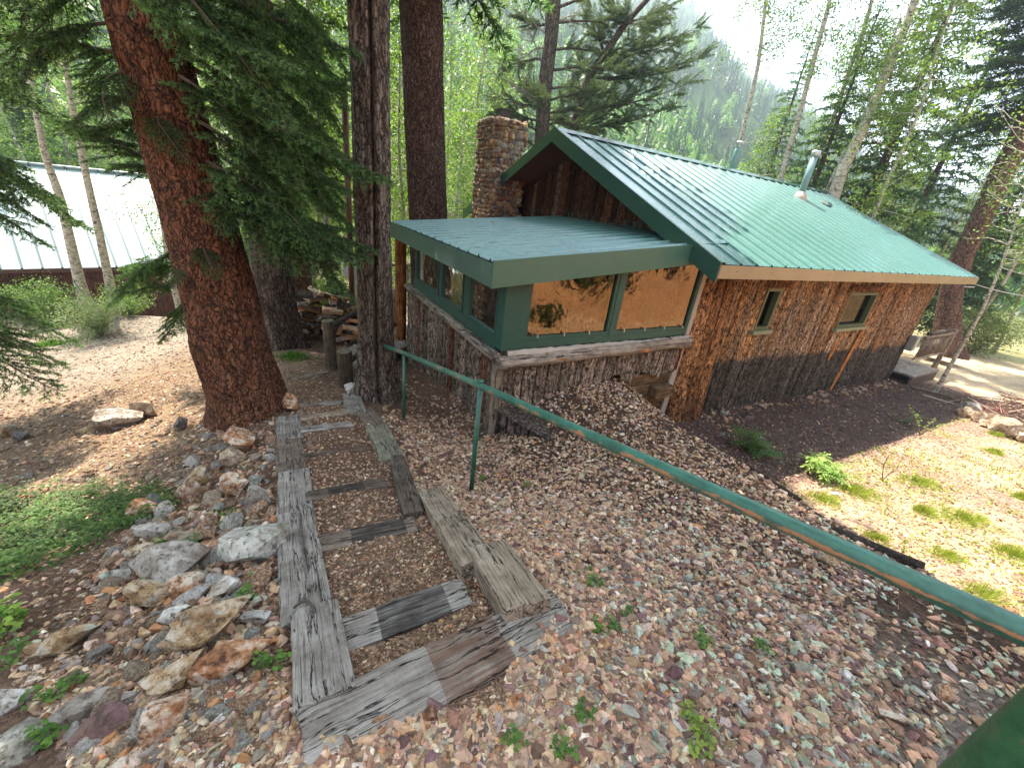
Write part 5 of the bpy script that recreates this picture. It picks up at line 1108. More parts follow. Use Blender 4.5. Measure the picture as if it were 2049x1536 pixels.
post = mesh_np('thick_post', V-g2_, F, m_paintrust('dark_green_log_paint', (.030, .12, .05), (.26, .12, .05), .56), hr, smooth=True); post['label'] = 'thick green painted log post with a rusty split, at the near end of the rail'

# ------------------------------------------------------------------ bollards, pole rails, plank walk
M_BOL = m_wood('olive_round_post', [(.06, .045, .03), (.13, .105, .075), (.21, .18, .13)], 2, .7, .006)
def bollard(base, top, w, label):
    b, t = hit(*base); tp = top_of(b, *top); r = w/2*t/F_PX; root = empty('bollard', tuple(b), 0, label, 'post', 'round posts at the head of the walk')
    V, F = logmesh((0, 0, -.3), (0, 0, tp[2]-b[2]), r, 26, 40, int(w), 1, .004); V[-1][2] += .008; mesh_np('post', V, F, M_BOL, root, smooth=True); m = MB(); m.tube([(0, 0, tp[2]-b[2]-.004), (0, 0, tp[2]-b[2]+.012)], r*.93, 26); m.build('end_grain', m_wood('cut_end', [(.12, .10, .07), (.22, .19, .14), (.28, .25, .2)], 2, .5, .003), root); return b, tp, r
b1, tp1, r1 = bollard((664, 737), (660, 642), 22, 'taller dark round post left of the pair at the path end')
b2, tp2, r2 = bollard((693, 774), (692, 704), 27, 'shorter, thicker round post with a lengthwise split, nearer the steps')
dirw = np.array([wloc(SU-.2, 4.3, 0)[0]-tp2[0], wloc(SU-.2, 4.3, 0)[1]-tp2[1], 0]); dirw /= np.linalg.norm(dirw)
for (tp, off, ln_, lb) in ((tp1, -.12, 2.6, 'dark pole rail running from the taller post toward the deck'), (tp2, -.22, 2.5, 'dark pole rail running from the shorter post behind the twin trunk')):
    P0 = tp+np.array([0, 0, off]); P1_ = P0+dirw*ln_+np.array([0, 0, -.05]); V, F = logmesh(P0-P0, P1_-P0, .042, 14, 60, 5, 1, .005)
    o = mesh_np('pole_rail', V, F, m_wood('dark_pole', [(.045, .035, .027), (.09, .07, .055), (.15, .12, .095)], 2, .6, .004), None, smooth=True, loc=tuple(P0)); tag(o, lb, 'rail')
wk = empty('plank_walk', tuple(b2), math.atan2(dirw[1], dirw[0]), 'grey plank walk stepping down from the round posts to the deck', 'walkway')
for k in range(9):
    m = MB(); m.box((.25+k*.27, -.02, -.10-k*.03), (.25+k*.27+.235, .95, -.06-k*.03)); m.build('plank', m_wood('walk_plank', [(.16, .14, .12), (.28, .25, .22), (.40, .37, .33)], 1, 1, .003), wk)
m = MB(); m.hexa([(.2, -.06, -.4), (2.7, -.06, -.65), (2.7, -.02, -.65), (.2, -.02, -.4), (.2, -.06, -.04), (2.7, -.06, -.33), (2.7, -.02, -.33), (.2, -.02, -.04)]); m.build('stringer', m_plain('dark_stringer', (.09, .075, .06), .9), wk)

# ------------------------------------------------------------------ wood pile
M_SPL = [m_wood('split_wood_face', q, 0, 1.2, .003) for q in ([(.40, .17, .065), (.60, .30, .13), (.70, .46, .26)], [(.52, .36, .21), (.68, .50, .32), (.78, .64, .46)], [(.44, .33, .24), (.60, .48, .37), (.72, .64, .53)])]
M_BRK = m_bark('firewood_bark', [(.07, .05, .035), (.13, .10, .075), (.22, .18, .14)], sc=40, stretch=.5, bd=.004)
rng = np.random.default_rng(15); protoL = []
for k in range(9):
    L_ = rng.uniform(.34, .46); na_ = 7; a0 = rng.uniform(0, 6.28); wedge = rng.uniform(.9, 1.9) if k < 7 else 6.28; R_ = rng.uniform(.085, .13); rt = empty('split_log', (0, 0, 0))
    arc = np.linspace(-wedge/2, wedge/2, na_); sec = np.array([(0, 0)]+[(R_*math.cos(a), R_*math.sin(a)) for a in arc]) if k < 7 else np.array([(R_*.6*math.cos(a), R_*.6*math.sin(a)) for a in np.linspace(0, 6.28, 9)[:-1]])
    sec -= sec.mean(0); n = len(sec); xs = np.linspace(-L_/2, L_/2, 6); V = np.array([(x, y*(1+.08*rng.normal()*(abs(x) > .15)), z*(1+.05*rng.normal())) for x in xs for y, z in sec])
    Fw = []; Fb = []
    for i in range(5):
        for j in range(n):
            q = (i*n+j, i*n+(j+1) % n, (i+1)*n+(j+1) % n, (i+1)*n+j); (Fb if (k >= 7 or 1 <= j < n-1) else Fw).append(q)
    caps = [tuple(range(n))[::-1], tuple(5*n+np.arange(n))]
    if Fw: mesh_np('split_face', V, [np.array(Fw), np.array(caps)], M_SPL[k % 3], rt)
    else: mesh_np('cut_end', V, [np.array(caps)], M_SPL[2], rt)
    mesh_np('bark_side', V*np.array([1, 1.004, 1.004]), [np.array(Fb)], M_BRK, rt); protoL.append(rt)
usedL = [False]*9; lw = 'split firewood log lying in the heap behind the round posts'
pc, _ = hit(668, 690); n_ = 0
hd = np.array([pc[0], pc[1]]); hd /= np.linalg.norm(hd); sd_ = np.array([hd[1], -hd[0]])
for lay in range(11):
    hgt = lay*.105; hw_ = 1.4*(1-hgt/1.6)**.75; cnt = int(6+24*(1-lay/11))
    for q in range(cnt):
        s_ = rng.uniform(-1, 1)*hw_; f_ = rng.uniform(-.55, .75)*(1-hgt/1.6)+.35
        if lay > 0 and abs(f_-.35) < .12 and rng.random() < .3: continue
        cx_ = hd*np.linalg.norm(pc[:2])+sd_*s_+hd*f_; z = gz(cx_[0], cx_[1])+.06+hgt*(1-.25*abs(s_)/1.2)+rng.uniform(-.02, .04)
        k = int(rng.integers(9)); rot_ = (rng.uniform(0, 6.28), rng.uniform(-.3, .3), rng.choice([rng.normal(.2, .5), rng.uniform(0, 3.14)])); lo = (cx_[0]+.25*hd[0], cx_[1]+.25*hd[1], z)
        if not usedL[k]: r_ = protoL[k]; usedL[k] = True
        else: r_ = dup(protoL[k], lo)
        r_.location = lo; r_.rotation_euler = rot_; r_.scale = (rng.uniform(.8, 1.15),)*3; tag(r_, lw, 'log', 'split logs in the firewood heap')
# rusted pole, dish
b, t = hit(704, 600); b = ray(704, 600)*9.3; tp = ray(688, 158); tp = tp*(np.hypot(b[0], b[1])/np.hypot(tp[0], tp[1])); rt = empty('rusted_pole', tuple(b), 0, 'tall thin rusted steel pole standing in the wood pile', 'pole')
m = MB(); m.tube([(0, 0, -.8), tp-b], .058, 16); m.build('pole', m_paintrust('rusty_steel', (.10, .045, .035), (.22, .08, .035), .5), rt, True)
b = ray(707, 545)*9.8; rt = empty('satellite_dish', tuple(b-np.array([0, 0, .9])), 0, 'small grey satellite dish behind the rusted pole', 'satellite dish')
V, F = [], []; nr_, nt_ = 6, 24
for i in range(nr_+1):
    for j in range(nt_): r_ = .26*i/nr_; a = j*2*math.pi/nt_; V.append((r_*math.cos(a), -.06+.9*r_*r_, r_*math.sin(a)*.72))
for i in range(nr_):
    for j in range(nt_): F.append((i*nt_+j, i*nt_+(j+1) % nt_, (i+1)*nt_+(j+1) % nt_, (i+1)*nt_+j))
V = np.array(V); F = np.array(F); V2 = V+np.array([0, .012, 0]); V = np.vstack([V, V2]); F = np.vstack([F, F[:, ::-1]+len(V2)]); Rx = np.array([[1, 0, 0], [0, math.cos(-.45), -math.sin(-.45)], [0, math.sin(-.45), math.cos(-.45)]]); V = V@Rx.T+np.array([0, 0, .9])
mesh_np('dish', V, F, m_plain('dish_grey', (.30, .28, .26), .5), rt, smooth=True); m = MB(); m.tube([(0, .05, -.3), (0, .05, .85)], .02, 8); m.tube([(0, -.02, .75), (-.02, -.25, .78)], .008, 6); m.build('arm', M_GALV, rt, True)

# ------------------------------------------------------------------ building on the left
D = np.array([.654, .756, 0]); N_ = np.array([-.756, .654, 0]); base = ray(100, 537)*12.6; sgn = 1
def col_hit(px):   # distance along the eave where it crosses image column px
    tt = np.linspace(-9, 16, 2500); q = project(base[None]+tt[:, None]*D)[0]; ok = project(base[None]+tt[:, None]*D)[2] > .5; return tt[ok][np.argmin(np.abs(q[ok]-px))]
ta_, tb_ = col_hit(-330), col_hit(385); LL = tb_-ta_; ez_ = base[2]; org = base+D*ta_; org[2] = ez_-1.95
RUN = 3.3; zs_ = np.linspace(.2, 4, 400); q_ = project(np.stack([base[0]+N_[0]*RUN+0*zs_, base[1]+N_[1]*RUN+0*zs_, ez_+zs_], -1)); rise = float(zs_[np.argmin(np.abs(q_[1]-(325+.09*q_[0])))])
bl = empty('red_brown_cabin', tuple(org), math.atan2(D[1], D[0]), 'long low red-brown building at the left edge under a dazzling pale metal roof', 'cabin')
m = MB(); m.box((0, .35*sgn if sgn > 0 else -.35-5.4, -.8), (LL-.1, (.35+5.4) if sgn > 0 else -.35, 1.95)); m.build('wall', m_wood('red_brown_boards', [(.05, .016, .01), (.10, .032, .02), (.15, .055, .035)], 2, .5, .004), bl)
prf = [(0, 0)]; a = .1
while a < LL+.2: prf += [(a, 0), (a+.015, .035), (a+.03, .035), (a+.045, 0)]; a += .42
prf = np.array(prf+[(LL+.3, 0)])
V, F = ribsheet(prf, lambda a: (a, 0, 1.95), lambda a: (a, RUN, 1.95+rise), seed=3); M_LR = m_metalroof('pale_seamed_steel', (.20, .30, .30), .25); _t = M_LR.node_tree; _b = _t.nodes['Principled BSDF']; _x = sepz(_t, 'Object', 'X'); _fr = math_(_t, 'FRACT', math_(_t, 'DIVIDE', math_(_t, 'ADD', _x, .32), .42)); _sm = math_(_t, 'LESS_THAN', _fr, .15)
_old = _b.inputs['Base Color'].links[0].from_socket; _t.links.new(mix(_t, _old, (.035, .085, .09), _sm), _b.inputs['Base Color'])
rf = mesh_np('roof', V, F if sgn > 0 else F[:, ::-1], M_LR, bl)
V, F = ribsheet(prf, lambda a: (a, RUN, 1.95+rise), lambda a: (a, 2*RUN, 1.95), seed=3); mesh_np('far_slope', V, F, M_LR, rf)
m = MB(); m.box((0, -.02, 1.83), (LL+.3, -.0, 1.94)); m.build('eave_trim', m_plain('dark_red_trim', (.06, .02, .015), .6), bl)
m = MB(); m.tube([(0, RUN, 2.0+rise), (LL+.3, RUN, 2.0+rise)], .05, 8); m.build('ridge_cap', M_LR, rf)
print('LEFT', base, rise, LL)

# ------------------------------------------------------------------ stones
ROCKM = dict(
 tan=m_rock('tan_stone', [(.20, .13, .08), (.40, .30, .20), (.60, .52, .41)], 6, (.34, .16, .07), .60), rust=m_rock('rusty_quartz', [(.16, .065, .03), (.40, .19, .085), (.66, .56, .44)], 7, (.55, .50, .42), .57), grey=m_rock('grey_stone', [(.16, .14, .115), (.32, .285, .24), (.50, .47, .41)], 6, (.34, .22, .12), .62),
 lich=m_rock('lichened_grey_stone', [(.17, .155, .12), (.37, .35, .29), (.60, .58, .51)], 5, (.30, .40, .29), .56), white=m_rock('white_quartz', [(.34, .27, .20), (.58, .54, .48), (.74, .71, .66)], 8), ochre=m_rock('ochre_stone', [(.16, .09, .045), (.36, .23, .11), (.56, .48, .36)], 6, (.38, .37, .31), .55), purple=m_rock('purple_stone', [(.08, .045, .045), (.15, .08, .08), (.24, .15, .14)]), dark=m_rock('dark_stone', [(.06, .06, .06), (.13, .125, .12), (.22, .21, .2)]))
rockP = [cut_rock(500+s_, 4, 11, (1, 1, 1), .10, .5, .8) for s_ in range(8)]
def rock(px, py, wpx, asp_, hf, kind, label, seed, rz=None, sink=.13, group='stones on the bank left of the steps'):
    p, t = hit(px, py); w = wpx*t/F_PX; V, F = cut_rock(900+seed, 5, 15, (1, 1, 1), .035, .40, .72); V = V*(1+.035*(1-2*np.abs(fbm(V[:, 0]*6, V[:, 1]*6, V[:, 2]*6, 4, seed+5))))[:, None]
    hf = min(.95, hf*1.5); asp_ = min(1., asp_*1.1); V = V/np.abs(V).max(0); V = V*np.array([w/2, w/2*asp_, w/2*hf])*1.04; o = mesh_np('stone', V, F, ROCKM[kind], None); tag(o, label, 'stone', group)
    o.location = (p[0], p[1], p[2]+w/2*hf*(1-2*sink)); o.rotation_euler = (random.uniform(-.25, .25), random.uniform(-.25, .25), rz if rz is not None else random.uniform(0, 3)); return o
BIG = [(495,1120,150,.75,.45,'lich','largest grey-white stone, greened with lichen, against the cracked timber',.2),
 (424,1262,150,.62,.45,'ochre','large ochre slab with pale crust, second to the largest lichened stone',.7),(466,1345,150,.42,.35,'rust','long pale slab streaked rust red, near the lower left timber end',.75),
 (381,1185,72,.8,.8,'rust','blocky stone with a flat rust-topped face standing on the grey boulder',.1),(340,1150,130,.6,.4,'grey','rounded dull grey boulder behind the blocky rust-topped stone',.2),
 (447,1192,56,.75,.5,'white','small bright white quartz stone between the blocky stone and timber',0),(310,1205,90,.7,.4,'ochre','flat brown-orange slab left of the blocky rust-topped stone',.3),
 (360,1245,70,.35,.4,'white','thin wedge of pale stone under the blocky one',.5),(515,1243,52,.5,.5,'white','white stone chip beside the near left timber',.1),(360,1360,110,.55,.4,'ochre','yellowish broken slab below the large ochre one',.7),
 (345,1445,84,.9,.7,'rust','upright orange stone with white veins at the lower left',.3),(140,1290,110,.4,.4,'ochre','long half-buried stone with an orange end, lower left',.7),(20,1410,80,.7,.4,'white','white-pink slab at the left edge',.4),(32,1500,110,.9,.35,'lich','lichen-green boulder in the lower left corner',.2),
 (234,850,95,.6,.35,'grey','broad pale flat stone on the left bank, level with the spruce foot',.1),(292,833,46,.8,.8,'tan','pointed tan stone touching the broad pale flat one',.3),(12,872,40,.9,.8,'ochre','brown block at the left edge above the green plants',.2),(44,878,32,.8,.5,'dark','small bluish grey stone beside the brown block',.4),
 (513,1014,56,.75,.7,'grey','smooth bluish-grey rounded stone against the left edging',.2),(490,900,62,.8,.8,'rust','angular rust stone standing up in the heap below the spruce',.5),(470,925,50,.8,.6,'tan','brown-red stone below the angular rust one',.3),(475,835,62,.5,.4,'rust','long reddish stone near the spruce foot',.5),(365,857,28,.9,.9,'dark','dark grey lump among tan stones',.2),
 (398,975,52,1.,.7,'ochre','upright tan stone in the middle of the heap',.5),(285,1035,56,.8,.8,'rust','dark orange stone at the right end of the green plants',.3),(380,1000,60,.6,.5,'rust','orange brown stone under the upright tan one',.1),(470,985,60,.7,.6,'rust','rust-faced stone left of the smooth bluish one',.2),
 (315,1020,66,.35,.4,'dark','long dark grey stone in the heap',.3),(320,1075,90,.35,.3,'grey','thin pale slab lying flat above the grey boulder',.2),(375,1085,70,.45,.35,'tan','pale tan slab beside the thin grey one',.3),(438,1105,60,.6,.6,'rust','rust stone perched on the left of the largest lichened stone',.3),(224,1160,60,.5,.35,'lich','flat greenish stone low on the bank',.4),(300,1120,70,.5,.5,'ochre','brown stone behind the rounded grey boulder',.2),
 (215,1465,110,.7,.2,'purple','flat purple-brown slab, lower left',.1),(150,1440,120,.35,.25,'grey','long flat grey-tan slab, lower left',1.0),(580,819,44,.7,.7,'rust','reddish stone sitting on the far end of the left edging',.1),(705,787,36,.8,.4,'white','pale flat rock at the foot of the shorter bollard',.4)]
for k, (px, py, w, a_, h_, kd, lb, rz) in enumerate(BIG): rock(px, py, w, a_, h_, kd, lb, k, rz)
for k, (px, py, w, a_, h_, kd, lb, rz) in enumerate([(1650,1128,64,.5,.4,'ochre','long tan stone on the gravel slope below the rail',-.4),(1228,914,26,.8,.8,'ochre','small brown block on the gravel right of the rail post',.1),(1352,1352,40,.7,.5,'purple','purple angular stone in the near gravel',.3),(1690,1355,34,.9,.4,'white','pale oval stone in the near gravel right of the purple one',.2),(1882,1392,40,.7,.6,'rust','rust-brown stone on the dirt at the lower right',.2),(1785,1438,60,.4,.3,'tan','long pale stone on the dirt, lower right',-.4),(1210,1290,34,.6,.4,'rust','upright tan chip of rock near the timber corner',.5),
  (700,1438,24,1.,.9,'rust','tan pebble lying on the nearest cross timber',.2),(760,1445,42,.5,.5,'tan','flat pink pebble on the nearest cross timber edge',.4),(862,1435,34,.9,.6,'rust','orange pointed stone below the nearest cross timber',.5),(745,1470,22,.9,.9,'tan','brown pebble on the lower edge of the nearest cross timber',.5),(596+210,938,22,.6,.5,'tan','small tan pebble resting on the dark right edging timber',.1),
  (1655,1095,30,.4,.3,'white','white rock flake beyond the gravel edge',-.4),(1672,990,22,.6,.3,'white','white pebble on the sunlit yard',-.4)]): rock(px, py, w, a_, h_, kd, lb, 60+k, rz, group='single stones on the gravel')
# stone row at the brush pile
for k, (px, py, w, a_, h_, kd, lb) in enumerate([(1938,820,34,.6,.5,'white','white stone heading the row by the brush pile'),(1926,832,26,.8,.7,'ochre','orange-brown stone under the white one in the row'),(1950,840,34,.7,.4,'tan','pale tan stone, third in the row by the brush pile'),(1975,855,30,.6,.4,'tan','low tan stone, fourth in the row by the brush pile'),(2015,873,62,.45,.45,'tan','longest block of the row by the brush pile'),(2046,884,40,.5,.4,'tan','block at the right edge ending the row')]): rock(px, py, w, a_, h_, kd, lb, 80+k, -.5, group='stones edging the brush pile')
# medium stones in the heap: look-alikes
rng = np.random.default_rng(99); mids = []
for s_ in range(12):
    V, F = cut_rock(1300+s_, 3, 13, (1, rng.uniform(.55, .95), rng.uniform(.4, .7)), .03, .42, .72); mids.append((V, F))
kinds = ['tan', 'rust', 'tan', 'grey', 'ochre', 'white', 'rust', 'lich']; mem = {}
def midrock(x, y, s_, kd, label, group, emb=.3):
    i = int(rng.integers(12)); key = (i, kd)
    if key not in mem: o = mesh_np('stone', mids[i][0], mids[i][1], ROCKM[kd], None); mem[key] = o
    else: o = mem[key].copy(); COL.objects.link(o)
    o.scale = (s_,)*3; o.location = (x, y, gz(x, y)+s_*.5*(1-2*emb)); o.rotation_euler = (rng.uniform(-.4, .4), rng.uniform(-.4, .4), rng.uniform(0, 6.28)); tag(o, label, 'stone', group)
n_ = 0
while n_ < 178:
    px = rng.uniform(130, 560); py = rng.uniform(820, 1500)
    cx_ = np.interp(py, [820, 900, 1000, 1100, 1300, 1500], [500, 470, 440, 400, 330, 300]); wd = np.interp(py, [820, 900, 1100, 1500], [90, 120, 170, 260])
    if abs(px-cx_) > wd or px > np.interp(py, [820, 1020, 1220, 1420], [545, 550, 560, 575]): continue
    p, t = hit(px, py); s_ = (.042+.075*rng.random()**1.4)*(1 if py < 1200 else .62); midrock(p[0], p[1], s_, kinds[rng.integers(8)], 'fist-sized angular stone in the heap left of the timber steps', 'small stones in the heap beside the steps'); n_ += 1
n_ = 0
while n_ < 52:
    px = rng.uniform(-20, 420); py = rng.uniform(850, 1010)+(-.05*px)
    p, t = hit(px, py); midrock(p[0], p[1], rng.uniform(.03, .075), ['tan', 'tan', 'ochre', 'grey'][rng.integers(4)], 'flat tan stone half sunk in the dirt of the left bank', 'flat stones on the left bank'); n_ += 1
for k in range(40):
    u_ = rng.uniform(.6, 9.8); v_ = -.22-abs(rng.normal(0, .14)); q = wloc(u_, v_, 0); midrock(q[0], q[1], rng.uniform(.05, .11), ['ochre', 'tan', 'ochre', 'grey', 'rust'][rng.integers(5)], 'rounded stone along the foot of the bark wall', 'stones along the cabin wall')

# gravel: thousands of chips, laid as one mass per kind of ground
chips = []
for s_ in range(40):
    r_ = np.random.default_rng(3000+s_); bm = bmesh.new()
    for _ in range(13):
        q = r_.normal(size=3); q /= np.linalg.norm(q); bm.verts.new(q*np.array([1, r_.uniform(.55, .9), r_.uniform(.38, .72)])*r_.uniform(.75, 1.1))
    h_ = bmesh.ops.convex_hull(bm, input=bm.verts); bmesh.ops.delete(bm, geom=[v for v in bm.verts if not v.link_faces], context='VERTS'); bmesh.ops.triangulate(bm, faces=bm.faces)
    bm.verts.index_update(); chips.append((np.array([v.co[:] for v in bm.verts]), np.array([[v.index for v in f.verts] for f in bm.faces]))); bm.free()
def scatter(name, X_, Y_, S_, C_, mat, label, cat, seed, tilt=.35, emb=.25):
    r_ = np.random.default_rng(seed); Z_ = T(X_, Y_); VV = []; FF = []; CC = []; n0 = 0; N_ = len(X_)
    e = .02; nx_ = -(T(X_+e, Y_)-Z_)/e; ny_ = -(T(X_, Y_+e)-Z_)/e; nx_ = np.clip(nx_, -1, 1); ny_ = np.clip(ny_, -1, 1); pid = r_.integers(len(chips), size=N_)
    for k in range(len(chips)):
        ids = np.where(pid == k)[0]
        if not len(ids): continue
        V, F = chips[k]; a = r_.uniform(0, 6.28, len(ids)); up = np.stack([nx_[ids]+r_.normal(0, tilt, len(ids)), ny_[ids]+r_.normal(0, tilt, len(ids)), np.ones(len(ids))], -1); up /= np.linalg.norm(up, axis=1)[:, None]
        ax = np.stack([np.cos(a), np.sin(a), 0*a], -1); ax -= (ax*up).sum(1)[:, None]*up; ax /= np.linalg.norm(ax, axis=1)[:, None]; ay = np.cross(up, ax); s_ = S_[ids][:, None, None]
        W_ = (V[None, :, 0:1]*ax[:, None, :]+V[None, :, 1:2]*ay[:, None, :]+V[None, :, 2:3]*up[:, None, :])*s_+np.stack([X_[ids], Y_[ids], Z_[ids]+S_[ids]*(.4-emb)], -1)[:, None, :]
        nV = len(V); VV.append(W_.reshape(-1, 3)); FF.append((F[None]+np.arange(len(ids))[:, None, None]*nV+n0).reshape(-1, 3)); n0 += nV*len(ids); CC.append(np.repeat(C_[ids], nV, 0))
    o = mesh_np(name, np.concatenate(VV), [np.concatenate(FF)], mat, None, np.concatenate(CC)); tag(o, label, cat, kind='stuff'); return o
M_GRAV = m_vcol('gravel_chip', .85, .65, 55, 0, .3, .002)
PAL = dict(pink=(.42, .27, .19), tan=(.44, .31, .19), cream=(.55, .45, .33), orange=(.42, .20, .09), brown=(.22, .13, .09), purple=(.17, .10, .10), green=(.34, .42, .34), white=(.60, .56, .50), grey=(.26, .235, .21), straw=(.55, .41, .24))
def pick(n, w, r_):
    ks = list(w); p_ = np.array([w[k] for k in ks], float); p_ /= p_.sum(); idx = r_.choice(len(ks), n, p=p_); base_ = np.array([PAL[k] for k in ks])[idx]; return (base_*.9+.10*base_.mean(1, keepdims=True))*np.array([.98, .88, .79])*r_.uniform(.5, 1.25, (n, 1))*r_.uniform(.92, 1.08, (n, 3))
def in_steps(x, y, px, py):   # walking surface between the edgings
    lx = np.interp(py, [800, 880, 1020, 1200, 1420], [600, 604, 622, 662, 700]); rx = np.interp(py, [800, 850, 920, 1020, 1130, 1240], [690, 720, 772, 815, 920, 1010]); return (px > lx-12) & (px < rx+6) & (py > 770) & (py < 1420)
r_ = np.random.default_rng(70)
def sample_screen(n, r0_=.5, r1_=12, az0=-62, az1=66, pw=1.0):
    """distance-weighted: chips thin out with distance from the path end"""
    a = np.radians(r_.uniform(az0, az1, n)); d = r0_*(r1_/r0_)**(r_.random(n)**pw); return d*np.sin(a), d*np.cos(a)
x, y = sample_screen(150000, .45, 8.5, -64, 72); z = T(x, y, False); px, py, dd = project(np.stack([x, y, z], -1)); sd = edge_sd(x, y); dist = np.hypot(x, y)
vis = (dd > .2) & (px > -120) & (px < 2200) & (py < 1640) & (py > 560); st = in_steps(x, y, px, py)
under = ((x-O3[0])*cu[0]+(y-O3[1])*cu[1] > SU-.05) & ((x-O3[0])*cv[0]+(y-O3[1])*cv[1] > -.02)
left = px < np.interp(py, [700, 830, 1200, 1536], [560, 560, 570, 590])
slope = vis & (sd < .25) & ~st & ~left & ~under & (px > 590)
# density falls on the bare dirt at the lower right and near the trunk
dens = np.where((px > 1750) & (py > 1180), .35, 1.)*np.where((py < 830) & (px < 900), .25, 1.)
keep = slope & (r_.random(len(x)) < dens*np.clip(.85+1.0*fbm(x*2.3, y*2.3, 0, 4, 61), .5, 1)); xs_, ys_, ds_ = x[keep], y[keep], dist[keep]; n = len(xs_); grn = np.clip((px[keep]-1080)/300, 0, 1)*np.clip((py[keep]-960)/150, 0, 1)
c = pick(n, dict(pink=4, tan=3, cream=2.5, orange=.6, brown=1.5, purple=.8, white=.4, grey=.7), r_); c2 = pick(n, dict(pink=3.2, tan=1.4, cream=1.2, brown=2., purple=1.8, green=1.9, white=.6, grey=1.4), r_)
c = np.where((r_.random(n) < grn)[:, None], c2, c)
s_ = (.010+.022*r_.random(n)**2.2+.0012*ds_)*np.where(r_.random(n) < .03, 1.6, 1.); scatter('gravel', xs_, ys_, s_, c, M_GRAV, 'pink, tan and lichen-green broken rock covering the slope beside the rail', 'gravel', 71)
print('gravel', n)
keep = vis & (sd < .1) & left & (r_.random(len(x)) < np.where(py > 1330, .75, .16)); xs_, ys_, ds_ = x[keep], y[keep], dist[keep]; n = len(xs_)
c = pick(n, dict(tan=4, cream=3, pink=2, orange=.7, brown=1, grey=1, green=.4, white=.6), r_); s_ = (.008+.016*r_.random(n)**2.5+.0020*ds_); scatter('gravel', xs_, ys_, s_, c, M_GRAV, 'tan stone chips scattered over the dirt bank on the left', 'gravel', 72, emb=.35)
keep = vis & st & (sd < 0) & (r_.random(len(x)) < .62); xs_, ys_, ds_ = x[keep], y[keep], dist[keep]; n = len(xs_)
c = pick(n, dict(tan=3, cream=2.5, pink=3, orange=.8, brown=2), r_); s_ = (.005+.012*r_.random(n)**2.5+.0010*ds_); scatter('gravel', xs_, ys_, s_, c, M_GRAV, 'small chips trodden into the brown soil between the step timbers', 'gravel', 73, emb=.3)
x = r_.uniform(2.6, 12.5, 60000); y = r_.uniform(6, 13.5, 60000); v_ = (x-O3[0])*cv[0]+(y-O3[1])*cv[1]; u_ = (x-O3[0])*cu[0]+(y-O3[1])*cu[1]; keep = (v_ < -.08) & (v_ > -.75-.2*fbm(u_, 0*u_, 0, 3, 8)) & (u_ > .5) & (u_ < 9.9) & (r_.random(len(x)) < .055); xs_, ys_ = x[keep], y[keep]; n = len(xs_)
scatter('wall_foot_stones', xs_, ys_, .02+.06*r_.random(n)**1.8, pick(n, dict(tan=3, brown=3, grey=2, orange=1), r_)*.75, M_GRAV, 'smaller stones banked among the larger ones along the foot of the bark wall', 'stones', 76, .5, .2)
x, y = sample_screen(90000, .6, 6, -64, 10); z = T(x, y, False); px, py, dd = project(np.stack([x, y, z], -1)); cx_ = np.interp(py, [820, 900, 1000, 1100, 1300, 1500], [500, 470, 440, 400, 330, 300]); wd = np.interp(py, [820, 900, 1100, 1500], [85, 115, 160, 260]); keep = (np.abs(px-cx_) < wd*(1+.3*fbm(py*.02, 0*py, 0, 2, 3))) & (px < np.interp(py, [820, 1020, 1220, 1420], [550, 552, 564, 580])) & (py > 815) & (py < 1560) & (r_.random(len(x)) < .085); xs_, ys_ = x[keep], y[keep]; n = len(xs_)
scatter('heap_fragments', xs_, ys_, (.016+.034*r_.random(n)**2)*np.where(py[keep] > 1300, .68, 1.), pick(n, dict(tan=4, cream=2, orange=1.2, brown=2, grey=2, pink=1.5, white=.5), r_), M_GRAV, 'broken rock fragments filling the heap between its larger stones', 'rock fragments', 77, .7, .1)
# far left flat and yard chips
x, y = sample_screen(60000, 3.5, 16, -66, -8); z = T(x, y, False); px, py, dd = project(np.stack([x, y, z], -1)); keep = (px > -60) & (px < 640) & (edge_sd(x, y) < -1) & (py > 600); xs_, ys_ = x[keep][:17000], y[keep][:17000]; n = len(xs_); ds_ = np.hypot(xs_, ys_)
c = pick(n, dict(tan=3, cream=1, pink=1.5, brown=4, grey=3), r_)*.8; s_ = .007+.024*r_.random(n)**3.5+.0006*ds_; scatter('gravel', xs_, ys_, s_, c, M_GRAV, 'flat pebbles and bark bits over the open ground left of the spruce', 'gravel', 74, .2, .3)
x = r_.uniform(2.5, 14, 90000); y = r_.uniform(1.5, 12, 90000); sd = edge_sd(x, y); v_ = (x-O3[0])*cv[0]+(y-O3[1])*cv[1]; u_ = (x-O3[0])*cu[0]+(y-O3[1])*cu[1]; z = T(x, y, False); px, py, dd = project(np.stack([x, y, z], -1))
keep = (sd > .3) & (v_ < -.1) & (u_ < 11.5) & (px < 2150) & (r_.random(len(x)) < np.clip(6/np.hypot(x, y), .2, 1)) & (px > 1300); xs_, ys_ = x[keep], y[keep]; n = len(xs_); sh_ = v_[keep] > -2.2  # mask of chips inside the roof shadow; their darker colours paint that shade
c = pick(n, dict(straw=4, cream=2, pink=3, brown=1.6, tan=2), r_)*1.05; c = np.where(sh_[:, None], pick(n, dict(purple=2, brown=3, grey=1.2, tan=.5), r_)*.6, c); s_ = .012+.020*r_.random(n)**2; c = np.where(sh_[:, None] & (r_.random((n, 1)) < .2), c*2.4, c); scatter('gravel', xs_, ys_, s_, c, M_GRAV, 'bleached chips and purple-brown mulch of the yard, painted darker where roof shade falls below the cabin wall', 'gravel', 75, .35, .2)
print('yard', n)

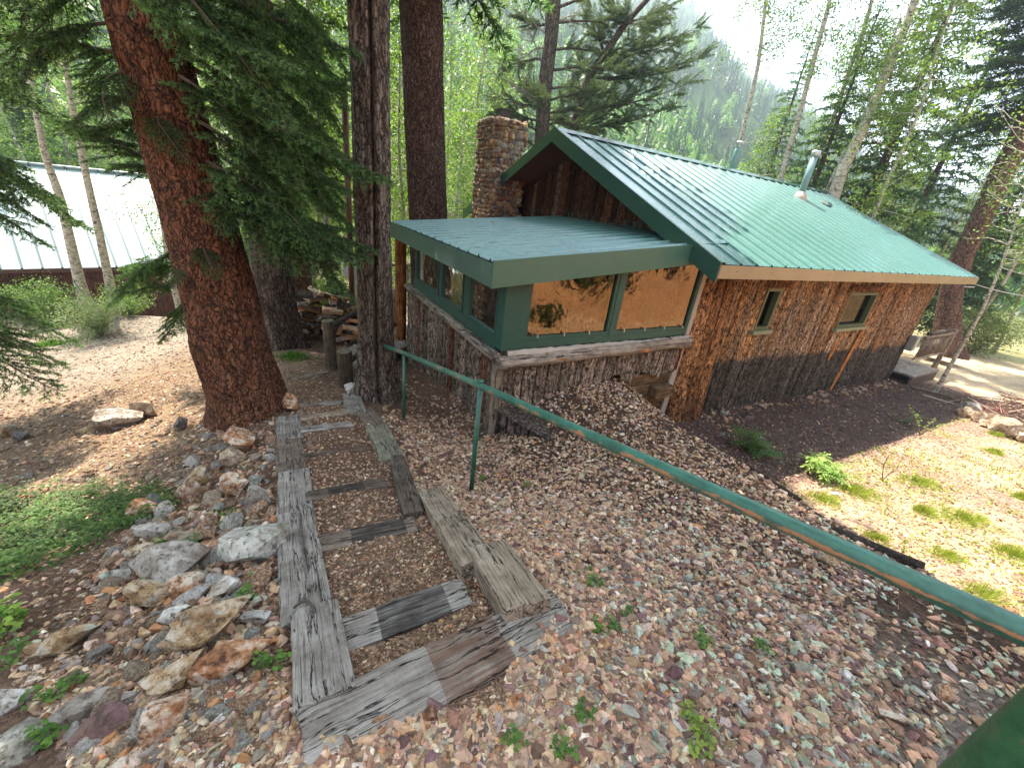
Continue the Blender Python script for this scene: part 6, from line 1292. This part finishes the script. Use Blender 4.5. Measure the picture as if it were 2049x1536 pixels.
# ------------------------------------------------------------------ low plants
LB = (np.array([.05, .13, .02]), np.array([.16, .30, .05])); LY = (np.array([.16, .24, .03]), np.array([.34, .42, .07]))
M_STEM = m_plain('green_stem', (.10, .14, .04), .7); M_STEMB = m_plain('brown_stem', (.13, .07, .045), .8)
def leaf_at(V, F, C, p, d, l, w, rng, col, fold=.25):
    """one pointed leaf, 6 faces folded along its midrib"""
    d = d/np.linalg.norm(d); s_ = np.cross(d, [0, 0, 1.]); s_ /= np.linalg.norm(s_)+1e-9; u = np.cross(s_, d); n0 = len(V)
    for t, ww in ((0, .0), (.3, .85), (.62, .9), (1, 0)):
        c_ = p+d*l*t-u*.18*l*t*t
        V.append(c_); V.append(c_+s_*w*ww*.5+u*fold*w*ww*.5); V.append(c_-s_*w*ww*.5+u*fold*w*ww*.5); C += [col]*3
    for q in range(3): a = n0+q*3; F += [(a, a+1, a+4, a+3), (a, a+3, a+5, a+2)]
def weed(name, px, py, h, nst, label, seed, cols=LB, leaf=.03, group=None, kind='lobed', ptz=None, spread=.5, stem=None, cat='plant'):
    p, t = hit(px, py) if ptz is None else (np.array(ptz), 0); rng = np.random.default_rng(seed); root = empty(name, tuple(p), 0, label, cat, group); V, F, C = [], [], []; mb = MB()
    for k in range(nst):
        a = rng.uniform(0, 6.28); d = np.array([math.cos(a)*spread, math.sin(a)*spread, 1.]); q = np.zeros(3); pts = [q]; st = 5; hh = h*rng.uniform(.55, 1.1)
        for i in range(st): d = d+rng.normal(0, .12, 3)*[1, 1, .3]+[0, 0, -.10]; d /= np.linalg.norm(d); q = q+d*hh/st; pts.append(q)
        pts = np.array(pts); mb.tube(pts, np.linspace(.0028+h*.006, .0012, st+1), 5, False)
        nl = 5 if kind == 'lobed' else 8
        for i in range(nl):
            tq = .35+.65*(i+.5)/nl; pq = np.array([np.interp(tq*st, np.arange(st+1), pts[:, c_]) for c_ in range(3)]); an = rng.uniform(0, 6.28); dd = np.array([math.cos(an), math.sin(an), rng.uniform(-.1, .4)]); col = cols[0]+(cols[1]-cols[0])*rng.random()
            if kind == 'lobed':
                q2 = pq+dd*leaf*1.2; mb.tube([pq, q2], .001, 3, False)
                for e_ in (-1.1, 0, 1.1): ca, sa = math.cos(e_), math.sin(e_); leaf_at(V, F, C, q2, np.array([dd[0]*ca-dd[1]*sa, dd[0]*sa+dd[1]*ca, dd[2]-.05]), leaf*rng.uniform(.8, 1.1), leaf*.85, rng, col, .1)
            elif kind == 'pinnate':
                L_ = leaf*6*rng.uniform(.8, 1.2); q2 = pq+dd*L_+[0, 0, -.12*L_]; mb.tube([pq, (pq+q2)/2+[0, 0, .04*L_], q2], .0015, 4, False); sd2 = np.cross(dd, [0, 0, 1.]); sd2 /= np.linalg.norm(sd2)
                for r2 in range(5):
                    tt = .25+.75*r2/4; b_ = pq+(q2-pq)*tt
                    for s2 in ((-1, 1) if r2 < 4 else (0,)): leaf_at(V, F, C, b_, dd*.55+sd2*s2*.9+np.array([0, 0, -.2]) if s2 else dd, leaf*2.0*rng.uniform(.85, 1.1), leaf*.72, rng, col*rng.uniform(.75, 1.2), .15)
            else: leaf_at(V, F, C, pq, dd, leaf*rng.uniform(.7, 1.2), leaf*.75, rng, col, .15)
    mb.build('stems', stem or M_STEM, root); fo = mesh_np('leaves', np.array(V), [np.array(F)], M_LEAF, root, np.array(C)); return root
weed('elder_plant', 1505, 905, .42, 5, 'dark green pinnate-leaved plant in the shade below the bark wall', 1, (np.array([.04, .11, .02]), np.array([.10, .22, .05])), .042, None, 'pinnate')
weed('elder_plant', 1648, 952, .36, 7, 'bright sunlit pinnate-leaved plant on the edge of the roof shadow', 2, (np.array([.16, .28, .05]), np.array([.34, .46, .12])), .046, None, 'pinnate')
weed('sapling', 1765, 962, .95, 2, 'thin sapling with pale leaves standing on the sunlit yard', 3, (np.array([.12, .22, .04]), np.array([.24, .36, .08])), .055, None, 'single', spread=.35, stem=M_STEMB)
weed('sapling', 1840, 870, .75, 5, 'leafy young shoots straddling the roof shadow, toward the stone row', 4, (np.array([.12, .24, .03]), np.array([.28, .40, .07])), .06, None, 'single', spread=.5, stem=M_STEMB)
weed('bush', 1800, 845, .55, 9, 'dark low bush in the shade of the roof near the back step', 5, (np.array([.03, .07, .02]), np.array([.06, .13, .03])), .04, None, 'single', spread=.9)
weed('bush', 1915, 805, .5, 9, 'green bush on the sandy ground past the stone row', 6, (np.array([.05, .11, .03]), np.array([.10, .18, .05])), .05, None, 'single', spread=.9)
SM = [(1180,1170,.09,'largest weed clump in the gravel, beyond the timber corner'),(1195,1262,.07,'small weed just right of the timber corner'),(1225,1258,.07,'weed touching the upright tan chip by the timber corner'),(1400,1285,.09,'weed in the middle of the gravel slope'),(1260,1235,.06,'small weed between the timber corner and mid slope'),(1400,1500,.10,'yellowish weed at the bottom edge of the gravel'),(1375,1440,.09,'yellowish weed above the one at the bottom edge'),(1160,1425,.06,'tiny weed on the near gravel below the timber corner'),(1120,1500,.07,'weed near the bottom, below the nearest cross timber'),(1030,1490,.06,'tiny weed under the rust-worn cross timber'),(965,960,.06,'small weed by the foot of the middle rail post'),(1055,970,.06,'small weed right of the middle rail post'),
 (1520,1300,.07,'weed on the green-lichened gravel'),(500,1200,.12,'bright clover-like weed between white quartz and the left edging'),(540,1335,.12,'clover-like weed squeezed against the near left timber'),(460,1045,.13,'leafy weed beside the smooth bluish stone'),(340,1095,.13,'upright leafy weed above the rounded grey boulder'),(385,1095,.09,'smaller weed right of the upright one above the grey boulder'),(290,1180,.09,'weed at the left side of the rounded grey boulder'),(100,1400,.10,'weed trailing over the lower left dirt'),(110,1475,.12,'long weed beside the corner boulder'),(150,1370,.06,'little weed left of the half-buried orange stone'),(30,1330,.14,'weed at the left edge below the lobed yellow plant')]
for k, (px, py, h, lb) in enumerate(SM): weed('weed', px, py, h*.85, 5, lb, 20+k, LB if k not in (5, 6) else LY, .010+.05*h, 'weeds in the gravel')
weed('lobed_plant', 15, 1265, .18, 12, 'yellow-green lobed plant at the left edge', 50, (np.array([.12, .25, .03]), np.array([.30, .42, .06])), .026)
for k, (px, py, w, lb) in enumerate([(1715,985,.24,'grass tuft nearest the bright elder plant on the sunlit yard'),(1640,1000,.20,'leafy grass patch at the gravel edge of the yard'),(1835,965,.22,'broad grass tuft right of the sapling'),(1930,1040,.30,'largest yellow-green grass tuft on the yard'),(1850,1025,.14,'thin grass tuft left of the largest one'),(1985,905,.14,'grass tuft near the stone row'),(2030,1110,.22,'grass tuft at the right edge, mid yard'),(1970,1190,.18,'grass tuft low on the yard near the rail'),(2040,995,.10,'grass tuft at the right edge, upper yard'),(1745,1075,.14,'grass tuft over the charred edging log'),(1990,870,.10,'small tuft right against the stone row'),(1890,1110,.13,'sparse tuft in the middle of the lower yard'),(585,715,.30,'green grass at the foot of the dark grey spruce trunk'),(97,690,.3,'lone bright grass clump on the far left gravel'),(760,668,.2,'grass between the wood heap and the twin trunk')]):
    p, t = hit(px, py); rng = np.random.default_rng(700+k); n = int(900*(w/.2)); a = rng.uniform(0, 6.28, n); r_2 = w*rng.random(n)**.8*1.5*(.35+1.1*vn(np.cos(a)*1.7+k*3, np.sin(a)*1.7, 0, k)); bx = p[0]+r_2*np.cos(a)*1.3; by = p[1]+r_2*np.sin(a)*.7; bz = T(bx, by)-.01; cl_ = .25+vn(bx*13, by*13, 0, k); h_ = rng.uniform(.05, .17, n)*cl_*(1.25-.6*r_2/w); dx = np.cos(a)*h_*.25+rng.normal(0, .022, n)+.02; dy = np.sin(a)*h_*.25+rng.normal(0, .022, n)-.01; wv = .0012+.0012*np.hypot(p[0], p[1])*.25; ax_ = rng.uniform(0, 3.14, n)
    A_ = np.stack([bx-np.cos(ax_)*wv, by-np.sin(ax_)*wv, bz], -1); B_ = np.stack([bx+np.cos(ax_)*wv, by+np.sin(ax_)*wv, bz], -1); C_ = np.stack([bx+dx*.5+np.cos(ax_)*wv*.7, by+dy*.5+np.sin(ax_)*wv*.7, bz+h_*.7], -1); D_ = np.stack([bx+dx*.5-np.cos(ax_)*wv*.7, by+dy*.5-np.sin(ax_)*wv*.7, bz+h_*.7], -1); E_ = np.stack([bx+dx, by+dy, bz+h_], -1)
    V = np.stack([A_, B_, C_, D_, E_], 1).reshape(-1, 3)-p; i5 = np.arange(n)*5; gc = ((np.array([.17, .23, .03])+(np.array([.36, .40, .07])-np.array([.17, .23, .03]))*rng.random((n, 1))) if k < 12 else (np.array([.05, .12, .02])+np.array([.08, .12, .03])*rng.random((n, 1)))).repeat(5, 0)
    o = mesh_np('grass_tuft', V, [np.stack([i5, i5+1, i5+2, i5+3], -1), np.stack([i5+3, i5+2, i5+4], -1)], M_LEAF, None, gc, loc=tuple(p)); tag(o, lb, 'grass', 'grass tufts')
# thin short grass and creepers over the yard; leafy ground cover on the left bank
rng = np.random.default_rng(12); C = []
for _ in range(0):
    px, py = 0, 0
n = 30000; x = rng.uniform(2.8, 12, n); y = rng.uniform(1.2, 11, n); v_ = (x-O3[0])*cv[0]+(y-O3[1])*cv[1]; u_ = (x-O3[0])*cu[0]+(y-O3[1])*cu[1]; k_ = (edge_sd(x, y) > .25) & (v_ < -2.1) & (fbm(x*1.1, y*1.1, 0, 4, 12)+.5*fbm(x*5, y*5, 0, 2, 3) > .06) & (u_ < 12); x, y = x[k_], y[k_]
C = np.stack([x, y, T(x, y)+rng.uniform(.01, .05, len(x))], -1); V, F, c = leaf_quads(C, .019, rng, np.array([.16, .22, .03]), np.array([.34, .38, .08]), .8); o = mesh_np('yard_weeds', V, [F], M_LEAF, None, c); tag(o, 'sparse yellow-green creeping weeds over the sunlit yard', 'weeds', kind='stuff')
P = []
for _ in range(2600):
    px = rng.uniform(-60, 345); py = rng.uniform(985, 1160)
    lo_ = 1000-.05*px+ (0 if px < 230 else -20); hi_ = 1165-.45*max(0, px-30)
    if py < lo_-10 or py > hi_: continue
    p, t = hit(px, py); P.append(p)
    if len(P) >= 430: break
V, F, C = [], [], []; mb = MB()
for p in P:
    h = rng.uniform(.03, .16)
    for q in range(11):
        a = rng.uniform(0, 6.28); c_ = p+np.array([rng.normal(0, .05), rng.normal(0, .05), h*rng.uniform(.5, 1.1)]); c_[2] = max(c_[2], T1(c_[0], c_[1])+.01) if False else c_[2]; col = (LB[0]*.6+(LB[1]*.55-LB[0]*.6)*rng.random())*(.5+1.1*vn(p[0]*6, p[1]*6, 0, 4)); d = np.array([math.cos(a), math.sin(a), rng.uniform(-.2, .4)])
        for e_ in (-1.0, 0, 1.0): ca, sa = math.cos(e_), math.sin(e_); leaf_at(V, F, C, c_, np.array([d[0]*ca-d[1]*sa, d[0]*sa+d[1]*ca, d[2]]), rng.uniform(.014, .024), .015, rng, col, .1)
        if q < 2: mb.tube([p, c_], .0012, 3, False)
gc_ = mesh_np('ground_cover', np.array(V), [np.array(F)], M_LEAF, None, np.array(C)); tag(gc_, 'low dark green leafy ground cover on the left bank', 'ground cover', kind='stuff')
mb.build('stems', M_STEM, gc_)
# shrubs in front of the left building and behind
def shrub(px, py, h, w, nl, label, seed, c0, c1, leaf=.022, dist=None):
    p, t = hit(px, py) if dist is None else (None, 0)
    if p is None: x, y = at_px(px, dist); p = np.array([x, y, gz(x, y)])
    rng = np.random.default_rng(seed); root = empty('shrub', tuple(p), 0, label, 'shrub', 'shrubs'); mb = MB(); C = []
    for k in range(26):
        a = rng.uniform(0, 6.28); d = np.array([math.cos(a)*w/h*rng.uniform(.3, 1), math.sin(a)*w/h*rng.uniform(.3, 1), 1.]); q = np.zeros(3); pts = [q]
        for i in range(7): d = d/np.linalg.norm(d)+rng.normal(0, .16, 3); q = q+d/np.linalg.norm(d)*h/7*rng.uniform(.7, 1.15); pts.append(q)
        pts = np.array(pts); mb.tube(pts, np.linspace(.009, .002, 8), 4, False); m_ = nl//26; i_ = rng.integers(2, 8, m_); C.append(pts[i_]+rng.normal(0, h*.09, (m_, 3)))
    C = np.concatenate(C); C[:, 2] = np.abs(C[:, 2]); V, F, c = leaf_quads(C, leaf, rng, np.array(c0), np.array(c1)); mesh_np('foliage', V, [F], M_LEAF, root, c); mb.build('stems', M_STEMB, root); return root
def shrub_xy(x, y, h, w, nl, label, seed):
    root = shrub(1000, 0, h, w, nl, label, seed, (.035, .06, .02), (.10, .14, .04), .045, 8.); root.location = (x, y, gz(x, y)); return root
shrub(205, 672, 1.0, .9, 5200, 'pale silvery shrub in front of the red-brown building, left of the spruce', 1, (.16, .22, .10), (.36, .42, .24))
shrub(70, 640, 1.2, 1.0, 4200, 'green shrub against the red-brown wall, nearest the left edge', 2, (.07, .13, .035), (.17, .26, .07))
shrub(125, 655, 1.3, .8, 4200, 'taller green shrub between the left-edge one and the silvery shrub', 3, (.06, .12, .03), (.15, .24, .07))
shrub(262, 632, 1.0, .9, 3800, 'green shrub under the low spruce bough', 4, (.08, .15, .04), (.2, .3, .09))
shrub(15, 625, .8, .8, 3000, 'shrub cut by the left edge beside the red-brown wall', 5, (.08, .15, .04), (.2, .3, .08))
shrub(325, 628, .6, .9, 3000, 'low bright green shrub at the foot of the thin aspen', 6, (.12, .24, .03), (.3, .42, .08))
for k, (px, ds) in enumerate([(620, 11.5), (645, 12.2), (675, 12.5), (600, 13.5), (800, 12.5), (900, 14.5), (930, 15.5), (955, 14)]): shrub(px, 0, 1.3+.2*(k % 3), 1.1, 3600, ['low leafy shrub behind the left part of the wood heap', 'leafy shrub right behind the top of the wood heap', 'shrub between the satellite dish and the thicket', 'shrub beside the pale reddish trunk', 'shrub seen between the twin trunk and the porch post', 'shrub behind the porch roof, left of the chimney', 'shrub touching the chimney from the left', 'bushy growth behind the stone chimney'][k], 10+k, (.10, .18, .03), (.28, .38, .08), .026, ds)
for k, (px, ds, h) in enumerate([(1250, 17, 3.2), (1320, 18, 3.4), (1390, 18.5, 3.4), (1450, 18, 3.0), (1540, 17, 3.0), (1200, 18, 3.0), (1720, 17, 2.4), (1775, 19, 2.0), (1975, 28, 2.0), (2050, 27, 2.2), (1840, 28, 2.0)]): shrub(px, 0, h, 2.0, 5200, ['willow thicket behind the ridge, right of the leaning fir', 'pale willow behind the middle of the ridge', 'willow left of the capped stove pipe', 'willow under the thin aspen by the capped pipe', 'willow between the stove pipes', 'willow behind the roof peak', 'leafy growth behind the far roof edge', 'leafy growth right of the white aspen foot', 'leafy growth right of the red-barked fir', 'leafy growth at the right edge', 'leafy growth around the red-barked fir foot'][k], 30+k, (.09, .13, .045), (.24, .30, .11), .036, ds)

# spruce just outside the left edge whose boughs reach into view
b = ray(-330, 700)*5.2; P = np.array([[b[0], b[1], gz(b[0], b[1])], [b[0]+.1, b[1], 3], [b[0]+.2, b[1], 9]]); tl = tree('edge_spruce', 'spruce at the left edge, only its drooping dark boughs reaching in', 'tree', P, [.28, .22, .06], M_B1, seed=29, n=40, step=.1, amp=.012, fq=8, fz=3)
B = []; rng = np.random.default_rng(21)
def reach(px, py, t, l):   # bough whose tip lands at an image point
    q = ray(px, py)*t; z0 = q[2]+.45; a = at_h(P, z0); d = q-a; d /= np.linalg.norm(d); return (q-d*l-P[0], d, l)
for px, py, t, l in [(60,60,4.6,1.9),(120,130,4.8,2.2),(150,200,4.8,2.3),(130,260,4.7,2.2),(60,300,4.5,1.8),(90,160,4.4,2),(40,220,4.4,1.8),(180,330,4.9,2.4),(30,110,4.3,1.8),(100,20,4.6,2.2),(20,350,4.2,1.6),(50,710,3.6,1.4),(30,640,3.6,1.3),(20,600,3.7,1.3),(10,700,3.5,1.1),(160,100,5,2.2),(0,400,4,1.5),(70,40,4.9,2.1)]: B.append(reach(px, py, t, l))
for z in np.linspace(1.5, 8.5, 60): B.append(rbough(P, z, rng.uniform(0, 360), rng.uniform(1.4, 2.2), rng.uniform(-.4, 0)))
crown_from(B, 'near', GRN_D*1.1, GRN_L*1.15, 22, tl)

# ------------------------------------------------------------------ odds and ends
# charred edging log along the gravel lip
M_CHAR = m_bark('charred_bark', [(.018, .015, .013), (.04, .033, .028), (.09, .075, .06)], sc=30, stretch=1, bd=.01)
for (a_, b_, r_q, lb) in [((1668, 1062), (1848, 1136), .045, 'charred half-buried log along the lip of the gravel slope, nearer stretch'), ((1498, 935), (1600, 1000), .035, 'thin dark branch along the lip of the gravel slope, farther stretch')]:
    A, _ = hit(*a_, .0); Bq, _ = hit(*b_, .02); V, F = logmesh(A-A, Bq-A, r_q, 16, 60, 3, .8, .008); o = mesh_np('edging_log', V, F, M_CHAR, None, smooth=True, loc=tuple(A)); tag(o, lb, 'log')
# slab-sided stub wall by the porch corner
A = wloc(SU, -.02, 0); q, _ = hit(1095, 872); dv = q-A; dv[2] = 0; Ls = np.linalg.norm(dv)*1.15; zt_ = -2.52; sw = empty('slab_planter', (A[0], A[1], zt_), math.atan2(dv[1], dv[0]), 'low bark-slab stub wall with loose slabs on top at the porch corner', 'retaining wall')
aa, d, Zz, F, c = slab_panel(0, Ls*1.0, -.75, 0, .0125, .03, 44, .10, .2, .04, None, lambda A_, Z_, k, tn, gp, n_: np.array([.13, .10, .08])*(.6+.8*tn[..., :1])*(.3+.7*gp[..., None]))
sl_ = -.12; mesh_np('slab_side', np.stack([aa, -d, Zz+sl_*aa/Ls], -1), F, VB, sw, c)
for k, (y0_, rz_) in enumerate(((-.02, .03), (.13, -.04), (.27, .05))):
    V, F = logmesh((-.05, y0_, .02), (Ls*1.05-.2*k, y0_+rz_, .02+sl_), .085, 16, 40, k, .35, .01); mesh_np('top_slab', V, F, M_B2, sw, smooth=True)
# back railing, electric box and wire at the far corner
def W(u, v, z): return wloc(u, v, z)
br = empty('porch_railing', tuple(W(11.0, -.12, -3.35)), TH, 'grey pole railing with thin balusters at the far corner of the cabin', 'railing')
for (x0_, y0_, x1_, y1_) in ((.0, .0, 2.5, .0),):
    for z_, r_q in ((.98, .045), (.28, .035)): V, F = logmesh((x0_, y0_, z_), (x1_, y1_, z_), r_q, 12, 24, 1, 1, .005); mesh_np('rail', V, F, M_GRP, br, smooth=True)
    m = MB()
    for k in range(16): x_ = x0_+.1+k*.152; m.tube([(x_, 0, .28), (x_+.01*math.sin(k*3), 0, .98)], .02, 7)
    m.build('balusters', M_GRP, br, True)
for x_ in (2.55,): V, F = logmesh((x_, 0, -.35), (x_, 0, 1.12), .07, 14, 24, 3, 1, .005); mesh_np('post', V, F, M_GRP, br, smooth=True)
V, F = logmesh((.3, .02, 1.06), (2.2, .05, 1.10), .065, 12, 24, 6, .8, .01); o = mesh_np('driftwood_log', V, F, M_B2, None, smooth=True, loc=tuple(W(11.0, -.12, -3.35))); o.rotation_euler = (0, 0, TH); tag(o, 'weathered grey log lying on top of the far porch railing', 'log')
eb = empty('meter_box', tuple(W(9.85, -.12, -2.45)), TH, 'grey electric meter box on the far end of the bark wall', 'meter box'); m = MB(); m.box((-.09, -.16, -.22), (.14, .02, .22)); o = m.build('case', m_plain('grey_enamel', (.22, .23, .22), .45), eb); o.modifiers.new('b', 'BEVEL').width = .015; m = MB(); m.box((-.07, -.175, -.19), (.12, -.162, .19)); m.build('door', m_plain('pale_enamel', (.38, .38, .35), .45), eb)
m = MB(); w0 = W(9.9, -.70, -.62); w1 = W(26, -2, -.2); tt = np.linspace(0, 1, 30)[:, None]; cv_ = w0+(w1-w0)*tt; cv_[:, 2] -= .5*(4*tt[:, 0]*(1-tt[:, 0])); m.tube(cv_, .011, 6); m.tube([W(9.2, -.74, -.70), W(9.9, -.76, -.70)], .016, 6); o = m.build('overhead_wire', m_plain('grey_cable', (.35, .35, .34), .5), None, True); tag(o, 'pale overhead cable leaving the far eave corner toward the right', 'cable')
# brush pile
bp, _ = hit(2035, 845); rng = np.random.default_rng(3); root = empty('brush_pile', tuple(bp), 0, 'reddish heap of cut brush and twigs at the right edge behind the stone row', 'brush pile'); m = MB(); m2 = MB()
for k in range(260):
    a = rng.normal(.3, .9); l = rng.uniform(.3, 1.3); c_ = rng.normal(0, .5, 3)*[1.1, .9, 0]+[.3, .25, 0]; hh = max(.03, .55*math.exp(-(c_[0]-.3)**2-(c_[1]-.3)**2)*rng.random()); d = np.array([math.cos(a), math.sin(a), rng.normal(0, .18)])*l/2; s_ = c_+[0, 0, hh]; (m if rng.random() < .7 else m2).tube([s_-d, s_+rng.normal(0, .03, 3), s_+d], [.011*l, .009*l, .003], 5, False)
m.build('twigs', m_plain('red_brown_twigs', (.22, .10, .07), .9), root); m2.build('pale_branches', m_plain('pale_dead_wood', (.38, .31, .24), .9), root)
# poles lying beside the back step and stray sticks
for k, (a_, b_, r_q, lb) in enumerate([((1822, 775), (2005, 822), .03, 'long dark pole lying from the back step toward the stone row'), ((1845, 790), (1935, 815), .02, 'shorter pale pole alongside the long dark one'), ((40, 1160), (235, 1062), .006, 'crooked root-like stick on the left bank below the ground cover'), ((1430, 1345), (1560, 1322), .004, 'thin curved twig on the gravel above the purple stone'), ((1700, 1440), (1760, 1470), .004, 'short twig on the dirt at the lower right'), ((655, 1150), (720, 1172), .005, 'dark twig against the cracked left timber inside the steps')]):
    A, _ = hit(*a_, r_q); Bq, _ = hit(*b_, r_q); n = 16; tt = np.linspace(0, 1, n); q = A+(Bq-A)*tt[:, None]; q[:, 0] += .02*np.sin(tt*7+k)*min(1, 12*r_q); q[:, 2] = T(q[:, 0], q[:, 1])+r_q*1.5; m = MB(); m.tube(q-A, np.linspace(r_q, r_q*.5, n), 7); o = m.build('stick', m_plain('dry_stick', (.13, .09, .065) if k != 1 else (.36, .31, .25), .9), None, True, loc=tuple(A)); tag(o, lb, 'stick')
# pine litter: needles, twigs and cones over the soil
rng = np.random.default_rng(66); x, y = sample_screen(26000, .5, 8, -60, 60); z = T(x, y); px, py, dd = project(np.stack([x, y, z], -1)); k_ = (px > -50) & (px < 2100) & (edge_sd(x, y) < .1); w8 = np.where(in_steps(x, y, px, py) | ((py < 900) & (px < 1000)) | (px < 560), 1, .35); k_ &= rng.random(len(x)) < w8
x, y, z = x[k_], y[k_], z[k_]; n = len(x); a = rng.uniform(0, 6.28, n); l = rng.uniform(.008, .05, n)*(1+2.5*(rng.random(n) < .06)); wv = .0009+.0004*np.hypot(x, y); dx, dy = np.cos(a)*l, np.sin(a)*l; zz = z+.006+.012*rng.random(n); nx_, ny_ = -np.sin(a)*wv, np.cos(a)*wv
V = np.stack([np.stack([x-dx-nx_, y-dy-ny_, T(x-dx, y-dy)+.006], -1), np.stack([x+dx-nx_, y+dy-ny_, T(x+dx, y+dy)+.012], -1), np.stack([x+dx+nx_, y+dy+ny_, T(x+dx, y+dy)+.012], -1), np.stack([x-dx+nx_, y-dy+ny_, T(x-dx, y-dy)+.006], -1)], 1).reshape(-1, 3)
c = (np.array([.10, .055, .03])+np.array([.18, .12, .08])*rng.random((n, 1))**2).repeat(4, 0); o = mesh_np('pine_litter', V, [np.arange(4*n).reshape(-1, 4)], M_GRAV, None, c); tag(o, 'dead needles and bark bits scattered over the soil', 'litter', kind='stuff')
# brush and a young spruce on the sunlit cut bank, mirrored in the porch windows
for k, (x, y, h) in enumerate([(6.9, 2.3, .6), (9.2, 2.6, .9), (11.2, 3.4, 1.3), (14, 4.6, 1.8)]):
    r_2 = shrub(0, 0, h, 1.2, 2600, ['dark bush at the foot of the cut bank, mirrored in the left porch pane', 'second bush along the foot of the cut bank', 'bush on the lower cut bank', 'bush highest on the cut bank'][k], 90+k, (.035, .06, .02), (.10, .14, .04), .045, None) if False else shrub_xy(x, y, h, 1.1, 2600, ['dark bush at the foot of the cut bank, mirrored in the left porch pane', 'second bush along the foot of the cut bank', 'bush on the lower cut bank', 'bush highest on the cut bank'][k], 90+k)
x = rng.uniform(4.5, 18, 16000); y = rng.uniform(-4, 10, 16000); k_ = bank_s(x, y) > .3; x, y = x[k_], y[k_]; n = len(x); scatter('bank_rubble', x, y, .03+.07*rng.random(n)**2, pick(n, dict(orange=3, tan=3, brown=4, cream=1), rng), M_GRAV, 'orange rubble on the cut bank', 'rubble', 91, .3, .3)

# ------------------------------------------------------------------ haze in the valley air
m, t, b = newmat('haze'); t.nodes.remove(b); pv = t.nodes.new('ShaderNodeVolumePrincipled'); pv.inputs['Color'].default_value = (.70, .87, 1, 1); pv.inputs['Density'].default_value = .0016; pv.inputs['Anisotropy'].default_value = .45
t.links.new(pv.outputs[0], t.nodes['Material Output'].inputs['Volume']); mb = MB(); mb.box((-420, -420, -12), (420, 420, 195)); hz = mb.build('haze', m); tag(hz, kind='stuff')
